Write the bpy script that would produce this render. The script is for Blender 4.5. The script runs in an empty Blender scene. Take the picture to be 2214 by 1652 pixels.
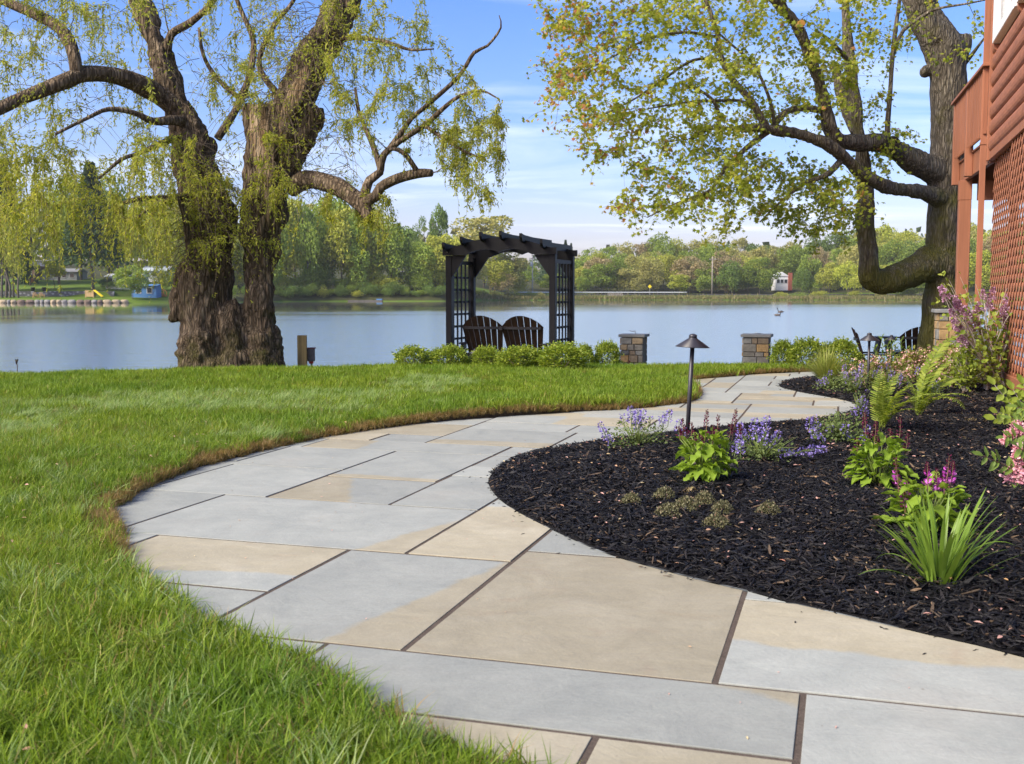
import bpy, bmesh, math, random
import numpy as np
from mathutils import Vector, Matrix
from mathutils.geometry import delaunay_2d_cdt

SC = bpy.context.scene
COL = SC.collection
rnd = random.Random(11)
rng = np.random.default_rng(11)
R = math.radians

# ------------------------------------------------------------------ camera
FPX, CX, CY, HOR, CAMH = 2314.0, 1107.0, 826.0, 636.0, 1.0
PITCH = math.atan((CY - HOR) / FPX)
cam_data = bpy.data.cameras.new('camera')
cam_data.sensor_width = 36.0
cam_data.lens = 36.0 * FPX / 2214.0
cam_data.clip_start = 0.05
cam_data.clip_end = 6000
cam_data.dof.use_dof = True
cam_data.dof.focus_distance = 8.0
cam_data.dof.aperture_fstop = 9.0
cam = bpy.data.objects.new('camera', cam_data)
cam.location = (0, 0, CAMH)
cam.rotation_euler = (math.pi / 2 - PITCH, 0, 0)
COL.objects.link(cam)
SC.camera = cam

# ------------------------------------------------------------------ world, sun, exposure
SUN_EL, SUN_AZ = R(40), R(-122)          # azimuth measured from +Y (view direction), negative = left
world = bpy.data.worlds.new('World')
SC.world = world
world.use_nodes = True
wn, wl = world.node_tree.nodes, world.node_tree.links
wn.clear()
w_out = wn.new('ShaderNodeOutputWorld')
w_bg = wn.new('ShaderNodeBackground'); w_bg.inputs['Strength'].default_value = 0.132
w_sky = wn.new('ShaderNodeTexSky'); w_sky.sky_type = 'NISHITA'; w_sky.sun_disc = False
w_sky.sun_elevation = SUN_EL; w_sky.sun_rotation = SUN_AZ
w_sky.altitude = 0; w_sky.air_density = 1.0; w_sky.dust_density = 1.6; w_sky.ozone_density = 3.0
w_hsv = wn.new('ShaderNodeHueSaturation'); w_hsv.inputs['Saturation'].default_value = 1.3; w_hsv.inputs['Value'].default_value = 1.0
w_tint = wn.new('ShaderNodeMix'); w_tint.data_type = 'RGBA'; w_tint.blend_type = 'MULTIPLY'
w_tint.inputs[0].default_value = 1.0; w_tint.inputs[7].default_value = (1.10, 0.90, 1.08, 1)
# thin cirrus over the whole sky, laid out on a plane high above
w_tc = wn.new('ShaderNodeTexCoord')
w_sep = wn.new('ShaderNodeSeparateXYZ')
w_zm = wn.new('ShaderNodeMath'); w_zm.operation = 'ADD'; w_zm.inputs[1].default_value = 0.12
w_dx = wn.new('ShaderNodeMath'); w_dx.operation = 'DIVIDE'
w_dy = wn.new('ShaderNodeMath'); w_dy.operation = 'DIVIDE'
w_cmb = wn.new('ShaderNodeCombineXYZ')
w_map = wn.new('ShaderNodeMapping'); w_map.inputs['Scale'].default_value = (0.55, 1.5, 1); w_map.inputs['Rotation'].default_value = (0, 0, R(24)); w_map.inputs['Location'].default_value = (0.7, 0.35, 0)
w_no = wn.new('ShaderNodeTexNoise'); w_no.inputs['Scale'].default_value = 1.1; w_no.inputs['Detail'].default_value = 8; w_no.inputs['Roughness'].default_value = 0.56; w_no.inputs['Distortion'].default_value = 0.7
w_rmp = wn.new('ShaderNodeMapRange'); w_rmp.inputs[1].default_value = 0.49; w_rmp.inputs[2].default_value = 0.88; w_rmp.inputs[3].default_value = 0.0; w_rmp.inputs[4].default_value = 0.75
w_mix = wn.new('ShaderNodeMix'); w_mix.data_type = 'RGBA'
w_mix.inputs[7].default_value = (6.6, 6.8, 7.1, 1)
wl.new(w_tc.outputs['Generated'], w_sep.inputs[0])
wl.new(w_sep.outputs['Z'], w_zm.inputs[0])
wl.new(w_sep.outputs['X'], w_dx.inputs[0]); wl.new(w_zm.outputs[0], w_dx.inputs[1])
wl.new(w_sep.outputs['Y'], w_dy.inputs[0]); wl.new(w_zm.outputs[0], w_dy.inputs[1])
wl.new(w_dx.outputs[0], w_cmb.inputs[0]); wl.new(w_dy.outputs[0], w_cmb.inputs[1])
wl.new(w_cmb.outputs[0], w_map.inputs[0]); wl.new(w_map.outputs[0], w_no.inputs['Vector'])
wl.new(w_no.outputs['Fac'], w_rmp.inputs[0]); wl.new(w_rmp.outputs[0], w_mix.inputs[0])
wl.new(w_sky.outputs[0], w_hsv.inputs['Color']); wl.new(w_hsv.outputs[0], w_tint.inputs[6])
wl.new(w_tint.outputs[2], w_mix.inputs[6])
wl.new(w_mix.outputs[2], w_bg.inputs['Color']); wl.new(w_bg.outputs[0], w_out.inputs[0])

sun_d = bpy.data.lights.new('sun', 'SUN')
sun_d.energy = 4.1; sun_d.angle = R(24); sun_d.color = (1.0, 0.925, 0.77)
sun = bpy.data.objects.new('sun', sun_d)
sd = Vector((math.sin(SUN_AZ) * math.cos(SUN_EL), math.cos(SUN_AZ) * math.cos(SUN_EL), math.sin(SUN_EL)))
sun.rotation_euler = sd.to_track_quat('Z', 'Y').to_euler()
sun.location = sd * 60
COL.objects.link(sun)

SC.view_settings.view_transform = 'Standard'
SC.view_settings.look = 'None'
SC.view_settings.exposure = 0.78
SC.view_settings.gamma = 1.0
SC.view_settings.use_curve_mapping = False
SC.render.engine = 'CYCLES'
SC.cycles.use_denoising = True
SC.cycles.max_bounces = 6
SC.cycles.transparent_max_bounces = 8
SC.cycles.caustics_reflective = False
SC.cycles.caustics_refractive = False

# ------------------------------------------------------------------ helpers
def W(px, py, Y):
    """world point at depth Y seen along a sight line measured on the photograph (2214 px wide)"""
    a = (px - CX) / FPX; b = -(py - CY) / FPX
    s, c = math.sin(PITCH), math.cos(PITCH)
    dx, dy, dz = a, b * s + c, b * c - s
    t = Y / dy
    return Vector((dx * t, Y, CAMH + dz * t))

def GP(px, py, z=0.0):
    a = (px - CX) / FPX; b = -(py - CY) / FPX
    s, c = math.sin(PITCH), math.cos(PITCH)
    dx, dy, dz = a, b * s + c, b * c - s
    t = (z - CAMH) / dz
    return Vector((dx * t, dy * t, z))

def _h(ix, iy, iz, seed):
    n = (ix * 374761393 + iy * 668265263 + iz * 2147483647 + seed * 974634777).astype(np.int64)
    n = (n ^ (n >> 13)) * 1274126177
    n = n & 0x7fffffff
    n = (n ^ (n >> 16)) & 0xffff
    return n / 65535.0

def vnoise(P, seed=0):
    """value noise in 0..1 at points P (n,3)"""
    P = np.asarray(P, float)
    i = np.floor(P).astype(np.int64); f = P - i
    f = f * f * (3 - 2 * f)
    r = 0
    for dx in (0, 1):
        for dy in (0, 1):
            for dz in (0, 1):
                w = (f[:, 0] if dx else 1 - f[:, 0]) * (f[:, 1] if dy else 1 - f[:, 1]) * (f[:, 2] if dz else 1 - f[:, 2])
                r = r + w * _h(i[:, 0] + dx, i[:, 1] + dy, i[:, 2] + dz, seed)
    return r

def np_mesh(name, V, faces, smooth=False):
    """faces: list of integer arrays (m,3) or (m,4)"""
    me = bpy.data.meshes.new(name)
    V = np.asarray(V, np.float32)
    me.vertices.add(len(V)); me.vertices.foreach_set('co', V.ravel())
    faces = [np.asarray(f, np.int32) for f in faces if len(f)]
    if faces:
        tot = np.concatenate([np.full(len(f), f.shape[1], np.int32) for f in faces])
        idx = np.concatenate([f.ravel() for f in faces])
        me.loops.add(len(idx)); me.loops.foreach_set('vertex_index', idx)
        me.polygons.add(len(tot))
        st = np.zeros(len(tot), np.int32); st[1:] = np.cumsum(tot)[:-1]
        me.polygons.foreach_set('loop_start', st); me.polygons.foreach_set('loop_total', tot)
        me.polygons.foreach_set('use_smooth', np.full(len(tot), bool(smooth)))
    me.update(calc_edges=True); me.validate()
    return me

class MB:
    """collects pieces, builds ONE mesh"""
    def __init__(s): s.v = []; s.q = []; s.t = []; s.n = 0
    def add(s, V, Q=(), T=()):
        V = np.asarray(V, float)
        if len(Q): s.q.append(np.asarray(Q, int) + s.n)
        if len(T): s.t.append(np.asarray(T, int) + s.n)
        s.v.append(V); s.n += len(V); return s
    def box(s, c, size, M=None):
        x, y, z = [k / 2 for k in size]
        V = np.array([(-x, -y, -z), (x, -y, -z), (x, y, -z), (-x, y, -z), (-x, -y, z), (x, -y, z), (x, y, z), (-x, y, z)], float)
        if M is not None: V = V @ np.array(M.to_3x3()).T
        V = V + np.array(c)
        return s.add(V, [(3, 2, 1, 0), (4, 5, 6, 7), (0, 1, 5, 4), (1, 2, 6, 5), (2, 3, 7, 6), (3, 0, 4, 7)])
    def bar(s, a, b, w, h, up=(0, 0, 1)):
        """rectangular bar from a to b; w across, h along 'up'"""
        a, b = Vector(a), Vector(b); d = (b - a); L = d.length; d.normalize()
        u = Vector(up); x = d.cross(u)
        if x.length < 1e-4: x = d.cross(Vector((1, 0, 0)))
        x.normalize(); u = x.cross(d)
        V = []
        for p in (a, b):
            for (i, j) in ((-1, -1), (1, -1), (1, 1), (-1, 1)): V.append(p + x * (i * w / 2) + u * (j * h / 2))
        return s.add([tuple(k) for k in V], [(0, 1, 2, 3), (7, 6, 5, 4), (0, 4, 5, 1), (1, 5, 6, 2), (2, 6, 7, 3), (3, 7, 4, 0)])
    def tube(s, P, r, n=6, cap=True):
        V, Q, T = tube_geo(P, r, n, cap); return s.add(V, Q, T)
    def prism(s, outline, a, b, to3):
        """extrude a 2-D outline between offsets a and b; to3(x, y, k) gives the 3-D point"""
        n = len(outline)
        V = [to3(x, y, a) for x, y in outline] + [to3(x, y, b) for x, y in outline]
        s.add(V, [(i, (i + 1) % n, n + (i + 1) % n, n + i) for i in range(n)])
        base = s.n - 2 * n
        s.poly = getattr(s, 'poly', [])
        s.poly.append([base + i for i in range(n)][::-1]); s.poly.append([base + n + i for i in range(n)])
        return s
    def lathe(s, prof, n=24, c=(0, 0, 0)):
        V = []; Q = []
        for (r, z) in prof:
            for k in range(n):
                a = 2 * math.pi * k / n; V.append((c[0] + r * math.cos(a), c[1] + r * math.sin(a), c[2] + z))
        for i in range(len(prof) - 1):
            for k in range(n):
                Q.append((i * n + k, i * n + (k + 1) % n, (i + 1) * n + (k + 1) % n, (i + 1) * n + k))
        return s.add(V, Q)
    def build(s, name, mat, parent=None, smooth=False, bevel=0.0, world=True):
        V = np.concatenate(s.v)
        loc = None
        if parent is not None and world:
            V = V - np.array(world_loc(parent))
        fs = []
        if s.q: fs.append(np.concatenate(s.q))
        if s.t: fs.append(np.concatenate(s.t))
        me = np_mesh(name, V, fs, smooth)
        if getattr(s, 'poly', None) or bevel:
            bm = bmesh.new(); bm.from_mesh(me); bm.verts.ensure_lookup_table()
            for p in getattr(s, 'poly', []):
                try: bm.faces.new([bm.verts[i] for i in p])
                except ValueError: pass
            bmesh.ops.recalc_face_normals(bm, faces=bm.faces)
            if bevel:
                es = [e for e in bm.edges if len(e.link_faces) == 2 and e.calc_face_angle(0) > 0.5]
                bmesh.ops.bevel(bm, geom=es, offset=bevel, segments=1, affect='EDGES', clamp_overlap=True)
            bm.to_mesh(me); bm.free()
        return link(name, me, mat, parent)

def world_loc(o):
    v = Vector((0, 0, 0))
    while o is not None: v = v + o.location; o = o.parent
    return v

def link(name, me, mat, parent=None):
    o = bpy.data.objects.new(name, me); COL.objects.link(o)
    if mat is not None and len(me.materials) == 0: me.materials.append(mat)
    if parent is not None: o.parent = parent
    return o

def tag(o, label=None, cat=None, group=None, kind=None):
    if label: o['label'] = label
    if cat: o['category'] = cat
    if group: o['group'] = group
    if kind: o['kind'] = kind
    return o

def thing(name, loc, label, cat, group=None, rz=0.0):
    o = bpy.data.objects.new(name, None); COL.objects.link(o)
    o.empty_display_size = 0.1
    o.location = loc; o.rotation_euler = (0, 0, rz)
    return tag(o, label, cat, group)

def copy_tree(o, parent=None):
    c = o.copy(); COL.objects.link(c); c.parent = parent
    for ch in list(o.children): copy_tree(ch, c)
    return c

def frame_along(P):
    P = np.asarray(P, float); n = len(P)
    T = np.zeros_like(P); T[1:-1] = P[2:] - P[:-2]; T[0] = P[1] - P[0]; T[-1] = P[-1] - P[-2]
    T /= np.maximum(np.linalg.norm(T, axis=1, keepdims=True), 1e-9)
    a = np.array((0.0, 0, 1)) if abs(T[0][2]) < 0.9 else np.array((1.0, 0, 0))
    N = np.zeros_like(P); x = np.cross(T[0], a); N[0] = x / np.linalg.norm(x)
    for i in range(1, n):
        v = N[i - 1] - T[i] * np.dot(N[i - 1], T[i]); l = np.linalg.norm(v)
        N[i] = v / l if l > 1e-6 else N[i - 1]
    return T, N, np.cross(T, N)

def tube_geo(P, r, n=6, cap=True):
    P = np.asarray(P, float); m = len(P)
    r = np.broadcast_to(np.asarray(r, float), (m,))
    T, N, B = frame_along(P)
    a = np.arange(n) * 2 * math.pi / n
    V = (P[:, None, :] + r[:, None, None] * (np.cos(a)[None, :, None] * N[:, None, :] + np.sin(a)[None, :, None] * B[:, None, :])).reshape(-1, 3)
    i = np.arange(m - 1)[:, None] * n; k = np.arange(n)[None, :]; k2 = (k + 1) % n
    Q = np.stack([i + k, i + k2, i + n + k2, i + n + k], -1).reshape(-1, 4)
    Tt = []
    if cap:
        V = np.concatenate([V, P[:1], P[-1:]])
        c0, c1 = m * n, m * n + 1
        for q in range(n):
            Tt.append((c0, (q + 1) % n, q)); Tt.append((c1, (m - 1) * n + q, (m - 1) * n + (q + 1) % n))
    return V, Q, Tt

def smooth_path(P, step):
    """Catmull-Rom through control rows (x, y, z, r), resampled about every step metres"""
    P = np.asarray(P, float); out = []
    E = np.concatenate([[2 * P[0] - P[1]], P, [2 * P[-1] - P[-2]]])
    for i in range(1, len(E) - 2):
        a, b, c, d = E[i - 1], E[i], E[i + 1], E[i + 2]
        k = max(1, int(round(np.linalg.norm((c - b)[:3]) / step)))
        for t in np.arange(k) / k:
            out.append(0.5 * ((2 * b) + (c - a) * t + (2 * a - 5 * b + 4 * c - d) * t * t + (3 * b - a - 3 * c + d) * t ** 3))
    out.append(P[-1]); return np.array(out)

def unit(v): return v / np.maximum(np.linalg.norm(v, axis=-1, keepdims=True), 1e-9)

def scatter(tv, tf, pos, d, n, L, Wd):
    """copies of a template (along, across, up) as one vertex/face array"""
    tv = np.asarray(tv, float); pos = np.asarray(pos, float)
    d = unit(np.asarray(d, float)); s = unit(np.cross(d, np.asarray(n, float))); u = np.cross(s, d)
    L = np.broadcast_to(np.asarray(L, float), (len(pos),)); Wd = np.broadcast_to(np.asarray(Wd, float), (len(pos),))
    V = (pos[:, None] + d[:, None] * (L[:, None] * tv[None, :, 0])[..., None] + s[:, None] * (Wd[:, None] * tv[None, :, 1])[..., None]
         + u[:, None] * (L[:, None] * tv[None, :, 2])[..., None]).reshape(-1, 3)
    F = []
    for f in tf:
        f = np.asarray(f, int)
        F.append((f[None] + (np.arange(len(pos)) * len(tv))[:, None, None]).reshape(-1, f.shape[1]))
    return V, F

def rand_dirs(n, g=rng):
    return unit(g.normal(size=(n, 3)))

LEAF2 = ([(0, 0, 0), (0.45, 0.5, 0.06), (1, 0, -0.04), (0.45, -0.5, 0.06)], [[(0, 1, 2, 3)]])
LEAF6 = ([(0, 0, 0), (0.3, 0.42, 0.07), (0.62, 0.46, 0.06), (1, 0, -0.08), (0.62, -0.46, 0.06), (0.3, -0.42, 0.07), (0.5, 0, 0.0)],
         [[(0, 6, 1), (1, 6, 2), (2, 6, 3), (3, 6, 4), (4, 6, 5), (5, 6, 0)]])
MAPLE = ([(0, 0, 0), (0.12, 0.55, -0.05), (0.38, 0.28, 0.03), (0.72, 0.52, -0.1), (0.66, 0.16, 0.02), (1.0, 0, -0.14), (0.66, -0.16, 0.02), (0.72, -0.52, -0.1), (0.38, -0.28, 0.03), (0.12, -0.55, -0.05), (0.4, 0, 0.06)],
         [[(10, 0, 1), (10, 1, 2), (10, 2, 3), (10, 3, 4), (10, 4, 5), (10, 5, 6), (10, 6, 7), (10, 7, 8), (10, 8, 9), (10, 9, 0)]])

# ------------------------------------------------------------------ materials
class Mat:
    def __init__(s, name):
        s.m = bpy.data.materials.new(name); s.m.use_nodes = True
        s.t = s.m.node_tree; s.t.nodes.clear()
        s.out = s.t.nodes.new('ShaderNodeOutputMaterial')
    def n(s, typ, **kw):
        o = s.t.nodes.new('ShaderNode' + typ)
        for k, v in kw.items():
            if k.startswith('i_'):
                key = k[2:]; key = int(key) if key.isdigit() else key.replace('_', ' ')
                o.inputs[key].default_value = v
            else: setattr(o, k, v)
        return o
    def l(s, a, b): s.t.links.new(a, b)
    def ramp(s, fac, stops, interp='LINEAR'):
        o = s.n('ValToRGB'); cr = o.color_ramp; cr.interpolation = interp
        while len(cr.elements) > 1: cr.elements.remove(cr.elements[-1])
        for i, (p, c) in enumerate(stops):
            e = cr.elements[0] if i == 0 else cr.elements.new(p)
            e.position = p; e.color = tuple(c)[:3] + (1,)
        if fac is not None: s.l(fac, o.inputs[0])
        return o.outputs[0]
    def coords(s, kind='Object', scale=(1, 1, 1), rot=(0, 0, 0)):
        tc = s.n('TexCoord'); mp = s.n('Mapping'); mp.inputs['Scale'].default_value = scale; mp.inputs['Rotation'].default_value = rot
        s.l(tc.outputs[kind], mp.inputs[0]); return mp.outputs[0]
    def pos(s, scale=(1, 1, 1), rot=(0, 0, 0)):
        g = s.n('NewGeometry'); mp = s.n('Mapping'); mp.inputs['Scale'].default_value = scale; mp.inputs['Rotation'].default_value = rot
        s.l(g.outputs['Position'], mp.inputs[0]); return mp.outputs[0]
    def noise(s, vec, scale, detail=4, rough=0.55, dist=0.0):
        o = s.n('TexNoise'); o.inputs['Scale'].default_value = scale; o.inputs['Detail'].default_value = detail
        o.inputs['Roughness'].default_value = rough; o.inputs['Distortion'].default_value = dist
        s.l(vec, o.inputs['Vector']); return o.outputs['Fac']
    def rng(s, v, a, b, c=0.0, d=1.0):
        o = s.n('MapRange'); s.l(v, o.inputs[0])
        for i, k in enumerate((a, b, c, d)): o.inputs[i + 1].default_value = k
        return o.outputs[0]
    def math(s, op, a, b=None):
        o = s.n('Math', operation=op)
        for i, k in enumerate((a, b)):
            if k is None: continue
            if isinstance(k, (int, float)): o.inputs[i].default_value = k
            else: s.l(k, o.inputs[i])
        return o.outputs[0]
    def mix(s, fac, a, b, blend='MIX'):
        o = s.n('Mix', data_type='RGBA', blend_type=blend)
        if isinstance(fac, (int, float)): o.inputs[0].default_value = fac
        else: s.l(fac, o.inputs[0])
        for i, k in ((6, a), (7, b)):
            if isinstance(k, tuple): o.inputs[i].default_value = k[:3] + (1,)
            else: s.l(k, o.inputs[i])
        return o.outputs[2]
    def bump(s, h, strength=0.3, dist=0.01):
        o = s.n('Bump'); o.inputs['Strength'].default_value = strength; o.inputs['Distance'].default_value = dist
        s.l(h, o.inputs['Height']); return o.outputs[0]
    def principled(s, col, rough=0.6, nrm=None, spec=0.4, metal=0.0):
        p = s.n('BsdfPrincipled')
        if isinstance(col, tuple): p.inputs['Base Color'].default_value = col[:3] + (1,)
        else: s.l(col, p.inputs['Base Color'])
        if isinstance(rough, (int, float)): p.inputs['Roughness'].default_value = rough
        else: s.l(rough, p.inputs['Roughness'])
        p.inputs['Specular IOR Level'].default_value = spec; p.inputs['Metallic'].default_value = metal
        if nrm is not None: s.l(nrm, p.inputs['Normal'])
        s.l(p.outputs[0], s.out.inputs[0]); return p

def simple(name, c, var=0.25, scale=8, rough=0.6, bump=0.15, spec=0.35, stretch=(1, 1, 1), bscale=None, metal=0.0, bdist=0.004):
    m = Mat(name); v = m.coords('Object', stretch)
    f = m.noise(v, scale, 6, 0.6)
    lo = tuple(k * (1 - var) for k in c); hi = tuple(min(1, k * (1 + var)) for k in c)
    col = m.ramp(f, [(0.3, lo), (0.7, hi)])
    b = m.bump(m.noise(v, bscale or scale * 6, 5, 0.6), bump, bdist)
    m.principled(col, rough, b, spec, metal); return m.m

def leaf_mat(name, stops, transl=0.35, rough=0.5, tint=False, vscale=None, spec=0.25, hv=0.0):
    m = Mat(name); g = m.n('NewGeometry')
    col = m.ramp(g.outputs['Random Per Island'], stops)
    if vscale:
        f = m.noise(m.pos(), vscale, 2, 0.5)
        col = m.mix(m.rng(f, 0.3, 0.7, 0.0, 1.0), col, m.mix(1.0, col, (0.72, 0.80, 0.62), 'MULTIPLY'))
    oi = m.n('ObjectInfo')
    if tint: col = m.mix(1.0, col, oi.outputs['Color'], 'MULTIPLY')
    p = m.n('BsdfPrincipled'); m.l(col, p.inputs['Base Color']); p.inputs['Roughness'].default_value = rough; p.inputs['Specular IOR Level'].default_value = spec
    t = m.n('BsdfTranslucent')
    tc = m.mix(1.0, col, (1.35, 1.3, 0.75), 'MULTIPLY'); m.l(tc, t.inputs['Color'])
    ms = m.n('MixShader'); ms.inputs[0].default_value = transl
    m.l(p.outputs[0], ms.inputs[1]); m.l(t.outputs[0], ms.inputs[2]); m.l(ms.outputs[0], m.out.inputs[0])
    return m.m

def bark_mat(name, dark, mid, light, moss=(0.05, 0.06, 0.012), moss_amt=0.5, vs=1.0, crk=0.5, low=None):
    m = Mat(name)
    v = m.pos((14 * vs, 14 * vs, 2.6 * vs)); v2 = m.pos((1, 1, 1))
    f = m.noise(v, 1.0, 9, 0.62, 0.9)
    vo = m.n('TexVoronoi', feature='DISTANCE_TO_EDGE'); vo.inputs['Scale'].default_value = 1.5
    wv = m.mix(0.35, v, m.pos((40, 40, 8)))
    nz = m.n('TexNoise'); nz.inputs['Scale'].default_value = 2.0; nz.inputs['Detail'].default_value = 3; m.l(v, nz.inputs['Vector'])
    off = m.mix(0.5, v, nz.outputs['Color'], 'ADD'); m.l(off, vo.inputs['Vector'])
    crack = m.rng(vo.outputs['Distance'], 0.0, 0.28)
    col = m.ramp(f, [(0.28, dark), (0.5, mid), (0.74, light)])
    col = m.mix(m.math('MULTIPLY', m.math('SUBTRACT', 1.0, crack), crk), col, tuple(k * (1.0 - 0.75 * crk) for k in dark))
    big = m.noise(v2, 2.3, 6, 0.65)
    if low:
        g_ = m.n('NewGeometry'); sx = m.n('SeparateXYZ'); m.l(g_.outputs['Position'], sx.inputs[0])
        big = m.math('ADD', big, m.rng(sx.outputs['Z'], low[0], low[1], low[2], -0.05))
    col = m.mix(m.rng(big, 0.62 - 0.16 * moss_amt, 0.72, 0.0, 0.85), col, m.mix(m.rng(f, 0.3, 0.7), tuple(k * .55 for k in moss), moss))
    lich = m.noise(m.pos((1.5, 1.5, 1.5)), 5.0, 5, 0.7)
    col = m.mix(m.rng(lich, 0.64, 0.74, 0.0, 0.5), col, tuple(min(1, k * 1.7) for k in light))
    at = m.n('Attribute'); at.attribute_name = 'bare'
    bw = m.noise(m.pos((9, 9, 1.6)), 1.0, 7, 0.65, 0.5)
    bare = m.ramp(bw, [(0.3, (0.14, 0.085, 0.04)), (0.48, (0.36, 0.25, 0.14)), (0.7, (0.50, 0.40, 0.27))])
    edge = m.rng(m.math('ADD', at.outputs['Fac'], m.math('MULTIPLY', m.math('SUBTRACT', m.noise(m.pos((6, 6, 3)), 1.0, 5, 0.7), 0.5), 1.1)), 0.42, 0.58)
    col = m.mix(edge, col, bare)
    h = m.math('ADD', m.math('MULTIPLY', crack, 0.8), f)
    m.principled(col, 0.9, m.bump(h, 0.9, 0.03), 0.15); return m.m
# ------------------------------------------------------------------ ground plan (metres; camera stands at 0, 0)
LEFT = [(1.75, 0.2), (1.05, 1.0), (0.5, 1.68), (0.07, 2.21), (-0.11, 2.36), (-0.25, 2.52), (-0.42, 2.75), (-0.61, 2.97), (-0.86, 3.2), (-1.09, 3.51), (-1.31, 3.77), (-1.49, 4.16), (-1.66, 4.54), (-1.82, 4.89), (-1.88, 5.11), (-1.9, 5.44), (-1.88, 5.73), (-1.83, 6.11), (-1.71, 6.46), (-1.61, 6.77), (-1.46, 7.18), (-1.27, 7.53), (-0.9, 8.06), (-0.57, 8.39), (-0.03, 8.74), (0.56, 9.09), (0.98, 9.28), (1.6, 9.87), (1.84, 10.56), (1.95, 11.34), (1.96, 11.93), (2.02, 12.38), (2.54, 12.93), (3.11, 13.4), (3.77, 13.8), (4.6, 14.15), (6.2, 14.5), (8.5, 14.8)]
RIGHT = [(3.3, 0.2), (2.5, 1.3), (1.9, 2.2), (1.41, 2.88), (1.22, 3.08), (1.01, 3.3), (0.88, 3.43), (0.79, 3.55), (0.64, 3.71), (0.39, 4.03), (0.27, 4.26), (0.15, 4.54), (0.03, 4.85), (-0.06, 5.16), (-0.12, 5.54), (-0.12, 5.83), (-0.07, 6.11), (0.04, 6.5), (0.28, 6.85), (0.6, 7.18), (1.1, 7.58), (1.71, 7.98), (2.11, 8.18), (2.49, 8.51), (2.78, 8.84), (2.99, 9.27), (3.14, 9.79), (3.1, 10.32), (2.95, 10.96), (2.9, 11.45), (2.96, 11.8), (3.15, 12.24), (3.45, 12.58), (4.05, 12.93), (5.2, 13.3), (8.5, 13.9)]
LEFT = [(x - (0.09 if y < 3.6 else 0.06 if y < 5 else 0.0), y - (0.05 if y < 3.6 else 0.0)) for x, y in LEFT]
def sm2(P, step=0.08):
    Q = smooth_path([(x, y, 0, 0) for x, y in P], step); return Q[:, :2]
LE, RE = sm2(LEFT), sm2(RIGHT)

def poly_dist(P, L):
    P = np.asarray(P, float); A, B = L[:-1], L[1:]; best = np.full(len(P), 1e9)
    for a, b in zip(A, B):
        ab = b - a; t = np.clip(((P - a) @ ab) / max(ab @ ab, 1e-12), 0, 1)
        best = np.minimum(best, np.sum((P - a - t[:, None] * ab) ** 2, 1))
    return np.sqrt(best)
def inside(P, poly):
    P = np.asarray(P, float); x, y = P[:, 0], P[:, 1]; r = np.zeros(len(P), bool)
    n = len(poly)
    for i in range(n):
        x1, y1 = poly[i]; x2, y2 = poly[(i + 1) % n]
        if y1 == y2: continue
        c = ((y1 > y) != (y2 > y)) & (x < (x2 - x1) * (y - y1) / (y2 - y1) + x1)
        r ^= c
    return r

def T(x, y):
    """height of the natural ground"""
    x = np.asarray(x, float); y = np.asarray(y, float)
    yc = np.maximum(13.4 + 0.25 * np.minimum(x, 0), 11.3)
    s = np.maximum(0, y - yc)
    drop = np.where(s < 1, 0.5 * 0.155 * s * s, 0.155 * (s - 0.5))
    P = np.stack([x * 0.7, y * 0.7, 0 * x], -1).reshape(-1, 3)
    und = (vnoise(P, 3) - 0.5).reshape(x.shape) * 0.05
    return np.maximum(0.03 - drop + und, -1.6)

def sheet(name, poly, zf, step, mat, extra=None, parent=None):
    poly = [tuple(p) for p in poly]; n = len(poly)
    P = np.array(poly); lo, hi = P.min(0), P.max(0)
    gx, gy = np.meshgrid(np.arange(lo[0], hi[0], step), np.arange(lo[1], hi[1], step))
    G = np.stack([gx.ravel(), gy.ravel()], 1) + rng.normal(size=(gx.size, 2)) * step * 0.12
    G = G[inside(G, poly)]
    if extra is not None: G = np.concatenate([G, extra[inside(extra, poly)]])
    G = G[poly_dist(G, np.concatenate([P, P[:1]])) > step * 0.3]
    pts = [Vector(p) for p in poly] + [Vector(p) for p in G]
    vv, ee, ff, *_ = delaunay_2d_cdt(pts, [(i, (i + 1) % n) for i in range(n)], [list(range(n))], 1, 1e-5)
    V = np.array([(p.x, p.y) for p in vv]); z = zf(V[:, 0], V[:, 1])
    F = [f if (vv[f[1]] - vv[f[0]]).cross(vv[f[2]] - vv[f[0]]) > 0 else f[::-1] for f in ff]
    me = np_mesh(name, np.column_stack([V, z]), [np.array(F)], True)
    return tag(link(name, me, mat, parent), kind='structure')

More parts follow.
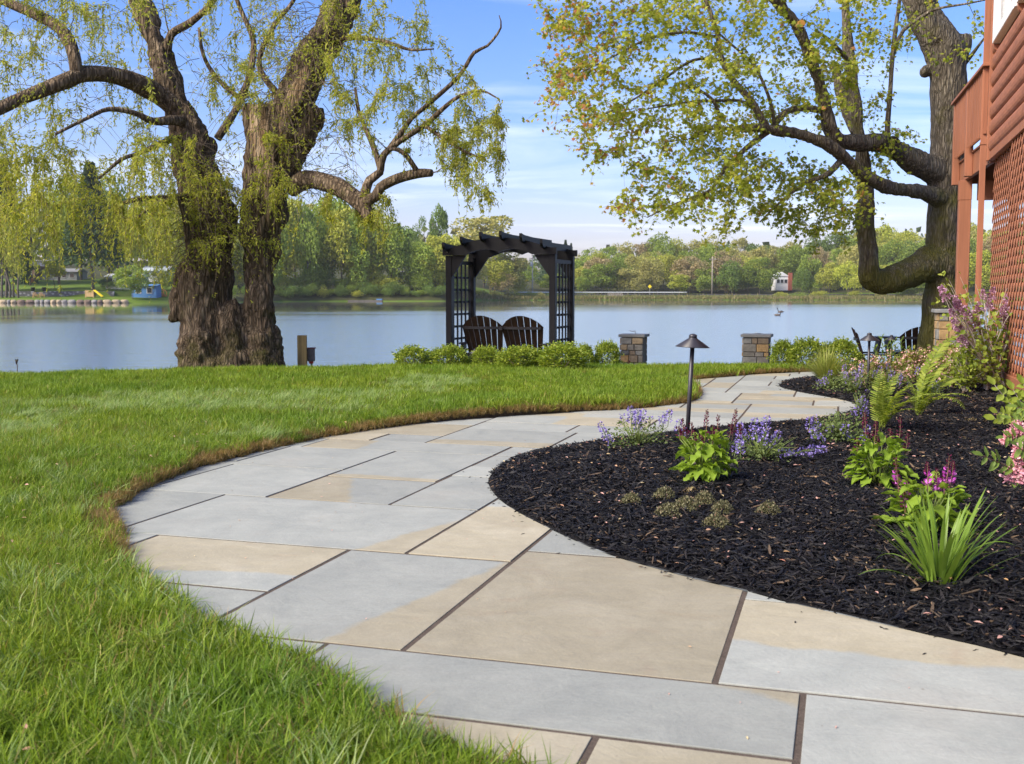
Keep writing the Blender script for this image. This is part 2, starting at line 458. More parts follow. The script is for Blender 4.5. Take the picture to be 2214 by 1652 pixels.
def instancer(name, mats, templates, pts, rot, scl, idx):
    """ONE object whose geometry nodes repeat the small template meshes it carries itself"""
    V, Q, Tt, tid, mq, mt = [], [], [], [], [], []; n = 0
    for k, (v, q, t, m) in enumerate(templates):
        v = np.asarray(v, float); V.append(v); tid.append(np.full(len(v), k))
        if len(q): Q.append(np.asarray(q) + n); mq.append(np.full(len(q), m))
        if len(t): Tt.append(np.asarray(t) + n); mt.append(np.full(len(t), m))
        n += len(v)
    V.append(pts); tid.append(np.full(len(pts), -1))
    fs = []; mi = []
    if Q: fs.append(np.concatenate(Q)); mi.append(np.concatenate(mq))
    if Tt: fs.append(np.concatenate(Tt)); mi.append(np.concatenate(mt))
    me = bpy.data.meshes.new(name)
    Vc = np.concatenate(V).astype(np.float32)
    me.vertices.add(len(Vc)); me.vertices.foreach_set('co', Vc.ravel())
    tot = np.concatenate([np.full(len(f), f.shape[1], np.int32) for f in fs]); ix = np.concatenate([f.ravel() for f in fs]).astype(np.int32)
    me.loops.add(len(ix)); me.loops.foreach_set('vertex_index', ix); me.polygons.add(len(tot))
    st = np.zeros(len(tot), np.int32); st[1:] = np.cumsum(tot)[:-1]
    me.polygons.foreach_set('loop_start', st); me.polygons.foreach_set('loop_total', tot)
    for m in mats: me.materials.append(m)
    me.polygons.foreach_set('material_index', np.concatenate(mi).astype(np.int32))
    me.polygons.foreach_set('use_smooth', np.zeros(len(tot), bool))
    me.update(calc_edges=True)
    def attr(nm, ty, data, key='value'):
        a = me.attributes.new(nm, ty, 'POINT'); a.data.foreach_set(key, np.ascontiguousarray(data).ravel())
    nt = n
    attr('tid', 'INT', np.concatenate(tid).astype(np.int32))
    attr('idx', 'INT', np.concatenate([np.zeros(nt), idx]).astype(np.int32))
    attr('rot', 'FLOAT_VECTOR', np.concatenate([np.zeros((nt, 3)), rot]).astype(np.float32), 'vector')
    attr('scl', 'FLOAT_VECTOR', np.concatenate([np.ones((nt, 3)), scl]).astype(np.float32), 'vector')
    o = link(name, me, None)
    g = bpy.data.node_groups.new(name + '_scatter', 'GeometryNodeTree')
    g.interface.new_socket('Geometry', in_out='INPUT', socket_type='NodeSocketGeometry')
    g.interface.new_socket('Geometry', in_out='OUTPUT', socket_type='NodeSocketGeometry')
    N, L = g.nodes, g.links
    gi, go = N.new('NodeGroupInput'), N.new('NodeGroupOutput')
    def na(nm, ty):
        a = N.new('GeometryNodeInputNamedAttribute'); a.data_type = ty; a.inputs['Name'].default_value = nm
        return [s for s in a.outputs if s.enabled and s.name == 'Attribute'][0]
    cmp = N.new('FunctionNodeCompare'); cmp.data_type = 'INT'; cmp.operation = 'LESS_THAN'
    ci = [s for s in cmp.inputs if s.enabled]
    L.new(na('tid', 'INT'), ci[0]); ci[1].default_value = 0
    sep = N.new('GeometryNodeSeparateGeometry'); sep.domain = 'POINT'
    L.new(gi.outputs[0], sep.inputs[0]); L.new(cmp.outputs[0], sep.inputs[1])
    sp = N.new('GeometryNodeSplitToInstances'); sp.domain = 'POINT'
    L.new(sep.outputs[1], sp.inputs[0]); L.new(na('tid', 'INT'), sp.inputs['Group ID'])
    iop = N.new('GeometryNodeInstanceOnPoints')
    L.new(sep.outputs[0], iop.inputs['Points']); L.new(sp.outputs[0], iop.inputs['Instance'])
    iop.inputs['Pick Instance'].default_value = True
    L.new(na('idx', 'INT'), iop.inputs['Instance Index'])
    e2r = N.new('FunctionNodeEulerToRotation'); L.new(na('rot', 'FLOAT_VECTOR'), e2r.inputs[0]); L.new(e2r.outputs[0], iop.inputs['Rotation'])
    L.new(na('scl', 'FLOAT_VECTOR'), iop.inputs['Scale'])
    L.new(iop.outputs[0], go.inputs[0])
    md = o.modifiers.new('scatter', 'NODES'); md.node_group = g
    return tag(o, kind='stuff')

# ------------------------------------------------------------------ water
def water_material():
    m = Mat('lake_water'); v = m.pos((1, 1, 1))
    n1 = m.noise(m.pos((0.8, 2.4, 1)), 1.0, 4, 0.55, 0.3)
    n2 = m.noise(m.pos((3.0, 7.0, 1)), 1.0, 3, 0.6, 0.2)
    # wind: ruffled water near this shore, a calmer belt under the far bank, broken by streaks
    g = m.n('NewGeometry'); sp = m.n('SeparateXYZ'); m.l(g.outputs['Position'], sp.inputs[0])
    streak = m.noise(m.pos((0.016, 0.055, 1)), 1.0, 6, 0.62, 0.6)
    # the belt reaches nearer on the left, where the wood shelters the water
    lim = m.rng(sp.outputs['X'], -45.0, 40.0, 52.0, 150.0)
    yy = m.math('ADD', sp.outputs['Y'], m.math('MULTIPLY', m.math('SUBTRACT', streak, 0.5), 150.0))
    far = m.rng(m.math('DIVIDE', yy, lim), 0.85, 1.5)
    amt = m.math('SUBTRACT', 1.0, far)
    h = m.math('ADD', m.math('MULTIPLY', n1, 1.0), m.math('MULTIPLY', n2, 0.4))
    b = m.n('Bump'); b.inputs['Distance'].default_value = 0.16
    m.l(m.rng(amt, 0, 1, 0.012, 0.26), b.inputs['Strength']); m.l(h, b.inputs['Height'])
    rough = m.rng(amt, 0, 1, 0.02, 0.17)
    p = m.principled((0.20, 0.205, 0.185), rough, b.outputs[0], 0.5); p.inputs['IOR'].default_value = 1.333
    gl = m.n('BsdfGlossy'); gl.inputs['Color'].default_value = (1, 0.97, 0.86, 1); m.l(rough, gl.inputs['Roughness']); m.l(b.outputs[0], gl.inputs['Normal'])
    ms = m.n('MixShader'); m.l(m.rng(amt, 0, 1, 0.35, 0.88), ms.inputs[0]); m.l(p.outputs[0], ms.inputs[1]); m.l(gl.outputs[0], ms.inputs[2]); m.l(ms.outputs[0], m.out.inputs[0])
    return m.m
WATER_Z = -0.7
wm = MB(); wm.add([(-700, 14, WATER_Z), (700, 14, WATER_Z), (700, 700, WATER_Z), (-700, 700, WATER_Z)], [(0, 1, 2, 3)])
tag(wm.build('lake_water', water_material()), 'calm lake ruffled by wind below the far wooded bank', kind='structure')

# ------------------------------------------------------------------ soil under lawn, bed and path
m = Mat('soil'); f = m.noise(m.pos(), 30, 6, 0.6)
m.principled(m.ramp(f, [(0.3, (0.035, 0.026, 0.016)), (0.7, (0.10, 0.075, 0.045))]), 0.95, m.bump(f, 0.6, 0.02), 0.1)
M_SOIL = m.m
m = Mat('mulch_ground'); f = m.noise(m.pos(), 45, 6, 0.65)
m.principled(m.ramp(f, [(0.3, (0.003, 0.003, 0.004)), (0.7, (0.010, 0.009, 0.009))]), 0.85, m.bump(f, 0.9, 0.02), 0.25)
M_MULCH0 = m.m
m = Mat('joint_sand'); f = m.noise(m.pos(), 160, 3, 0.6); f2 = m.noise(m.pos(), 9, 4, 0.6)
m.principled(m.mix(0.45, m.ramp(f, [(0.3, (0.06, 0.046, 0.036)), (0.75, (0.16, 0.125, 0.10))]), m.ramp(f2, [(0.3, (0.05, 0.04, 0.03)), (0.7, (0.11, 0.09, 0.07))])), 0.95, m.bump(f, 0.5, 0.004), 0.1)
M_SAND = m.m

LAWN_POLY = [tuple(p) for p in LE] + [(14, 15.5), (14, 21), (-22, 21), (-22, 0.2)]
def lawn_z(x, y):
    d = poly_dist(np.column_stack([x, y]), LE); return np.maximum(T(x, y), np.where(d < 1.5, 0, -9)) + 0.0 * d if False else T(x, y) + 0.012 * np.clip(d / 0.15, 0, 1)
lawn_soil = sheet('lawn_ground', LAWN_POLY, lawn_z, 0.3, M_SOIL)
tag(lawn_soil, 'soil under the mown lawn sloping to the lake')
sk = MB(); zl = lawn_z(LE[:, 0], LE[:, 1])
sk.add([(x, y, z) for (x, y), z in zip(LE, zl)] + [(x, y, -0.06) for x, y in LE], [(i, i + 1, len(LE) + i + 1, len(LE) + i) for i in range(len(LE) - 1)])
sk.build('sod_edge', M_SOIL, lawn_soil)
BED_POLY = [tuple(p) for p in RE] + [(12, 14), (12, 6), (7, 0.2)]
def bed_z(x, y):
    P = np.column_stack([x, y]); d = poly_dist(P, RE)
    return 0.004 + 0.085 * (1 - np.exp(-d / 0.55)) + 0.05 * (vnoise(np.column_stack([x * 2.2, y * 2.2, 0 * x]), 8) - 0.5) * np.clip(d / 0.3, 0, 1) - np.maximum(0, y - 13.2) * 0.10
bed = sheet('garden_bed', BED_POLY, bed_z, 0.2, M_MULCH0)
tag(bed, 'mounded planting bed covered with black bark mulch')
def BZ(x, y): return float(bed_z(np.array([x]), np.array([y]))[0])
def GB(px, py):
    """ground point of the planting bed on a sight line"""
    z = 0.08
    for _ in range(4):
        p = GP(px, py, z); z = BZ(p.x, p.y)
    return Vector((p.x, p.y, z))

PATH_POLY = [tuple(p) for p in LE] + [tuple(p) for p in RE[::-1]]
path = sheet('stone_path', PATH_POLY, lambda x, y: 0 * x - 0.0032, 0.6, M_SAND)
tag(path, 'curving bluestone garden path with dark sand joints')

# ------------------------------------------------------------------ flagstones: each its own slab
def stone_mat():
    m = Mat('bluestone')
    oi = m.n('ObjectInfo'); sp = m.n('SeparateColor'); m.l(oi.outputs['Color'], sp.inputs[0])
    tc = m.n('TexCoord'); ob = tc.outputs['Object']
    wpos = m.pos()
    ang = m.math('MULTIPLY', sp.outputs[0], 2 * math.pi)
    xyz = m.n('SeparateXYZ'); m.l(ob, xyz.inputs[0])
    nz = m.noise(wpos, 2.2, 5, 0.55); nz2 = m.noise(wpos, 11, 4, 0.6)
    d = m.math('ADD', m.math('MULTIPLY', xyz.outputs[0], m.math('COSINE', ang)), m.math('MULTIPLY', xyz.outputs[1], m.math('SINE', ang)))
    off = m.math('MULTIPLY', m.math('SUBTRACT', sp.outputs[1], 0.5), 4.0)
    d = m.math('ADD', m.math('SUBTRACT', d, off), m.math('MULTIPLY', m.math('SUBTRACT', nz, 0.5), 0.16))
    d = m.math('ADD', d, m.math('MULTIPLY', m.math('SUBTRACT', nz2, 0.5), 0.06))
    tan_f = m.rng(d, -0.012, 0.018)
    big = m.noise(wpos, 3.5, 7, 0.62, 0.6); fine = m.noise(wpos, 90, 4, 0.65)
    stre = m.noise(m.pos((4, 30, 4), (0, 0, R(20))), 1.0, 6, 0.6, 0.4)
    blue = m.ramp(big, [(0.25, (0.265, 0.280, 0.246)), (0.55, (0.318, 0.332, 0.288)), (0.8, (0.356, 0.366, 0.318))])
    tan = m.ramp(big, [(0.2, (0.285, 0.254, 0.168)), (0.5, (0.345, 0.311, 0.212)), (0.8, (0.405, 0.371, 0.266))])
    rust = m.rng(m.noise(wpos, 2.1, 6, 0.7, 1.2), 0.57, 0.74, 0.0, 0.55)
    tan = m.mix(rust, tan, (0.29, 0.215, 0.14))
    blue = m.mix(m.rng(m.noise(wpos, 1.3, 5, 0.6, 0.5), 0.58, 0.76, 0.0, 0.6), blue, (0.34, 0.325, 0.27))
    col = m.mix(tan_f, blue, tan)
    col = m.mix(m.math('MULTIPLY', m.rng(stre, 0.35, 0.75), 0.18), col, (0.24, 0.23, 0.21))
    tone = m.math('MULTIPLY', m.math('ADD', 0.86, m.math('MULTIPLY', sp.outputs[2], 0.26)), m.rng(fine, 0.2, 0.8, 0.90, 1.08))
    mott = m.noise(wpos, 17, 6, 0.7, 0.5); tone = m.math('MULTIPLY', tone, m.rng(mott, 0.3, 0.72, 0.93, 1.05))
    cc = m.n('CombineColor'); [m.l(tone, cc.inputs[i]) for i in range(3)]
    col = m.mix(1.0, col, cc.outputs[0], 'MULTIPLY')
    speck = m.rng(m.noise(wpos, 38, 2, 0.5), 0.74, 0.80, 0.0, 0.45)
    col = m.mix(speck, col, (0.16, 0.13, 0.10))
    cl = m.ramp(m.noise(m.pos((1.6, 3.2, 1), (0, 0, R(17))), 1.0, 5, 0.6, 0.8), [(0.40, (0, 0, 0)), (0.42, (.33, .33, .33)), (0.52, (.35, .35, .35)), (0.535, (.7, .7, .7)), (0.66, (.72, .72, .72)), (0.675, (1, 1, 1))])
    h = m.math('ADD', m.math('ADD', m.math('MULTIPLY', big, 1.2), m.math('MULTIPLY', fine, 0.2)), m.math('MULTIPLY', cl, 0.22))
    m.principled(col, m.rng(big, 0.2, 0.8, 0.62, 0.78), m.bump(h, 0.45, 0.012), 0.3)
    return m.m
M_STONE = stone_mat()
TH = R(17.1)
AX, BX = np.array([math.sin(TH), math.cos(TH)]), np.array([math.cos(TH), -math.sin(TH)])
PUV = np.column_stack([np.array(PATH_POLY) @ BX, np.array(PATH_POLY) @ AX])      # (v, u)
def clip_rect(P, x0, x1, y0, y1):
    P = [tuple(p) for p in P]
    for ax, lim, sg in ((0, x0, 1), (0, x1, -1), (1, y0, 1), (1, y1, -1)):
        out = []; n = len(P)
        for i in range(n):
            a, b = P[i], P[(i + 1) % n]; da, db = sg * (a[ax] - lim), sg * (b[ax] - lim)
            if da >= 0: out.append(a)
            if (da > 0 > db) or (da < 0 < db):
                t = da / (da - db); out.append((a[0] + (b[0] - a[0]) * t, a[1] + (b[1] - a[1]) * t))
        P = out
        if len(P) < 3: return []
    return P
F0, F1 = 90, 9
STONES = [  # u0, u1, v0, v1, tan direction (degrees, 0 = right, 90 = away), tan beyond this offset
    (1.0, 1.55, -2, -0.3, 0, 9), (1.0, 1.55, -0.3, 0.9, 0, -9), (1.0, 1.55, 0.9, 3, 0, 9),
    (1.55, 2.31, -3, -0.51, 60, -0.15), (1.55, 2.31, -0.51, -0.07, 0, -9), (1.55, 2.72, -0.07, 0.85, 0, 9), (1.55, 2.72, 0.85, 3, 0, 9),
    (2.31, 2.72, -3, -1.39, 0, 9), (2.31, 2.72, -1.39, -0.07, 65, 0.37),
    (2.72, 3.52, -0.29, 2, 90, -0.06), (3.52, 3.95, -0.29, 2, 0, 9),
    (2.72, 3.95, -1.16, -0.29, 0, -9), (3.95, 5.0, -1.16, 2, 0, 9),
    (2.72, 3.77, -1.825, -1.16, -12, 0.17), (2.72, 3.144, -3.4, -1.825, -20, 0.62), (3.144, 3.77, -2.70, -1.825, 100, -0.17), (3.144, 3.78, -4, -2.70, 0, 9),
    (3.77, 4.64, -2.93, -1.59, -18, 0.56), (3.77, 4.66, -5, -2.93, 0, 9), (3.77, 5.6, -1.59, -1.16, -90, -0.05),
    (4.64, 5.5, -3.41, -2.70, 0, 9), (4.66, 5.6, -6, -3.41, 0, 9), (4.64, 5.285, -2.70, -2.04, 205, 0.02), (5.285, 6.27, -2.70, -2.05, -90, 0.40),
    (4.64, 5.5, -2.04, -1.59, 0, 9), (5.5, 5.84, -2.05, 0, 0, 9), (5.84, 6.27, -2.05, 0, 0, 9),
    (5.5, 6.27, -3.45, -2.70, 0, 9), (5.6, 6.27, -6, -3.45, 0, 9), (6.27, 6.68, -6, -3.38, 0, 9), (6.27, 6.68, -3.38, -2.05, 180, 0.28), (6.27, 6.68, -2.05, 1, 0, 9),
    (6.68, 7.05, -6, -3.08, 0, -9), (7.05, 7.7, -6, -2.67, 0, -9), (6.68, 7.05, -3.08, -2.67, 0, 9), (6.68, 7.5, -2.67, -1.81, -90, 0.22), (6.68, 7.5, -1.81, 1, 0, 9),
    (7.7, 8.2, -6, -2.67, 0, 9), (7.5, 7.95, -2.67, -1.9, 0, 9), (7.5, 7.95, -1.9, -1.1, -60, 0.2), (7.5, 7.95, -1.1, 2, 0, 9),
    (8.2, 8.75, -6, -2.67, 0, 9), (7.95, 8.48, -2.67, -1.38, 0, -0.1), (7.95, 8.48, -1.38, -0.77, 0, 9), (7.95, 8.48, -0.77, 2, 0, 9),
    (8.75, 9.17, -6, -1.38, 0, 9), (8.48, 8.75, -2.67, -0.77, 180, 0.4), (8.75, 9.17, -1.38, -0.77, 0, 9), (8.48, 8.89, -0.77, -0.37, 0, 9), (8.48, 8.89, -0.37, 3, -90, 0.05),
    (8.89, 9.24, -0.77, 0.0, 0, -9), (8.89, 9.24, 0.0, 3, 0, 9), (9.17, 9.45, -6, -0.77, 0, -0.4), (9.24, 9.97, -0.77, -0.01, 90, 0.12), (9.24, 9.97, -0.01, 3, 0, 9),
    (9.45, 9.97, -6, -1.35, 0, 9), (9.45, 9.97, -1.35, -0.77, 90, 0.1), (9.97, 10.6, -6, -0.95, -90, 0.15), (9.97, 10.47, -0.95, -0.23, 90, 0.08), (9.97, 10.47, -0.23, 3, 160, 0.2),
    (10.6, 11.05, -6, -0.95, 0, 9), (10.47, 10.76, -0.95, 3, 0, -9), (10.76, 11.05, -0.95, -0.43, 180, -0.05), (10.76, 11.40, -0.43, 3, 0, 9),
    (11.05, 11.6, -6, -1.12, 0, 9), (11.05, 11.40, -1.12, -0.43, 0, 0.0), (11.4, 11.98, -1.12, -0.3, 0, 9), (11.4, 11.98, -0.3, 3, 90, 0.05),
    (11.6, 12.18, -6, -1.42, 0, 9), (11.6, 12.3, -1.42, -1.12, 0, -9), (11.98, 12.6, -1.12, -0.75, 0, 9), (11.98, 12.6, -0.75, 3, 0, 9), (12.18, 12.9, -6, -1.42, 0, -9),
    (12.3, 12.9, -1.42, -1.12, 0, 9), (12.6, 12.98, -1.12, -0.2, 0, 9), (12.6, 12.98, -0.2, 3, -90, 0.0), (12.9, 13.48, -6, -1.12, 0, 9), (12.98, 13.48, -1.12, -0.75, 0, 9), (12.98, 13.48, -0.75, 0.4, 0, 9), (12.98, 13.9, 0.4, 3, 0, 9),
    (13.48, 13.9, -6, -0.6, 0, -0.2), (13.48, 13.9, -0.6, 0.4, 0, 9), (13.9, 14.6, -6, -0.5, 0, 9), (13.9, 14.6, -0.5, 0.6, 0, 9), (13.9, 14.6, 0.6, 4, 0, -9), (14.6, 15.3, -4, 0.9, 0, 9), (14.6, 15.3, 0.9, 3, 0, 9)]
GAP = 0.0088
for (u0, u1, v0, v1, ang, off) in STONES:
    P = clip_rect(PUV, v0 + GAP, v1 - GAP, u0 + GAP, u1 - GAP)
    if len(P) < 3: continue
    Q = [P[0]]
    for p in P[1:]:
        if math.hypot(p[0] - Q[-1][0], p[1] - Q[-1][1]) > 0.012: Q.append(p)
    if math.hypot(Q[0][0] - Q[-1][0], Q[0][1] - Q[-1][1]) < 0.012: Q.pop()
    if len(Q) < 3: continue
    A2 = sum(Q[i][0] * Q[(i + 1) % len(Q)][1] - Q[(i + 1) % len(Q)][0] * Q[i][1] for i in range(len(Q)))
    if abs(A2) < 0.01: continue
    if A2 < 0: Q = Q[::-1]
    Qa = np.array(Q); cl, ch = Qa.min(0), Qa.max(0)
    c = np.array([(max(v0, cl[0]) + min(v1, ch[0])) / 2, (max(u0, cl[1]) + min(u1, ch[1])) / 2])
    top = rnd.uniform(-0.0015, 0.0015)
    bm = bmesh.new()
    vs = [bm.verts.new((p[0] - c[0], p[1] - c[1], top)) for p in Q]
    fc = bm.faces.new(vs)
    r = bmesh.ops.extrude_face_region(bm, geom=[fc])
    for e in r['geom']:
        if isinstance(e, bmesh.types.BMVert): e.co.z = -0.035
    bmesh.ops.recalc_face_normals(bm, faces=bm.faces)
    es = [e for e in bm.edges if all(abs(v.co.z - top) < 1e-6 for v in e.verts)]
    bmesh.ops.bevel(bm, geom=es, offset=0.001, segments=1, affect='EDGES', clamp_overlap=True)
    me = bpy.data.meshes.new('flagstone'); bm.to_mesh(me); bm.free()
    o = link('flagstone', me, M_STONE, path)
    wxy = c[0] * BX + c[1] * AX
    o.location = (wxy[0], wxy[1], 0); o.rotation_euler = (0, 0, -TH)
    o.color = ((ang % 360) / 360.0, min(1, max(0, off / 4.0 + 0.5)) if abs(off) < 5 else (1.0 if off > 0 else 0.0), rnd.random(), 1)

# ------------------------------------------------------------------ lawn grass
def blade_tuft(seed, nb, rad, L0, L1, w, lean0, lean1, dirb=None):
    g = np.random.default_rng(seed); V, Q, Tt = [], [], []; n = 0
    for _ in range(nb):
        a = g.uniform(0, 2 * math.pi); r = rad * math.sqrt(g.uniform()); bx, by = r * math.cos(a), r * math.sin(a)
        L = g.uniform(L0, L1); le = g.uniform(lean0, lean1); az = g.uniform(0, 2 * math.pi) if dirb is None else dirb + g.normal() * 0.9
        dx, dy = math.cos(az), math.sin(az); tx, ty = -dy, dx; tw = g.uniform(-0.6, 0.6)
        tx, ty = tx * math.cos(tw) - ty * math.sin(tw), tx * math.sin(tw) + ty * math.cos(tw)
        for k, t in enumerate((0, 0.4, 0.75)):
            h = L * (t - 0.35 * le * t * t); o = L * le * t * t; ww = w * (1, 0.9, 0.6)[k] * 0.5
            V += [(bx + dx * o - tx * ww, by + dy * o - ty * ww, h - 0.004), (bx + dx * o + tx * ww, by + dy * o + ty * ww, h - 0.004)]
        V.append((bx + dx * L * le, by + dy * L * le, L * (1 - 0.35 * le)))
        Q += [(n, n + 1, n + 3, n + 2), (n + 2, n + 3, n + 5, n + 4)]; Tt.append((n + 4, n + 5, n + 6)); n += 7
    return V, Q, Tt
def grass_mat(name, stops, patch=True):
    m = Mat(name); g = m.n('NewGeometry'); oi = m.n('ObjectInfo')
    f = m.math('FRACT', m.math('ADD', g.outputs['Random Per Island'], m.math('MULTIPLY', oi.outputs['Random'], 0.37)))
    col = m.ramp(f, stops)
    if patch:
        a = m.noise(m.pos(), 0.9, 4, 0.6); b = m.noise(m.pos(), 4.5, 3, 0.6)
        col = m.mix(m.rng(a, 0.35, 0.68), m.mix(1.0, col, (0.78, 0.88, 0.80), 'MULTIPLY'), m.mix(1.0, col, (1.18, 1.08, 0.90), 'MULTIPLY'))
        col = m.mix(m.rng(b, 0.60, 0.78, 0, 0.5), col, (0.20, 0.19, 0.055))
    p = m.n('BsdfPrincipled'); m.l(col, p.inputs['Base Color']); p.inputs['Roughness'].default_value = 0.5; p.inputs['Specular IOR Level'].default_value = 0.18
    t = m.n('BsdfTranslucent'); m.l(m.mix(1.0, col, (1.3, 1.25, 0.7), 'MULTIPLY'), t.inputs['Color'])
    ms = m.n('MixShader'); ms.inputs[0].default_value = 0.35
    m.l(p.outputs[0], ms.inputs[1]); m.l(t.outputs[0], ms.inputs[2]); m.l(ms.outputs[0], m.out.inputs[0]); return m.m
M_GRASS = grass_mat('lawn_grass', [(0, (0.070, 0.135, 0.012)), (0.3, (0.13, 0.215, 0.016)), (0.62, (0.195, 0.29, 0.026)), (0.85, (0.27, 0.36, 0.045)), (0.95, (0.30, 0.36, 0.10)), (0.975, (0.42, 0.36, 0.15)), (1, (0.32, 0.23, 0.09))])
M_DRY = grass_mat('dry_grass', [(0, (0.16, 0.10, 0.035)), (0.4, (0.28, 0.185, 0.07)), (0.7, (0.38, 0.27, 0.12)), (0.85, (0.17, 0.16, 0.04)), (1, (0.10, 0.14, 0.025))], False)
M_SHEEN = grass_mat('pale_sheen_grass', [(0, (0.12, 0.21, 0.045)), (0.6, (0.22, 0.31, 0.085)), (1, (0.36, 0.42, 0.18))], False)  # pale blades; massed in zones, their colour stands in for sheen
tm = []
for k in range(7): v, q, t = blade_tuft(100 + k, 46, 0.06, 0.045, 0.098, 0.0036, 0.1, 1.5); tm.append((v, q, t, 0))
for k in range(3): v, q, t = blade_tuft(200 + k, 34, 0.05, 0.05, 0.09, 0.0032, 0.3, 1.2); tm.append((v, q, t, 1))
for k in range(3): v, q, t = blade_tuft(300 + k, 40, 0.06, 0.05, 0.10, 0.0044, 0.4, 1.4, 0.4); tm.append((v, q, t, 2))
for k in range(3): v, q, t = blade_tuft(400 + k, 34, 0.07, 0.06, 0.10, 0.0062, 0.15, 0.9); tm.append((v, q, t, 0))   # broader for the distance
def sample(n, x0, x1, y0, y1): return np.column_stack([rng.uniform(x0, x1, n), rng.uniform(y0, y1, n)])
G = []
for (y0, y1, dens) in ((0.7, 4.2, 900), (4.2, 7.5, 560), (7.5, 11, 420), (11, 15.2, 330), (15.2, 18.5, 90)):
    x0, x1 = -0.52 * y1 - 0.9, 0.52 * y1 + 1.2
    P = sample(int((x1 - x0) * (y1 - y0) * dens), x0, x1, y0, y1)
    P = P[(np.abs(P[:, 0]) < 0.5 * P[:, 1] + 1.1) & inside(P, LAWN_POLY)]
    G.append(P)
G = np.concatenate(G)
dE = poly_dist(G, LE)
G = G[dE > 0.012]; dE = dE[dE > 0.012]
nG = len(G); dist = G[:, 1]
idx = rng.integers(0, 7, nG)
far = (dist > 7.5) & (rng.random(nG) < np.clip((dist - 6.5) / 4, 0, 1)); idx[far] = 13 + rng.integers(0, 3, far.sum())
edge_n = vnoise(np.column_stack([G * 2.5, 0 * dist]), 21)
e2 = vnoise(np.column_stack([G * 0.9, 0 * dist]), 22)
dry_far = (dist > 3.6) & (dist < 12.8) & (dE < 0.015 + 0.20 * edge_n * e2) & (rng.random(nG) < 0.25 + 0.75 * e2)
dry_near = (dist <= 3.6) & (dE < 0.04) & (rng.random(nG) < 0.2)
dry_any = (rng.random(nG) < 0.05)
idx[dry_far | dry_near | dry_any] = 7 + rng.integers(0, 3, (dry_far | dry_near | dry_any).sum())
sh = vnoise(np.column_stack([G[:, 0] * 1.1, G[:, 1] * 1.1, 0 * dist]), 33) * 0.7 + vnoise(np.column_stack([G[:, 0] * 3.1, G[:, 1] * 3.1, 0 * dist]), 34) * 0.3
zone = np.exp(-(((G[:, 0] + 2.6) / 2.0) ** 2 + ((G[:, 1] - 9.3) / 1.3) ** 2)) + 0.9 * np.exp(-(((G[:, 0] + 0.8) / 1.0) ** 2 + ((G[:, 1] - 11.4) / 1.0) ** 2)) + 0.5 * np.exp(-(((G[:, 0] + 3.4) / 1.2) ** 2 + ((G[:, 1] - 7.2) / 1.2) ** 2))  # spots where the lawn's sheen is put in as paler blades
shm = (sh * 0.9 + 0.42 * zone > 0.78) & (idx < 7) | ((sh * 0.9 + 0.42 * zone > 0.78) & (idx >= 13))
shm &= rng.random(nG) < 0.75
shm2 = (rng.random(nG) < 0.11) & (idx < 7); idx[shm2] = 10 + rng.integers(0, 3, shm2.sum())
idx[shm] = 10 + rng.integers(0, 3, shm.sum())
rot = np.zeros((nG, 3)); rot[:, 2] = rng.uniform(0, 2 * math.pi, nG); rot[shm, 2] = rng.normal(0.2, 0.5, shm.sum())
tq = vnoise(np.column_stack([G * 3.3, 0 * dist]), 71) * 12; rot[:, 0] = rng.normal(0, 0.18, nG) + 0.18 * np.sin(tq); rot[:, 1] = rng.normal(0, 0.18, nG) + 0.18 * np.cos(tq)
hn = vnoise(np.column_stack([G * 1.6, 0 * dist]), 40)
sc_ = rng.uniform(0.8, 1.15, nG) * (0.82 + 0.36 * hn); scl = np.column_stack([sc_, sc_, sc_ * rng.uniform(0.85, 1.15, nG)])
ddry = dry_far; scl[ddry] *= 0.75
gz = lawn_z(G[:, 0], G[:, 1])
# browned sod hanging over the cut edge
seg = np.gradient(LE, axis=0); nrm = unit(np.column_stack([seg[:, 1], -seg[:, 0]]))
k_ = rng.integers(0, len(LE), 5200); k_ = k_[(LE[k_, 1] > 2.0) & (LE[k_, 1] < 14.3) & (np.abs(LE[k_, 0]) < 0.5 * LE[k_, 1] + .3)]
k_ = k_[rng.random(len(k_)) < np.where(LE[k_, 1] < 3.9, 0.12, 0.9) * (0.45 + 0.9 * vnoise(np.column_stack([LE[k_] * 1.7, 0 * k_]), 61))]
Ge = LE[k_] - nrm[k_] * rng.uniform(-0.012, 0.05, len(k_))[:, None] + rng.normal(0, 0.006, (len(k_), 2))
re_ = np.zeros((len(k_), 3)); az = np.arctan2(nrm[k_, 1], nrm[k_, 0]); tl = rng.uniform(0.1, 0.75, len(k_))
re_[:, 0] = -np.sin(az) * tl; re_[:, 1] = np.cos(az) * tl; re_[:, 2] = rng.uniform(0, 6.28, len(k_))
se = rng.uniform(0.45, 0.8, len(k_))
G = np.concatenate([G, Ge]); gz = np.concatenate([gz, lawn_z(Ge[:, 0], Ge[:, 1]) - 0.012]); rot = np.concatenate([rot, re_]); scl = np.concatenate([scl, np.column_stack([se, se, se])]); idx = np.concatenate([idx, 7 + rng.integers(0, 3, len(k_))])
grass = instancer('lawn_grass', [M_GRASS, M_DRY, M_SHEEN], tm, np.column_stack([G, gz]), rot, scl, idx)
tag(grass, 'lush mown grass of the lawn, browned along the cut edge', 'grass')

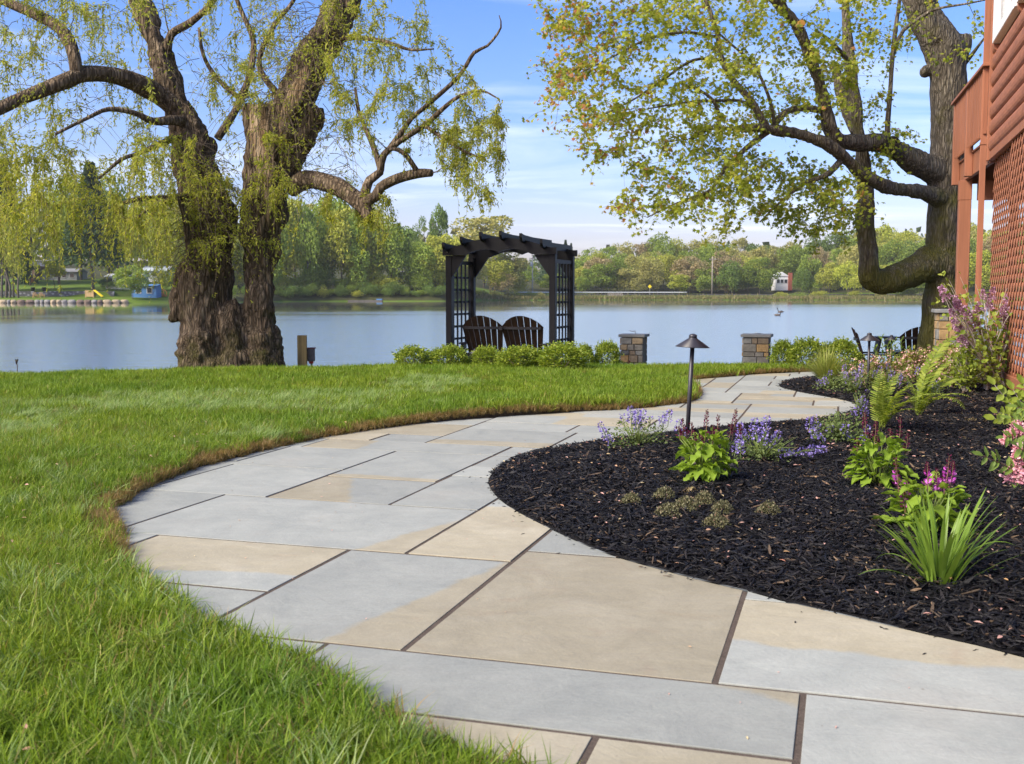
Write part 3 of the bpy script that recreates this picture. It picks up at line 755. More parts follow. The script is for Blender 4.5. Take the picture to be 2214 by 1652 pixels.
# ------------------------------------------------------------------ mulch chips
def chip(seed, L, w, h):
    g = np.random.default_rng(seed); xs = (-0.5, -0.15, 0.2, 0.5); V = []
    for i, x in enumerate(xs):
        k = (0.5, 1, 0.9, 0.35)[i]; yo, zo = g.normal(0, 0.18, 2) * (w, h * 1.5)
        for (a, b) in ((-1, -1), (1, -1), (1, 1), (-1, 1)):
            V.append((x * L + g.normal(0, 0.04) * L, a * w / 2 * k * g.uniform(0.7, 1.2) + yo, b * h / 2 * k * g.uniform(0.7, 1.2) + zo))
    Q = []
    for i in range(3):
        for j in range(4): Q.append((i * 4 + j, i * 4 + (j + 1) % 4, i * 4 + 4 + (j + 1) % 4, i * 4 + 4 + j))
    Q += [(3, 2, 1, 0), (12, 13, 14, 15)]
    return V, Q
m = Mat('mulch_chips'); oi = m.n('ObjectInfo'); f = m.noise(m.coords('Object', (1, 6, 6)), 60, 4, 0.6)
c1 = m.ramp(oi.outputs['Random'], [(0, (0.003, 0.003, 0.004)), (0.5, (0.006, 0.0055, 0.0065)), (0.82, (0.013, 0.012, 0.012)), (0.93, (0.032, 0.027, 0.024)), (0.975, (0.10, 0.07, 0.042)), (1.0, (0.24, 0.16, 0.09))])
m.principled(m.mix(m.rng(f, 0.3, 0.7, 0, 0.6), c1, m.mix(1.0, c1, (0.45, 0.45, 0.5), 'MULTIPLY')), 0.58, m.bump(f, 0.6, 0.003), 0.28)
M_CHIP = m.m
ct = []
for k in range(10):
    v, q = chip(500 + k, 0.014 + 0.0034 * k, 0.0038 + 0.0013 * (k % 4), 0.0024 + 0.0007 * (k % 3)); ct.append((v, q, (), 0))
Pm = []
for (y0, y1, dens) in ((2.0, 5.5, 8200), (5.5, 8.5, 4600), (8.5, 13.4, 1700)):
    P = sample(int(9 * (y1 - y0) * dens), -0.3, 8.7, y0, y1)
    P = P[(P[:, 0] < 0.5 * P[:, 1] + 0.5) & inside(P, BED_POLY)]; Pm.append(P)
Pm = np.concatenate(Pm); dm = poly_dist(Pm, RE); Pm = Pm[dm > 0.006]; dm = dm[dm > 0.006]
Sp = sample(26000, -0.4, 3.4, 2.4, 12.6); Sp = Sp[inside(Sp, PATH_POLY)]; ds_ = poly_dist(Sp, RE); Sp = Sp[(ds_ < 0.22) & (rng.random(len(Sp)) < 0.9 * np.exp(-ds_ / 0.022) + 0.012)]
nB = len(Pm); Pm = np.concatenate([Pm, Sp]); nM = len(Pm); print('mulch', nM, 'grass', nG)
rot = np.column_stack([rng.normal(0, 0.35, nM), rng.normal(0, 0.32, nM), rng.uniform(0, 2 * math.pi, nM)])
sc_ = rng.uniform(0.6, 1.45, nM) * np.where(Pm[:, 1] > 8.5, 1.35, 1.0); big = rng.random(nM) < 0.02; sc_[big] *= 1.7
sc_[nB:] *= 0.6; rot[nB:, :2] *= 0.3
mz = bed_z(Pm[:, 0], Pm[:, 1]) + rng.uniform(0.0, 0.022, nM); mz[nB:] = 0.0035
mul = instancer('bark_mulch', [M_CHIP], ct, np.column_stack([Pm, mz]), rot, np.column_stack([sc_ * 1.15, sc_, sc_]), rng.integers(0, 10, nM))
tag(mul, 'shredded black bark mulch over the planting bed', 'mulch')

# fallen pink and tan maple keys and petals
M_PETAL = leaf_mat('fallen_petal', [(0, (0.50, 0.25, 0.20)), (0.35, (0.62, 0.38, 0.30)), (0.6, (0.45, 0.27, 0.12)), (0.85, (0.66, 0.55, 0.30)), (1, (0.35, 0.12, 0.08))], 0.15)
P1 = sample(5200, -0.2, 6, 2.4, 12.8); P1 = P1[(P1[:, 0] < 0.5 * P1[:, 1] + 0.3) & inside(P1, BED_POLY)]
keep = vnoise(np.column_stack([P1 * 1.3, 0 * P1[:, 0]]), 5) + rng.random(len(P1)) * 0.6 > 0.72; P1 = P1[keep]
z1 = bed_z(P1[:, 0], P1[:, 1]) + 0.027
P2 = sample(420, -2, 3, 2, 12); P2 = P2[inside(P2, PATH_POLY)]; z2 = np.full(len(P2), 0.004)
P3 = sample(620, -4, 2, 1.6, 8); P3 = P3[inside(P3, LAWN_POLY) & (np.abs(P3[:, 0]) < 0.5 * P3[:, 1])]; z3 = lawn_z(P3[:, 0], P3[:, 1]) + 0.055
PP = np.concatenate([np.column_stack([P1, z1]), np.column_stack([P2, z2]), np.column_stack([P3, z3])])
a = rng.uniform(0, 2 * math.pi, len(PP)); dd = np.column_stack([np.cos(a), np.sin(a), rng.normal(0, 0.15, len(PP))])
nn = np.column_stack([rng.normal(0, 0.25, len(PP)), rng.normal(0, 0.25, len(PP)), np.ones(len(PP))])
Lp = rng.uniform(0.010, 0.028, len(PP)); Lp[len(P1):len(P1) + len(P2)] *= 0.55; V, F = scatter(LEAF6[0], LEAF6[1], PP, dd, nn, Lp, Lp * 0.42)
tag(link('fallen_petals', np_mesh('fallen_petals', V, F), M_PETAL), 'pink and tan petals fallen on mulch, stone and grass', 'petals', kind='stuff')
# ------------------------------------------------------------------ the two old trees
M_WBARK = bark_mat('willow_bark', (0.060, 0.043, 0.026), (0.200, 0.147, 0.092), (0.42, 0.33, 0.22), (0.075, 0.075, 0.014), 0.55, 1.0, 0.72, (-0.3, 1.2, 0.15))
M_MBARK = bark_mat('maple_bark', (0.080, 0.066, 0.046), (0.215, 0.182, 0.130), (0.38, 0.335, 0.255), (0.17, 0.16, 0.025), 0.75, 1.3, 0.6, (1.2, 2.8, 0.22))
M_PALEWOOD = simple('stripped_wood', (0.36, 0.27, 0.17), 0.4, 5, 0.8, 0.5, stretch=(6, 6, 1))
M_TWIG = simple('twig_bark', (0.13, 0.10, 0.065), 0.35, 6, 0.85, 0.2)
M_MTWIG = simple('maple_twig_bark', (0.12, 0.10, 0.075), 0.35, 6, 0.85, 0.2)
M_CUT = simple('fresh_cut_wood', (0.62, 0.30, 0.07), 0.2, 12, 0.7, 0.2)
M_ROT = simple('rotten_heartwood', (0.018, 0.013, 0.009), 0.5, 20, 0.95, 0.6)
M_WLEAF = leaf_mat('willow_leaf', [(0, (0.23, 0.28, 0.034)), (0.4, (0.33, 0.37, 0.05)), (0.75, (0.44, 0.46, 0.075)), (1, (0.52, 0.48, 0.10))], 0.52)
M_MLEAF = leaf_mat('maple_leaf', [(0, (0.22, 0.28, 0.03)), (0.4, (0.33, 0.385, 0.045)), (0.8, (0.44, 0.47, 0.065)), (1, (0.50, 0.44, 0.08))], 0.55)
M_MRED = leaf_mat('maple_red_leaf', [(0, (0.40, 0.15, 0.06)), (0.5, (0.50, 0.26, 0.10)), (1, (0.44, 0.34, 0.07))], 0.5)

def ctl(rows, Y0, scale=1.0):
    """rows (px, py, dY, r px) -> control points (x, y, z, r)"""
    out = []
    for px, py, dY, r in rows:
        Y = Y0 + dY; p = W(px, py, Y); out.append((p.x, p.y, p.z, r * Y / FPX * scale))
    return out

def fused(name, limbs, mat, parent, voxel=0.028, ridge=0.03, seed=1, burls=(), knob=0.0, cuts=(), bare=()):
    """limbs (control rows in metres) grown together into one wooden body with furrowed bark"""
    bm = MB()
    for L in limbs:
        P = smooth_path(L, 0.09); V, Q, Tt = tube_geo(P[:, :3], P[:, 3], 14); bm.add(V, Q, Tt)
    for (c, r) in burls:
        n = 8; V = []; Q = []
        for i in range(n + 1):
            for k in range(12):
                a, b = math.pi * i / n, 2 * math.pi * k / 12
                V.append((c[0] + r * math.sin(a) * math.cos(b), c[1] + r * math.sin(a) * math.sin(b), c[2] + r * math.cos(a)))
        for i in range(n):
            for k in range(12): Q.append((i * 12 + k, (i + 1) * 12 + k, (i + 1) * 12 + (k + 1) % 12, i * 12 + (k + 1) % 12))
        bm.add(V, Q)
    me = np_mesh('tmp', np.concatenate(bm.v), [np.concatenate(bm.q)] + ([np.concatenate(bm.t)] if bm.t else []))
    o = bpy.data.objects.new('tmp', me); COL.objects.link(o)
    md = o.modifiers.new('r', 'REMESH'); md.mode = 'VOXEL'; md.voxel_size = voxel
    ms = o.modifiers.new('s', 'SMOOTH'); ms.iterations = 6; ms.factor = 0.5
    dg = bpy.context.evaluated_depsgraph_get()
    m2 = bpy.data.meshes.new_from_object(o.evaluated_get(dg)); bpy.data.objects.remove(o); bpy.data.meshes.remove(me)
    n = len(m2.vertices); V = np.zeros(n * 3); m2.vertices.foreach_get('co', V); V = V.reshape(-1, 3)
    Nn = np.zeros(n * 3); m2.vertices.foreach_get('normal', Nn); Nn = Nn.reshape(-1, 3)
    wob = (vnoise(V * 2.0, seed + 7) - 0.5)[:, None] * 0.35
    S = V * np.array((15, 15, 2.4)) + wob * 9
    rd = 1 - np.abs(2 * vnoise(S, seed) - 1); rd2 = 1 - np.abs(2 * vnoise(S * 2.1, seed + 1) - 1)
    lump = vnoise(V * 3.2, seed + 2) - 0.5; lump2 = vnoise(V * 7.5, seed + 3) - 0.5
    d = ridge * (0.9 * (0.6 - rd ** 1.5) + 0.45 * (0.5 - rd2)) + lump * ridge * 2.2 + lump2 * ridge * 1.0
    if knob:
        low = np.clip((V[:, 2].min() + 1.5 - V[:, 2]) / 1.2, 0, 1)
        kn = np.clip(vnoise(V * 6.0, seed + 5) - 0.5, 0, 1) ** 0.8
        d = d + low * (kn * knob * 1.8 + (vnoise(V * 13, seed + 6) - 0.5) * knob * 0.5)
    for (c, r, depth) in cuts:
        q = np.linalg.norm((V - np.array(c)) * np.array((1, 0.5, 0.7)), axis=1); d = d - depth * np.exp(-(q / r) ** 2)
    if bare:
        at = np.zeros(n)
        for row in bare:
            B = np.array(row); Bp = smooth_path(B, 0.05)
            for q in Bp: at = np.maximum(at, np.clip(1.6 - np.linalg.norm((V - q[:3]) * np.array((1, .8, 1)), axis=1) / q[3], 0, 1))
        a_ = m2.attributes.new('bare', 'FLOAT', 'POINT'); a_.data.foreach_set('value', at.astype(np.float32)); d = d * (1 - 0.75 * at) - 0.012 * at
    V = V + Nn * d[:, None]
    if parent is not None: V = V - np.array(world_loc(parent))
    m2.vertices.foreach_set('co', V.astype(np.float32).ravel()); m2.materials.clear(); m2.materials.append(mat)
    m2.polygons.foreach_set('use_smooth', np.ones(len(m2.polygons), bool)); m2.name = name; m2.update()
    return link(name, m2, mat, parent)

class Branches:
    """greedy growth from hand-placed limbs to scattered tips"""
    def __init__(s): s.P = []; s.R = []; s.D = []
    def limb(s, C, step=0.1):
        P = smooth_path(C, step); d = np.gradient(P[:, :3], axis=0)
        s.P.append(P[:, :3]); s.R.append(P[:, 3]); s.D.append(unit(d)); return P
    def grow(s, targets, mb, arc=0.12, droop=0.0, r0=0.016, r1=0.0025, k_r=0.35, seg=7, maxlen=3.2, nudge=0.0):
        P = np.concatenate(s.P); Rr = np.concatenate(s.R); D = np.concatenate(s.D)
        tg = np.asarray(targets); dm = np.array([np.min(np.sum((P - t) ** 2, 1)) for t in tg]); out = []
        for i in np.argsort(dm):
            t = tg[i]; v = t - P; L = np.linalg.norm(v, axis=1)
            cost = L * (1.35 - 0.35 * np.sum(unit(v) * D, 1)) + nudge * np.maximum(0, P[:, 2] - t[2])
            j = int(np.argmin(cost)); Lj = L[j]
            if Lj < 0.05 or Lj > maxlen: continue
            a = P[j]; d0 = unit(D[j] * 0.6 + unit(t - a)); ctrl = a + d0 * Lj * 0.45 + np.array((0, 0, arc * Lj))
            u = np.linspace(0, 1, seg + 1)[:, None]
            C = (1 - u) ** 2 * a + 2 * u * (1 - u) * ctrl + u * u * t
            C[:, 2] -= droop * Lj * u[:, 0] ** 3
            jit = rng.normal(0, 0.02 * Lj, (seg + 1, 3)); jit[0] = 0; C = C + jit * 0.6
            ra = max(r1 * 1.3, min(Rr[j] * k_r + 0.002, r0 * (0.35 + Lj * 0.55))); r = np.linspace(ra, r1, seg + 1)
            V, Q, Tt = tube_geo(C, r, 5 if ra > 0.012 else 4, False); mb.add(V, Q)
            d = unit(np.gradient(C, axis=0))
            s.P.append(C[1:]); s.R.append(r[1:]); s.D.append(d[1:])
            P = np.concatenate([P, C[1:]]); Rr = np.concatenate([Rr, r[1:]]); D = np.concatenate([D, d[1:]])
            out.append(C)
        return out

def poly_points(poly, n, Y0, sd, clamp=None, bias=None):
    poly = np.array(poly, float); lo, hi = poly.min(0), poly.max(0); out = []
    while len(out) < n:
        p = rng.uniform(lo, hi)
        if not inside(p[None], poly)[0]: continue
        if bias is not None and rng.random() > bias(p): continue
        dy = rng.normal(0, sd); dy = max(-2.2 * sd, min(2.2 * sd, dy))
        out.append(tuple(W(p[0], p[1], Y0 + dy)))
    return np.array(out)

# ---------------- willow
WY = 15.2
wbase = W(490, 800, WY); wbase.z = float(T(np.array([wbase.x]), np.array([WY]))[0])
willow = thing('willow_tree', wbase, 'huge old willow with a mossy split trunk and drooping yellow-green twigs', 'tree')
ws_l = ctl([(446, 830, 0, 92), (450, 790, 0, 68), (450, 745, 0, 61), (447, 700, 0, 56), (446, 640, 0, 55), (452, 590, 0, 51), (455, 540, 0, 49), (456, 480, 0, 53), (444, 430, 0, 50), (430, 370, .05, 47), (418, 320, .1, 43), (398, 262, .15, 34), (375, 205, .2, 28), (345, 120, .3, 24), (322, 60, .35, 23), (303, 0, .4, 22), (278, -90, .5, 19), (255, -180, .6, 12)], WY)
ws_r = ctl([(558, 830, -.05, 54), (558, 780, -.05, 43), (558, 730, 0, 44), (559, 690, 0, 36), (563, 630, 0, 34), (564, 570, 0, 35), (564, 520, 0, 41), (570, 470, 0, 46), (572, 420, 0, 48), (576, 370, 0, 47), (583, 320, 0, 47), (592, 280, 0, 46)], WY)
ws_lean = ctl([(590, 300, 0, 44), (612, 255, 0, 44), (640, 210, 0, 42), (672, 140, 0.05, 40), (716, 62, 0.1, 35), (741, 0, 0.2, 36), (775, -80, .3, 30), (815, -180, .4, 22)], WY)
ws_top = ctl([(566, 350, -.1, 34), (560, 290, -.12, 30), (557, 226, -.14, 28)], WY)
ws_stub = ctl([(610, 370, .05, 30), (645, 315, .05, 27), (672, 265, 0, 27), (680, 228, -.05, 22)], WY)
ws_root = [ctl([(402, 830, -.1, 34), (410, 770, -.05, 26), (420, 715, 0, 25)], WY), ctl([(505, 830, -.22, 46), (505, 760, -.18, 36), (502, 690, -.1, 30), (497, 660, 0, 26)], WY), ctl([(590, 830, -.1, 34), (585, 760, 0, 24), (578, 710, 0, 22)], WY),
           ctl([(392, 690, 0.1, 18), (392, 640, 0.1, 24), (402, 600, .05, 26), (420, 560, 0, 26)], WY)]
ws_burl = [(tuple(W(598, 548, WY)), .09), (tuple(W(592, 580, WY)), .07), (tuple(W(515, 690, WY)), .12), (tuple(W(594, 715, WY)), .1), (tuple(W(440, 735, WY - .35)), .13), (tuple(W(565, 735, WY - .2)), .12), (tuple(W(390, 640, WY)), .12)]
fused('trunk', [ws_l, ws_r, ws_lean, ws_top, ws_stub] + ws_root, M_WBARK, willow, 0.026, 0.050, 3, ws_burl, 0.065, [(tuple(W(463, 600, WY - .38)), 0.09, 0.16)],
      [ctl([(556, 235, -.25, 16), (556, 300, -.32, 16), (566, 350, -.38, 16), (576, 410, -.4, 15), (580, 460, -.36, 12), (582, 500, -.32, 8)], WY), ctl([(610, 290, -.26, 10), (622, 235, -.3, 14), (640, 190, -.3, 14), (660, 145, -.28, 9)], WY), ctl([(395, 200, -.1, 9), (368, 120, .1, 10), (345, 50, .2, 12), (320, -20, .3, 10)], WY)])
wood = Branches(); LM = MB(); limbs_w = []
def wl_(rows):
    C = ctl(rows, WY); P = wood.limb(C); V = tube_geo(P[:, :3], P[:, 3] * (1 + 0.18 * (vnoise(P[:, :3] * 5, 9) - 0.5)), 10); mb = MB(); mb.add(*V)
    mb.build('limb', M_WBARK, willow, True); return P
wl_([(385, 240, .1, 20), (348, 208, 0, 21), (293, 178, -.3, 21), (238, 162, -.6, 18), (183, 160, -.9, 17), (147, 173, -1.1, 16), (92, 195, -1.3, 15), (37, 217, -1.5, 13), (-20, 246, -1.7, 12), (-110, 300, -1.9, 9), (-190, 380, -2, 5)])
wl_([(165, 168, -1, 13), (162, 130, -1, 13), (147, 84, -.9, 13), (121, 55, -.8, 12), (73, 29, -.6, 11), (29, 11, -.5, 10), (-40, -20, -.3, 8)])
wl_([(630, 405, 0, 22), (666, 388, -.2, 20), (720, 400, -.5, 19), (757, 421, -.7, 18), (787, 447, -.8, 17), (799, 478, -.9, 10)])
wl_([(780, 440, -.8, 12), (812, 425, -.9, 12), (823, 405, -.9, 11), (860, 386, -1, 11), (904, 375, -1.1, 10), (933, 374, -1.2, 8)])
wl_([(785, 436, -.8, 10), (790, 415, -.8, 10), (799, 390, -.8, 10), (822, 372, -.8, 9), (819, 352, -.7, 7), (805, 311, -.6, 6), (790, 278, -.5, 5), (775, 238, -.4, 4), (768, 190, -.3, 3)])
wl_([(824, 370, -.8, 7), (830, 335, -.8, 7), (867, 304, -.9, 6), (918, 271, -1.1, 6), (959, 234, -1.3, 5), (992, 209, -1.4, 4), (1040, 196, -1.6, 2.5), (1080, 215, -1.8, 1.5)])
wl_([(836, 330, -.8, 6), (867, 288, -.7, 6), (890, 256, -.6, 5), (929, 223, -.6, 5), (992, 165, -.7, 4.5), (1025, 114, -.8, 4), (1054, 99, -.8, 3), (1083, 60, -.8, 2), (1079, 33, -.8, 1)])
wl_([(904, 374, -1.1, 6), (876, 333, -1.2, 5), (852, 322, -1.2, 4), (838, 324, -1.2, 3)])
wl_([(918, 271, -1.1, 4), (945, 290, -1.3, 4), (975, 310, -1.5, 3.5), (1010, 330, -1.7, 3), (1050, 345, -1.9, 2)])
wl_([(730, 90, 0, 7), (761, 81, -.2, 6), (823, 88, -.5, 5), (860, 99, -.7, 4), (889, 108, -.8, 3), (938, 106, -1, 1.5)])
wl_([(405, 262, .1, 12), (372, 260, -.3, 11), (330, 262, -.6, 8), (290, 244, -.8, 6), (235, 236, -1, 5), (190, 255, -1.2, 4), (120, 290, -1.4, 3)])
wl_([(395, 290, 0, 8), (345, 312, -.5, 7), (300, 332, -.8, 5), (262, 345, -1, 4), (215, 385, -1.2, 2.5)])
wl_([(470, 300, .2, 9), (500, 255, .3, 8), (520, 215, .4, 8), (540, 160, .5, 7), (548, 90, .6, 6), (520, 20, .7, 5), (490, -60, .8, 4)])
wl_([(360, 120, .3, 10), (370, 75, .2, 9), (410, 50, 0, 8), (450, 15, -.2, 6), (480, -30, -.3, 5), (520, -90, -.4, 4)])
wl_([(520, 215, .4, 5), (470, 170, .4, 5), (440, 120, .3, 4), (430, 60, .3, 3)])
wl_([(600, 205, .2, 7), (560, 140, .3, 6), (590, 60, .4, 5), (640, -10, .5, 4), (650, -100, .6, 3)])
wl_([(410, 425, -.1, 9), (350, 430, -.6, 8), (300, 430, -.9, 6), (265, 440, -1.1, 4)])
wl_([(425, 580, -.35, 8), (412, 550, -.5, 8), (405, 505, -.6, 7), (398, 460, -.7, 7), (380, 430, -.8, 5), (330, 445, -1, 4), (300, 470, -1.2, 3)])
mbt = MB()
LT = [([(-180, -160), (340, -160), (340, 60), (300, 250), (120, 330), (-180, 430)], 150, 15.0, 1.4),
      ([(380, -160), (700, -160), (620, 190), (470, 270)], 75, 15.5, 1.0),
      ([(690, -120), (900, -80), (960, 80), (1040, 190), (1095, 270), (1085, 420), (960, 330), (860, 330), (690, 330)], 130, 14.4, 0.9),
      ([(900, 250), (1100, 240), (1085, 440), (1000, 440), (930, 330)], 46, 13.8, 0.6),
      ([(0, 300), (380, 280), (400, 470), (240, 520), (-60, 520)], 105, 14.2, 0.9),
      ([(390, 300), (640, 260), (650, 540), (400, 560)], 46, 14.6, 0.25),
      ([(690, 370), (860, 430), (870, 520), (690, 470)], 26, 14.6, 0.4)]
leafP, leafD = [], []
for k, (pg, n, Y0, sd_) in enumerate(LT):
    tg = poly_points(pg, n, Y0, sd_)
    paths = wood.grow(tg, mbt, arc=0.16, droop=0.05, r0=0.014, r1=0.0022, maxlen=2.6)
    for C in paths:
        m_ = len(C)
        for q in range(2, m_):
            d = C[q] - C[q - 1]
            for _ in range(10):
                leafP.append(C[q] - d * rng.random() + rng.normal(0, 0.03, 3)); v = unit(rng.normal(size=3)) + unit(d) * 0.8 + np.array((0, 0, -0.5)); leafD.append(v)
        for s_ in range(rng.integers(3, 6)):
            q = rng.integers(2, m_); a = C[q]; L = rng.uniform(0.15, 0.75) * (1.35 if k == 4 else 0.5 if k in (1, 2, 3) else 0.62); az = rng.uniform(0, 2 * math.pi); out = rng.uniform(0.12, 0.4) * L
            u = np.linspace(0, 1, 6)
            S = a + np.column_stack([np.cos(az) * out * np.sin(u * 1.4), np.sin(az) * out * np.sin(u * 1.4), 0.12 * L * np.sin(u * 3) - L * u ** 1.6]) + rng.normal(0, 0.008, (6, 3))
            V, Q, Tt = tube_geo(S, np.linspace(0.0028, 0.0012, 6), 3, False); mbt.add(V, Q)
            nl = int(L / 0.017)
            for w in range(nl):
                t = rng.uniform(0.12, 1) * 5; i = min(4, int(t)); p = S[i] + (S[i + 1] - S[i]) * (t - i)
                leafP.append(p); leafD.append(unit(rng.normal(size=3)) * 0.8 + unit(S[i + 1] - S[i]) * 0.9)
# bare whiskery sprouts round the stems
for _ in range(760):
    px, py = (rng.uniform(400, 490), rng.uniform(330, 560)) if rng.random() < 0.4 else ((rng.uniform(560, 760), rng.uniform(0, 420)) if rng.random() < 0.75 else (rng.uniform(-20, 620), rng.uniform(0, 330)))
    a = np.array(W(px, py, WY - rng.uniform(0.15, 0.45))); L = rng.uniform(0.25, 0.9); az = rng.uniform(0, 2 * math.pi)
    u = np.linspace(0, 1, 6); up = rng.uniform(-0.3, 0.5)
    S = a + np.column_stack([np.cos(az) * L * u, np.sin(az) * L * u * 0.6 - 0.05 * u, L * (up * u - 0.7 * u * u)]) + np.cumsum(rng.normal(0, 0.014, (6, 3)), 0)
    V, Q, Tt = tube_geo(S, np.linspace(0.005, 0.0015, 6), 3, False); mbt.add(V, Q)
    for w in range(rng.integers(2, 16)):
        i = rng.integers(2, 6); leafP.append(S[i] + rng.normal(0, 0.02, 3)); leafD.append(rng.normal(size=3) + np.array((0, 0, -0.4)))
tag(mbt.build('twigs', M_TWIG, willow), kind='stuff')
leafP, leafD = np.array(leafP), np.array(leafD)
print('willow leaves', len(leafP))
Ll = rng.uniform(0.034, 0.07, len(leafP)); V, F = scatter(LEAF2[0], LEAF2[1], leafP - np.array(wbase), leafD, rand_dirs(len(leafP)), Ll, Ll * 0.30)
tag(link('leaves', np_mesh('leaves', V, F), M_WLEAF, willow), kind='stuff')

# ---------------- maple
MY = 16.2
mbase = W(2012, 770, MY); mbase.z = -0.45
maple = thing('maple_tree', mbase, 'big maple by the house with a low elbowed limb and young coppery-green leaves', 'tree')
mt = ctl([(2022, 860, 0, 52), (2018, 770, 0, 36), (2021, 720, 0, 33), (2027, 680, 0, 34), (2036, 640, 0, 38), (2042, 590, 0, 38), (2040, 520, 0, 35), (2042, 450, 0, 34), (2044, 400, 0, 36), (2047, 350, 0, 38), (2050, 290, 0, 36), (2050, 220, 0, 37), (2050, 162, 0, 37), (2046, 120, 0, 42), (2028, 84, 0, 40), (2003, 42, 0, 33), (1987, 0, 0, 34), (1965, -70, .1, 30), (1940, -160, .2, 22)], MY)
mt_r = ctl([(2050, 170, .1, 26), (2065, 130, .1, 26), (2072, 100, .1, 25), (2074, 76, .1, 24)], MY)
m_el = ctl([(2040, 570, 0, 44), (2005, 572, -.1, 38), (1970, 588, -.2, 32), (1935, 604, -.3, 30), (1903, 612, -.35, 27), (1880, 596, -.4, 25), (1878, 565, -.4, 21), (1875, 520, -.4, 20), (1870, 470, -.4, 19), (1871, 420, -.35, 18), (1866, 357, -.3, 16), (1855, 276, -.2, 14), (1845, 195, -.1, 13), (1838, 130, 0, 11), (1831, 65, .1, 10), (1827, 0, .2, 9), (1820, -90, .3, 7)], MY)
m_l2 = ctl([(2040, 375, 0, 34), (2000, 358, -.15, 29), (1967, 344, -.25, 26), (1935, 324, -.4, 21), (1903, 309, -.5, 20), (1854, 308, -.7, 18), (1812, 303, -.9, 18), (1794, 272, -1, 16), (1773, 182, -1.1, 13), (1753, 123, -1.2, 13), (1724, 58, -1.3, 13), (1690, 15, -1.4, 12), (1640, -50, -1.6, 10), (1570, -130, -1.8, 6)], MY)
m_l3 = ctl([(2035, 430, -.1, 22), (1997, 416, -.3, 18), (1935, 408, -.6, 15), (1870, 383, -.9, 15), (1838, 352, -1.05, 15), (1805, 323, -1.2, 13), (1773, 305, -1.3, 13), (1724, 289, -1.4, 12), (1675, 280, -1.5, 11), (1643, 276, -1.6, 10), (1578, 279, -1.8, 7.5), (1530, 280, -1.9, 6), (1497, 299, -2, 5), (1449, 305, -2.1, 4), (1410, 315, -2.2, 3), (1351, 325, -2.3, 2.4), (1286, 334, -2.5, 2), (1231, 334, -2.6, 1.2)], MY)
m_kn = ctl([(1935, 325, -.4, 19), (1930, 312, -.62, 16)], MY)
m_back = ctl([(1852, 285, .2, 13), (1835, 250, .3, 13), (1820, 200, .35, 13), (1810, 160, .35, 12), (1802, 138, .35, 11)], MY)
m_fl = [ctl([(2055, 860, .1, 40), (2040, 740, .05, 26), (2045, 660, 0, 28)], MY)]
fused('trunk', [mt, mt_r, m_el, m_l2, m_l3, m_kn, m_back] + m_fl, M_MBARK, maple, 0.026, 0.018, 13, [(tuple(W(1896, 606, MY - .35)), .18), (tuple(W(2000, 155, MY)), .09), (tuple(W(2000, 560, MY - .1)), .2)], 0.0, [(tuple(W(2030, 98, MY - .3)), 0.09, 0.1)])
def disc(px, py, Y, r, d, mat, nm):
    c = np.array(W(px, py, Y)); d = unit(np.array(d, float)); mb = MB(); V, Q, Tt = tube_geo([c - d * 0.05, c + d * 0.008], [r, r], 18); mb.add(V, Q, Tt); return mb.build(nm, mat, maple)
disc(1930, 310, MY - .72, .105, (0, -1, 0.05), M_ROT, 'hollow_knot')
disc(1733, 51, MY - 1.42, .05, (.1, -1, 0), M_CUT, 'pruning_cut'); disc(1766, 117, MY - 1.32, .037, (.1, -1, 0), M_CUT, 'pruning_cut'); disc(1781, 234, MY - 1.13, .03, (-.6, -1, .2), M_CUT, 'pruning_cut')
mw = Branches(); mtw = MB()
for C in (mt[10:], m_el[7:], m_l2[4:], m_l3[4:]): mw.limb(C)
def ml_(rows):
    C = ctl(rows, MY); P = mw.limb(C); mb = MB(); V = tube_geo(P[:, :3], P[:, 3] * (1 + 0.15 * (vnoise(P[:, :3] * 6, 19) - 0.5)), 8); mb.add(*V); mb.build('limb', M_MBARK, maple, True)
ml_([(1920, 295, -.5, 6), (1919, 270, -.5, 6), (1925, 195, -.5, 5), (1929, 130, -.5, 5), (1938, 49, -.5, 4.5), (1945, 0, -.5, 4), (1950, -80, -.5, 3)])
ml_([(1930, 120, -.5, 4), (1937, 100, -.5, 4), (1954, 65, -.55, 4), (2000, 32, -.6, 4), (2026, 19, -.7, 3), (2090, 8, -.9, 2), (2130, 0, -1, 1.5)])
ml_([(1660, 279, -1.55, 8), (1643, 252, -1.55, 8), (1630, 227, -1.5, 8), (1604, 195, -1.5, 7.5), (1578, 165, -1.5, 7), (1559, 123, -1.5, 6), (1549, 65, -1.5, 5), (1526, 0, -1.5, 4.5), (1500, -80, -1.5, 3)])
ml_([(1662, 284, -1.5, 6), (1650, 292, -1.5, 6), (1620, 315, -1.7, 5.5), (1588, 344, -1.8, 5), (1562, 373, -2, 4.5), (1545, 400, -2.1, 4), (1531, 415, -2.2, 4), (1490, 430, -2.3, 2.5), (1449, 445, -2.4, 1.8), (1400, 470, -2.5, 1.2)])
ml_([(1672, 276, -1.5, 7), (1680, 262, -1.4, 7), (1698, 243, -1.3, 7), (1720, 236, -1.2, 7), (1745, 234, -1.1, 7), (1780, 240, -1.05, 7)])
ml_([(1820, 345, -1.1, 7), (1805, 362, -1.2, 7), (1783, 380, -1.3, 6), (1740, 396, -1.4, 4.5), (1715, 415, -1.5, 3), (1692, 432, -1.6, 2.5), (1643, 480, -1.8, 1.5)])
ml_([(1674, 270, -1.5, 4), (1670, 240, -1.5, 4), (1659, 201, -1.6, 3.5), (1630, 140, -1.7, 3), (1594, 107, -1.8, 2.5), (1540, 60, -1.9, 2)])
ml_([(1545, 280, -1.9, 4), (1556, 255, -1.9, 4), (1540, 215, -2, 3.5), (1510, 195, -2, 3), (1470, 180, -2.1, 2)])
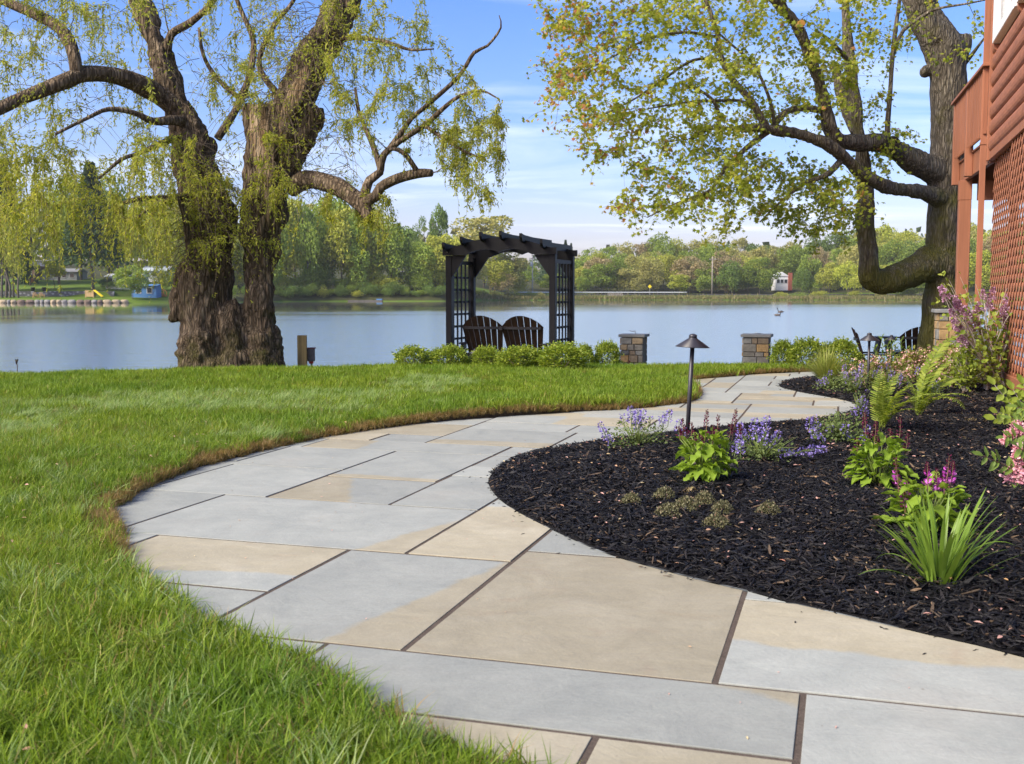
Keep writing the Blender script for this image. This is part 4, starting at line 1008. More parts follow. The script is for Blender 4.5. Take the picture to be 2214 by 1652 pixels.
ml_([(1625, 230, -1.5, 4), (1600, 218, -1.6, 3.5), (1540, 218, -1.8, 3), (1480, 222, -2, 2.5), (1400, 235, -2.2, 1.5)])
ml_([(1570, 130, -1.5, 3.5), (1500, 130, -1.7, 3), (1430, 175, -1.9, 2.5), (1370, 215, -2.1, 2), (1300, 250, -2.3, 1.3)])
ml_([(1550, 80, -1.5, 3.5), (1480, 70, -1.8, 3), (1400, 85, -2, 2.5), (1330, 120, -2.2, 2), (1240, 165, -2.4, 1.3)])
ml_([(1840, 140, 0, 5), (1815, 110, -.2, 5), (1790, 85, -.4, 4), (1770, 70, -.6, 3)])
ml_([(2085, 140, .1, 4), (2100, 120, 0, 4), (2115, 100, -.1, 3), (2130, 80, -.2, 2)])
den = lambda p: 1.0 if p[0] < 1600 else 0.62
MT = [([(1150, -120), (1720, -120), (1620, 160), (1500, 260), (1300, 270), (1160, 240), (1175, 120)], 300, 14.1, 0.8, None),
      ([(1240, 250), (1600, 220), (1650, 330), (1700, 480), (1590, 510), (1400, 470), (1280, 440), (1390, 380), (1250, 330)], 155, 13.9, 0.55, None),
      ([(1600, -120), (1880, -120), (1900, 120), (1820, 280), (1600, 270)], 145, 15.0, 0.7, None),
      ([(1660, 330), (1860, 380), (1900, 470), (1820, 510), (1690, 500)], 85, 15.0, 0.45, None),
      ([(1870, -100), (2110, -100), (2120, 180), (2080, 180), (1990, 90), (1900, 200)], 34, 15.6, 0.5, None),
      ([(1880, 180), (1990, 250), (1990, 330), (1960, 450), (1890, 480), (1880, 330)], 18, 15.6, 0.3, None)]
lp, ld, lr = [], [], []
for pg, n, Y0, sd_, b in MT:
    tg = poly_points(pg, n, Y0, sd_, None, b)
    for C in mw.grow(tg, mtw, arc=0.05, droop=0.06, r0=0.012, r1=0.002, maxlen=2.4, seg=6, nudge=0.15):
        m_ = len(C); red = C[-1][0] < W(1330, 0, Y0).x + rng.normal(0, 0.35)
        for q in range(2, m_):
            nl = 4 if q < m_ - 1 else 8
            if q < 3 and rng.random() < 0.4: continue
            for _ in range(nl):
                st = C[q] - (C[q] - C[q - 1]) * rng.random() + rng.normal(0, 0.045, 3) + np.array((0, 0, -0.02))
                v = rng.normal(size=3) * 0.8; v[2] = -abs(v[2]) * 0.6 - 0.35
                lp.append(st); ld.append(v); lr.append(red and rng.random() < 0.24 or rng.random() < 0.03)
        # side shoots
        for _ in range(rng.integers(1, 3)):
            q = rng.integers(2, m_); d = unit(C[q] - C[q - 1]) * 0.6 + rng.normal(size=3) * 0.6; L = rng.uniform(0.15, 0.4)
            S = C[q] + unit(d) * np.linspace(0, L, 4)[:, None]; S[:, 2] -= np.linspace(0, 1, 4) ** 2 * 0.08
            V, Q, Tt = tube_geo(S, [0.003, 0.0025, 0.002, 0.0015], 3, False); mtw.add(V, Q)
            for w in range(7):
                v = rng.normal(size=3) * 0.8; v[2] = -abs(v[2]) * 0.6 - 0.3
                lp.append(S[rng.integers(2, 4)] + rng.normal(0, 0.04, 3)); ld.append(v); lr.append(red and rng.random() < 0.26)
tag(mtw.build('twigs', M_MTWIG, maple), kind='stuff')
lp, ld, lr = np.array(lp), np.array(ld), np.array(lr, bool); print('maple leaves', len(lp))
for sel, mt_, nm in ((~lr, M_MLEAF, 'leaves'), (lr, M_MRED, 'red_leaves')):
    q = lp[sel]; Ll = rng.uniform(0.034, 0.066, len(q)); nn = rng.normal(size=(len(q), 3)) * 0.6 + np.array((0, -0.3, 1.0))
    V, F = scatter(MAPLE[0], MAPLE[1], q - np.array(mbase), ld[sel], nn, Ll, Ll * 1.05)
    tag(link(nm, np_mesh(nm, V, F), mt_, maple), kind='stuff')
# ------------------------------------------------------------------ garden structures
def wood_mat(name, c, var=0.3, rough=0.6, spec=0.3, ax=2, bump=0.25):
    st = [22, 22, 22]; st[ax] = 1.5
    return simple(name, c, var, 1.0, rough, bump, spec, tuple(st), 5)
M_BLACK = wood_mat('black_painted_wood', (0.009, 0.009, 0.010), 0.25, 0.5, 0.22)
M_BENCH = wood_mat('dark_brown_slat', (0.026, 0.013, 0.007), 0.6, 0.45, 0.35)
M_BENCHF = wood_mat('black_slat_frame', (0.02, 0.018, 0.018), 0.3, 0.5, 0.35)
M_BRONZE = simple('dark_bronze_metal', (0.028, 0.026, 0.030), 0.2, 40, 0.42, 0.08, 0.5)
M_STEEL = simple('galvanised_metal', (0.30, 0.30, 0.30), 0.2, 30, 0.4, 0.05, 0.5, metal=0.6)
M_CAP = simple('bluestone_cap', (0.20, 0.205, 0.20), 0.2, 6, 0.75, 0.3)
M_MORTAR = simple('mortar', (0.17, 0.155, 0.13), 0.2, 30, 0.95, 0.4)
M_BLOCK = [simple('pillar_stone_' + n, c, 0.35, 9, 0.85, 0.6, bscale=40, bdist=0.01) for n, c in
           (('ochre', (0.30, 0.20, 0.09)), ('grey', (0.175, 0.165, 0.14)), ('slate', (0.115, 0.12, 0.118)), ('buff', (0.27, 0.21, 0.13)), ('brown', (0.165, 0.13, 0.09)), ('pale_grey', (0.185, 0.185, 0.17)))]
def TG(x, y): return float(T(np.array([x]), np.array([y]))[0])

# ---------------- arbor
PHI = R(20)
AE1, AE2 = np.array((math.cos(PHI), -math.sin(PHI), 0)), np.array((math.sin(PHI), math.cos(PHI), 0))
AO = np.array((-0.989, 16.0, 0)); AW, AD = 1.711, 0.976; AZ0 = -0.42
arbor = thing('garden_arbor', (float(AO[0] + 0.6), 16.1, AZ0), 'black wooden garden arbor with arched beams and lattice sides over the double bench', 'arbor')
def A3(u, w, z): return tuple(AO + AE1 * u + AE2 * w + np.array((0, 0, z)))
AROT = Matrix.Rotation(-PHI, 4, 'Z')
PW = 0.092
for u in (PW / 2, AW - PW / 2):
    for w in (PW / 2, AD - PW / 2):
        MB().box(A3(u, w, (AZ0 - 0.2 + 1.57) / 2), (PW, PW, 1.57 - AZ0 + 0.2), AROT).build('post', M_BLACK, arbor, bevel=0.004)
def beam(w0):
    xa, xb = -0.03, AW + 0.03; top = []; bot = []
    for k in range(25):
        t = k / 24; x = xa + (xb - xa) * t
        top.append((x, 1.665 + 0.155 * math.sin(math.pi * min(1, max(0, (t - 0.06) / 0.88))) ** 0.9 if 0.06 < t < 0.94 else 1.665))
    L = xb - xa; s0 = xa + 0.215 * L; sm = xa + 0.5 * L
    for k in range(25):
        t = k / 24; x = xa + (xb - xa) * t; z = 1.572
        if s0 < x < xb - 0.215 * L:
            q = (x - s0) / (sm - s0) if x < sm else (xb - 0.215 * L - x) / (sm - s0)
            z = 1.572 + 0.035 * q + 0.062 * math.sin(math.pi * q) ** 0.8
        bot.append((x, z))
    mb = MB(); V = []; Q = []
    for (x, zt), (_, zb) in zip(top, bot):
        for w in (w0 - 0.02, w0 + 0.02): V += [A3(x, w, zb), A3(x, w, zt)]
    for k in range(24):
        a, b = k * 4, k * 4 + 4
        Q += [(a, b, b + 1, a + 1), (a + 2, a + 3, b + 3, b + 2), (a, a + 2, b + 2, b), (a + 1, b + 1, b + 3, a + 3)]
    Q += [(0, 1, 3, 2), (96, 98, 99, 97)]
    mb.add(V, Q).build('arched_beam', M_BLACK, arbor)
    return top
top = beam(-0.022); beam(AD + 0.022)
for f_ in (0.045, 0.205, 0.375, 0.55, 0.725, 0.9):
    x = -0.03 + (AW + 0.06) * f_; zt = np.interp(f_, np.linspace(0, 1, 25), [z for _, z in top])
    mb = MB(); V = []
    pr = [(-0.20, 0.075, 0.135), (-0.17, 0.03, 0.128), (-0.08, 0.0, 0.115), (0.3, 0.0, 0.10), (AD - 0.2, 0.0, 0.10), (AD + 0.1, 0.0, 0.10), (AD + 0.19, 0.02, 0.10), (AD + 0.22, 0.06, 0.10)]
    for w, zb, zz in pr:
        for k in (-0.02, 0.02): V += [A3(x + k, w, zt - 0.045 + zb), A3(x + k, w, zt - 0.045 + zz)]
    Q = []
    for k in range(len(pr) - 1):
        a, b = k * 4, k * 4 + 4
        Q += [(a, a + 1, b + 1, b), (a + 2, b + 2, b + 3, a + 3), (a, b, b + 2, a + 2), (a + 1, a + 3, b + 3, b + 1)]
    e = (len(pr) - 1) * 4; Q += [(0, 2, 3, 1), (e, e + 1, e + 3, e + 2)]
    mb.add(V, Q).build('rafter', M_BLACK, arbor)
for w0 in (0.03, AD - 0.03):
    for (u, s_) in ((PW, 1), (AW - PW, -1)):
        mb = MB(); V = [A3(u, w0 - .017, 1.25), A3(u + s_ * .235, w0 - .017, 1.572), A3(u, w0 - .017, 1.572), A3(u, w0 + .017, 1.25), A3(u + s_ * .235, w0 + .017, 1.572), A3(u, w0 + .017, 1.572)]
        mb.add(V, [(0, 3, 4, 1), (1, 4, 5, 2), (2, 5, 3, 0)], [(0, 1, 2), (3, 5, 4)]).build('corner_brace', M_BLACK, arbor)
for u in (0.046, AW - 0.046):
    wa, wb = PW, AD - PW
    MB().box(A3(u, AD / 2, 1.475), (0.05, wb - wa, 0.055), AROT).build('lattice_rail', M_BLACK, arbor)
    for k in range(9):
        z = 1.25 - k * 0.185
        MB().box(A3(u - 0.013, AD / 2, z), (0.018, wb - wa, 0.034), AROT).build('lattice_slat', M_BLACK, arbor)
    for k in range(5):
        w = wa + (wb - wa) * (k + 0.5) / 5
        MB().box(A3(u + 0.006, w, (1.45 + AZ0) / 2), (0.018, 0.032, 1.45 - AZ0), AROT).build('lattice_slat', M_BLACK, arbor)
for (u, w, z) in ((AW - .03, AD + .044, 1.62), (AW + .0, AD + .044, 1.60), (PW / 2, -.044, 1.62)):
    MB().tube([A3(u, w - .003, z), A3(u, w + .006, z)], .008, 8).build('bolt', M_STEEL, arbor)

# ---------------- adirondack seats (fan backs, facing the water)
def fan_back(root, xc, n=7, wt=0.078, half_b=0.20, half_t=0.305, zb=0.14, ht=0.96, lean=0.42, mslat=None, mrail=None):
    for k in range(n):
        q = (k - (n - 1) / 2) / ((n - 1) / 2)
        xb, xt = xc + q * half_b, xc + q * half_t; zt = zb + (ht - zb) * (1 - 0.155 * q * q); hb = half_b / (n - 1) * 0.86; hw = half_t / (n - 1) * 0.89
        def pt(x, z, dy): return (x, -0.02 - (z - zb) * lean + 0.055 * q * q * (z - zb) * 1.2 + dy, z)
        mb = MB(); V = []
        zs = [zb, zb + (zt - zb) * .5, zt - 0.05, zt]
        for i, z in enumerate(zs):
            t = (z - zb) / (ht - zb); x = xb + (xt - xb) * t; h = hb + (hw - hb) * t
            for (s_, dy) in ((-1, 0.009), (1, 0.009), (1, -0.009), (-1, -0.009)):
                qq = q + s_ * 0.94 / (n - 1); zz = z if i < 3 else zb + (ht - zb) * (1 - 0.155 * qq * qq); V.append(pt(x + s_ * h, zz, dy))
        Q = []
        for i in range(3):
            for j in range(4): Q.append((i * 4 + j, i * 4 + (j + 1) % 4, i * 4 + 4 + (j + 1) % 4, i * 4 + 4 + j))
        Q += [(3, 2, 1, 0), (12, 13, 14, 15)]
        mb.add(V, Q).build('back_slat', mslat, root, world=False)
    zr = ht - 0.185; P = []
    for k in range(9):
        q = -1.06 + 2.12 * k / 8; x = xc + q * (half_b + (half_t - half_b) * 0.78); P.append((x, -0.02 - (zr - zb) * lean + 0.055 * q * q * (zr - zb) * 1.2 - 0.024, zr))
    mb = MB()
    V = []; Q = []
    for p in P: V += [(p[0], p[1] - .012, p[2] - .02), (p[0], p[1] + .012, p[2] - .02), (p[0], p[1] + .012, p[2] + .02), (p[0], p[1] - .012, p[2] + .02)]
    for i in range(8):
        for j in range(4): Q.append((i * 4 + j, i * 4 + (j + 1) % 4, i * 4 + 4 + (j + 1) % 4, i * 4 + 4 + j))
    Q += [(3, 2, 1, 0), (32, 33, 34, 35)]
    mb.add(V, Q).build('back_rail', mrail, root, world=False)

def adirondack(root, backs, half_w, ms, mf, lean=0.42, half_t=0.305):
    for xc in backs: fan_back(root, xc, mslat=ms, mrail=mf, lean=lean, half_t=half_t)
    MB().box((0, -0.105 + -0.02, 0.36), (2 * half_w + 0.06, 0.03, 0.055)).build('lower_rail', mf, root, world=False)
    for k in range(7):
        y = 0.02 + k * 0.075; z = 0.24 + 0.012 * k + (0.0 if k < 6 else -.01)
        MB().box((0, y, z), (2 * half_w - 0.02, 0.066, 0.02)).build('seat_slat', ms, root, world=False)
    for s_ in (-1, 1):
        mb = MB(); mb.box((s_ * (half_w + 0.03), 0.16, 0.535), (0.13, 0.72, 0.024)); mb.build('armrest', mf, root, world=False, bevel=0.006)
        MB().box((s_ * (half_w + 0.02), 0.44, 0.255), (0.035, 0.10, 0.53)).build('leg', mf, root, world=False)
        MB().bar((s_ * half_w, 0.5, 0.33), (s_ * half_w, -0.42, 0.02), 0.026, 0.12).build('leg', mf, root, world=False)
        MB().box((s_ * (half_w + 0.02), -0.16, 0.44), (0.03, 0.09, 0.18)).build('arm_support', mf, root, world=False)
bl = A3(AW * 0.485, 0.44, 0)
bench = thing('double_bench', (bl[0], bl[1], -0.275), 'dark brown double adirondack bench with two fan backs facing the lake under the arbor', 'bench', None, -PHI)
adirondack(bench, (-0.315, 0.315), 0.63, M_BENCH, M_BENCHF)
MB().box((0, -0.31, 0.77), (0.05, 0.02, 0.05)).build('back_rail', M_BENCHF, bench, world=False)
c = W(1978, 760, 17.3); ch1 = thing('adirondack_chair', (c.x + .04, 17.2, -0.47), 'dark brown adirondack chair half hidden behind the maple trunk', 'chair', 'adirondack chairs on the lake terrace', R(-16))
adirondack(ch1, (0,), 0.31, M_BENCH, M_BENCHF, 0.36)
ch2 = copy_tree(ch1); c = W(1884, 760, 17.4); ch2.location = (c.x, 17.4, -0.50); ch2.rotation_euler = (0, 0, R(-106))
ch2['label'] = 'dark adirondack chair seen from the side behind the farther path light'
c = W(1909, 724, 17.5); tb = thing('side_table', (c.x, 17.5, -0.5), 'small round-edged dark side table between the two adirondack chairs', 'table')
MB().box((c.x, 17.5, 0.30), (0.46, 0.42, 0.022)).build('table_top', M_BENCHF, tb, bevel=0.005)
for sx in (-1, 1):
    MB().bar((c.x + sx * .06, 17.5, 0.29), (c.x + sx * .2, 17.5, -0.5), 0.03, 0.2, (0, 1, 0)).build('leg', M_BENCHF, tb)
# terrace slab under the chairs
tp = W(1960, 800, 17.2)
tag(MB().box((6.6, 17.4, -0.56), (3.4, 1.6, 0.12)).build('terrace', M_CAP, None, bevel=0.01), 'low bluestone terrace at the lake edge', kind='structure')

# ---------------- stone pillars
def pillar(px0, px1, Y, label, seed, hook):
    g = random.Random(seed); c = W((px0 + px1) / 2, 780, Y); w = (px1 - px0) * Y / FPX; cz = W(0, 722, Y).z; body = w * 0.86
    z0 = TG(c.x, Y) - 0.08
    t = thing('stone_pillar', (c.x, Y, z0), label, 'pillar', 'stone pillars at the water steps', R(-9)); rot = Matrix.Rotation(R(-9), 4, 'Z')
    def L(x, y, z): v = rot @ Vector((x, y, 0)); return (c.x + v.x, Y + v.y, z)
    MB().box(L(0, 0, (z0 + cz - 0.045) / 2), (body - 0.03, body - 0.03, cz - 0.045 - z0), rot).build('core', M_MORTAR, t)
    MB().box(L(0, 0, cz - 0.022), (w, w * 1.0, 0.042), rot).build('cap', M_CAP, t, bevel=0.004)
    z = cz - 0.048; h_ = body / 2
    while z > z0 + 0.02:
        h = g.uniform(0.07, 0.125); h = min(h, z - z0)
        for (ax, sg) in ((0, -1), (0, 1), (1, 1), (1, -1)):
            if ax == 1 and sg == 1: continue
            a = -h_; first = True
            while a < h_ - 0.02:
                ln = g.uniform(0.085, 0.21)
                if h_ - (a + ln) < 0.07: ln = h_ - a
                d = g.uniform(0.022, 0.034); m_ = g.choice(M_BLOCK); e = 0.004
                ctr = (a + ln / 2, sg * (h_ - 0.016 + d / 2 - 0.01)) if ax == 0 else (sg * (h_ - 0.016 + d / 2 - 0.01), a + ln / 2)
                size = (ln - 2 * e, d + 0.02, h - 2 * e) if ax == 0 else (d + 0.02, ln - 2 * e, h - 2 * e)
                MB().box(L(ctr[0], ctr[1], z - h / 2), size, rot).build('stone', m_, t, bevel=0.006)
                a += ln
        z -= h
    hk = MB()
    if hook: hk.tube([L(.02, 0, cz - .02), L(.02, 0, cz + .03), L(.012, 0, cz + .045), L(-.03, 0, cz + .035), L(-.06, 0, cz + .05), L(-.075, 0, cz + .048)], .006, 6)
    else: hk.tube([L(-.03, 0, cz - .02), L(-.03, 0, cz + .02), L(.0, 0, cz + .01), L(.06, 0, cz + .004)], .006, 6)
    hk.build('metal_hook', M_STEEL, t, True)
    return t
pillar(1342, 1399, 16.3, 'stone pillar with a bluestone cap just right of the arbor', 5, True)
pillar(1604, 1668, 15.9, 'stone pillar with a bluestone cap farther right, left of the boxwood trio', 9, False)

# ---------------- path lights
def path_light(name_label, base, top_z, tilt, hat_r):
    H_ = top_z - base.z; t = thing('path_light', base, name_label, 'path light', 'bronze path lights along the path')
    M = Matrix.Rotation(tilt, 4, 'Y')
    def add(mb, nm, smooth=True):
        V = np.concatenate(mb.v) @ np.array(M.to_3x3()).T; mb.v = [V]; return mb.build(nm, M_BRONZE, t, smooth, world=False)
    k = hat_r / 0.12
    add(MB().tube([(0, 0, -.12), (0, 0, H_ - .06 * k)], .0155 * max(.75, k), 14), 'stem')
    hb = H_ - 0.093 * k
    mb = MB().lathe([(0.030 * k, H_ - .030 * k), (0.031 * k, H_ - .034 * k), (hat_r, hb), (hat_r * 1.0, hb - .004), (hat_r * .96, hb - .002), (0.02 * k, H_ - .05 * k)], 36)
    add(mb, 'shade', False).data.polygons.foreach_set('use_smooth', [True] * 180)
    add(MB().lathe([(0.001, H_), (0.012 * k, H_ - .002), (.028 * k, H_ - .010 * k), (.0285 * k, H_ - .028 * k), (.024 * k, H_ - .032 * k)], 24), 'cap')
    add(MB().lathe([(.016 * k, H_ - .055 * k), (.021 * k, H_ - .06 * k), (.021 * k, hb - .006), (.016 * k, hb - .012)], 16), 'socket')
    return t
b = GB(1486, 938); path_light('tall bronze path light in the mulch beside the dark red salvia', b, W(1497, 721, b.y).z, R(2.6), 36.5 * b.y / FPX)
b = GB(1876, 845); path_light('bronze path light between the fern and the pink shrubs', b, W(1876, 719, b.y).z, R(0.3), 21.5 * b.y / FPX)
b = W(1926, 790, 14.6); path_light('small bronze path light beyond the pink shrubs, before the chairs', Vector((b.x, 14.6, -0.06)), W(1926, 724, 14.6).z, 0, 14.2 * 14.6 / FPX)
b = W(1027, 790, 14.2); path_light('small bronze path light among the boxwoods in front of the bench', Vector((b.x, 14.2, 0.0)), W(1027, 754, 14.2).z, 0, 12 * 14.2 / FPX)

# ---------------- wooden post with meter box
M_POST = wood_mat('treated_post', (0.25, 0.18, 0.075), 0.45, 0.8, 0.2)
M_BOX = simple('weathered_box', (0.15, 0.125, 0.115), 0.3, 20, 0.6, 0.1)
M_RED = simple('red_plastic', (0.45, 0.03, 0.015), 0.1, 20, 0.5, 0)
b = W(654, 790, 15.4); z0 = TG(b.x, 15.4)
ps = thing('wooden_post', (b.x, 15.4, z0), 'short square timber post standing right of the willow', 'post')
MB().box((b.x, 15.4, (W(0, 725, 15.4).z + z0 - .2) / 2), (0.134, 0.134, W(0, 725, 15.4).z - z0 + .2), Matrix.Rotation(R(8), 4, 'Z')).build('timber', M_POST, ps, bevel=0.006)
bx = W(673, 790, 15.5)
eb = thing('outlet_box', (bx.x, 15.5, z0), 'small grey outlet box on a stake beside the timber post', 'box')
MB().box((bx.x, 15.5, W(0, 767, 15.5).z), (0.105, 0.08, 0.19)).build('case', M_BOX, eb, bevel=0.008)
MB().box((bx.x + .004, 15.5, W(0, 752.5, 15.5).z), (0.125, 0.10, 0.016)).build('lid', simple('box_lid', (.2, .07, .06), .2, 20), eb, bevel=0.004)
MB().box((bx.x, 15.5, W(0, 783, 15.5).z - .0), (0.06, 0.05, 0.045)).build('plug', M_RED, eb, bevel=0.006)
MB().tube([(bx.x, 15.52, z0 - .1), (bx.x, 15.52, W(0, 775, 15.5).z)], .015, 8).build('stake', M_STEEL, eb)

# ---------------- house
M_SIDING = wood_mat('terracotta_siding', (0.29, 0.115, 0.062), 0.28, 0.62, 0.3, 1, 0.3)
M_TRIM = wood_mat('terracotta_trim', (0.28, 0.113, 0.06), 0.18, 0.6, 0.3)
M_LATT = wood_mat('terracotta_lattice', (0.35, 0.147, 0.082), 0.18, 0.65, 0.25)
M_DARKV = simple('shaded_cladding', (0.035, 0.022, 0.017), 0.3, 5, 0.9, 0.2)  # near-black colour carries the shade of the space behind the lattice
M_WHITE = simple('white_window_frame', (0.78, 0.78, 0.76), 0.05, 10, 0.4, 0.03)
m = Mat('window_glass'); p = m.principled((0.03, 0.035, 0.04), 0.03, None, 0.6); M_GLASS = m.m
HO = np.array((5.30, 12.0, 0.0)); HE = np.array((-math.sin(R(17.1)), -math.cos(R(17.1)), 0)); HN = np.array((-math.cos(R(17.1)), math.sin(R(17.1)), 0))   # along wall towards us, outward
def H3(s, o, z): return tuple(HO + HE * s + HN * o + np.array((0, 0, z)))
HROT = Matrix.Rotation(R(-17.1), 4, 'Z')
house = thing('house', tuple(HO), 'terracotta painted house with log siding, white window and lattice skirt at the right', 'house')
HL = 6.2
mbw = MB()
for (a, b_) in (((0.0, HL), (2.56, 6.3)),):
    V = [H3(a[0], -0.03, 2.48), H3(a[1], -0.03, 2.48), H3(a[1], -0.03, 6.3), H3(a[0], -0.03, 6.3), H3(a[0], -3.5, 2.48), H3(a[1], -3.5, 2.48), H3(a[1], -3.5, 6.3), H3(a[0], -3.5, 6.3)] if False else []
V = [H3(0, -0.03, 2.48), H3(HL, -0.03, 2.48), H3(HL, -0.03, 6.3), H3(0, -0.03, 6.3), H3(0, -3.5, 2.48), H3(HL, -3.5, 2.48), H3(HL, -3.5, 6.3), H3(0, -3.5, 6.3)]
mbw.add(V, [(0, 1, 2, 3), (5, 4, 7, 6), (4, 0, 3, 7), (1, 5, 6, 2), (3, 2, 6, 7), (4, 5, 1, 0)]); mbw.build('wall', M_SIDING, house)
WIN = [(0.30, 1.78), (1.98, 3.46)]; WZ0, WZ1 = 3.74, 5.1
def board(s0, s1, z0, z1):
    mb = MB(); V = []; Q = []; pr = []
    hh = z1 - z0; pr = [(0.0, z0 + .004), (0.016, z0 + .010), (0.030, z0 + .026), (0.038, z0 + .05), (0.041, z0 + hh * .5), (0.038, z1 - .05), (0.030, z1 - .026), (0.016, z1 - .010), (0.0, z1 - .004)]; n = len(pr)
    for s in (s0 + 0.0015, s1 - 0.0015):
        V += [H3(s, -0.028, pr[0][1])] + [H3(s, o, z) for o, z in pr] + [H3(s, -0.028, pr[-1][1])]
    k = n + 2
    for i in range(k): Q.append((i, (i + 1) % k, k + (i + 1) % k, k + i))
    mb.add(V, Q); mb.poly = [list(range(k))[::-1], list(range(k, 2 * k))]
    o = mb.build('siding_board', M_SIDING, house)
zs = 2.562; BH = 0.1745; row = 0
while zs < 6.25:
    z1 = zs + BH; cuts_ = [0.03] + sorted(rnd.uniform(0.6, HL - 0.4) for _ in range(2)) + [HL]
    for a, b_ in zip(cuts_[:-1], cuts_[1:]):
        segs = [(a, b_)]
        if z1 > WZ0 - 0.06 and zs < WZ1 + 0.06:
            for (wa, wb) in WIN:
                ns = []
                for (p, q) in segs:
                    if q <= wa - .06 or p >= wb + .06: ns.append((p, q)); continue
                    if p < wa - .06: ns.append((p, wa - .06))
                    if q > wb + .06: ns.append((wb + .06, q))
                segs = ns
        for (p, q) in segs:
            if q - p > 0.02: board(p, q, zs, z1)
    zs = z1; row += 1
def hbox(s0, s1, o0, o1, z0, z1, nm, mat, parent=None, bevel=0.004):
    c = H3((s0 + s1) / 2, (o0 + o1) / 2, (z0 + z1) / 2)
    return MB().box(c, (abs(o1 - o0), abs(s1 - s0), z1 - z0), HROT).build(nm, mat, parent or house, bevel=bevel)
hbox(0.0, HL, -0.03, 0.030, 2.47, 2.558, 'skirt_board', M_TRIM)
hbox(-0.04, 0.028, -0.2, 0.05, 2.47, 6.3, 'corner_board', M_TRIM)
for (wa, wb) in WIN:
    fr = hbox(wa - .055, wa + .04, -.02, .06, WZ0 - .055, WZ1, 'window', M_WHITE)
    hbox(wb - .04, wb + .055, -.02, .06, WZ0 - .055, WZ1, 'frame', M_WHITE, fr)
    hbox(wa + .04, wb - .04, -.02, .062, WZ0 - .055, WZ0 + .045, 'sill', M_WHITE, fr)
    hbox(wa + .04, wb - .04, -.02, .058, WZ1 - .06, WZ1, 'frame', M_WHITE, fr)
    mid = (wa + wb) / 2
    hbox(mid - .035, mid + .035, -.02, .045, WZ0 + .045, WZ1 - .06, 'mullion', M_WHITE, fr)
    for (a, b_) in ((wa + .04, mid - .035), (mid + .035, wb - .04)):
        hbox(a, a + .04, -.018, .03, WZ0 + .045, WZ1 - .06, 'sash', M_WHITE, fr); hbox(b_ - .04, b_, -.018, .03, WZ0 + .045, WZ1 - .06, 'sash', M_WHITE, fr)
        hbox(a + .04, b_ - .04, -.018, .028, WZ0 + .045, WZ0 + .085, 'sash', M_WHITE, fr)
        hbox(a + .04, b_ - .04, -.015, .004, WZ0 + .085, WZ1 - .06, 'pane', M_GLASS, fr, 0)
# lattice skirt: crossing slats, two layers
def lattice(s0, s1, z0, z1, o, nm):
    pan = hbox(s0, s1, o - .03, o - .012, z1 - .06, z1, nm, M_LATT)
    hbox(s0, s1, o - .03, o - .012, z0, z0 + .06, 'lattice_rail', M_LATT, pan)
    w, sp_ = 0.044, 0.118; hgt = z1 - z0; st = sp_ * math.sqrt(2)
    for layer, sg in ((0, 1), (1, -1)):
        x = s0 - hgt if sg > 0 else s0
        while x < (s1 if sg > 0 else s1 + hgt):
            ta = max(0, (s0 - x) if sg > 0 else (x - s1)); tb_ = min(hgt, (s1 - x) if sg > 0 else (x - s0))
            if tb_ - ta > 0.06:
                oo = o + 0.004 - 0.0075 * layer
                a, b_ = H3(x + sg * ta, oo, z0 + ta), H3(x + sg * tb_, oo, z0 + tb_)
                MB().bar(a, b_, 0.0068, w, tuple(np.cross(np.array(b_) - np.array(a), HN))).build('lattice_slat', M_LATT, pan)
            x += st
    return pan
lattice(-0.10, 1.42, 0.24, 2.468, -0.05, 'lattice_panel')
lattice(1.47, 3.6, 0.24, 2.468, 0.0, 'lattice_panel')
hbox(1.42, 1.475, -.09, -.015, 0.2, 2.468, 'lattice_post', M_TRIM)
hbox(0.2, HL, -1.6, -1.5, -0.3, 2.47, 'foundation_wall', M_DARKV)  # backing wall, coloured dark to stand in for shade behind the slats
hbox(0.0, HL, -0.10, 0.03, 0.12, 0.24, 'base_board', M_TRIM)
hbox(0.0, HL, -0.14, -.02, -.3, 0.12, 'footing', simple('block_footing', (0.30, 0.20, 0.16), 0.3, 12, 0.9, 0.4))
# downspout
ds = MB()
def ribbed(z0, z1, s, o, w=0.074, d=0.056):
    V = []; Q = []; pr = []
    for k in range(5): pr += [(-w / 2 + w * k / 5 + .002, d / 2), (-w / 2 + w * (k + .5) / 5, d / 2 - .006)]
    pr += [(w / 2, d / 2), (w / 2, -d / 2), (-w / 2, -d / 2)]
    n = len(pr)
    for z in (z0, z1): V += [H3(s + a, o + b, z) for a, b in pr]
    for i in range(n): Q.append((i, (i + 1) % n, n + (i + 1) % n, n + i))
    return V, Q
dn = MB().add(*ribbed(0.62, 6.3, -0.10, 0.075)).build('downspout', M_TRIM, house)
for z in (2.66, 4.9, 0.78): hbox(-0.145, -0.055, 0.03, 0.108, z, z + .03, 'strap', M_TRIM, dn, 0)

# ---------------- deck
DO = np.array((5.30, 12.0, 0)); DE = np.array((5.94, 14.4, 0)) - DO; DL = float(np.linalg.norm(DE)); DE = DE / DL; DN = np.array((-DE[1], DE[0], 0)); da = math.atan2(DE[0], DE[1])
DROT = Matrix.Rotation(-da, 4, 'Z')
def D3(t, o, z): return tuple(DO + DE * t + DN * o + np.array((0, 0, z)))
deck = thing('deck', D3(DL / 2, 0, -.2), 'raised terracotta deck with a baluster railing at the house corner', 'deck')
def dbox(t0, t1, o0, o1, z0, z1, nm, mat=None, parent=None, bevel=0.004):
    return MB().box(D3((t0 + t1) / 2, (o0 + o1) / 2, (z0 + z1) / 2), (abs(o1 - o0), t1 - t0, z1 - z0), DROT).build(nm, mat or M_TRIM, parent or deck, bevel=bevel)
dbox(0.05, DL, -.05, 0, 2.455, 2.715, 'rim_joist')
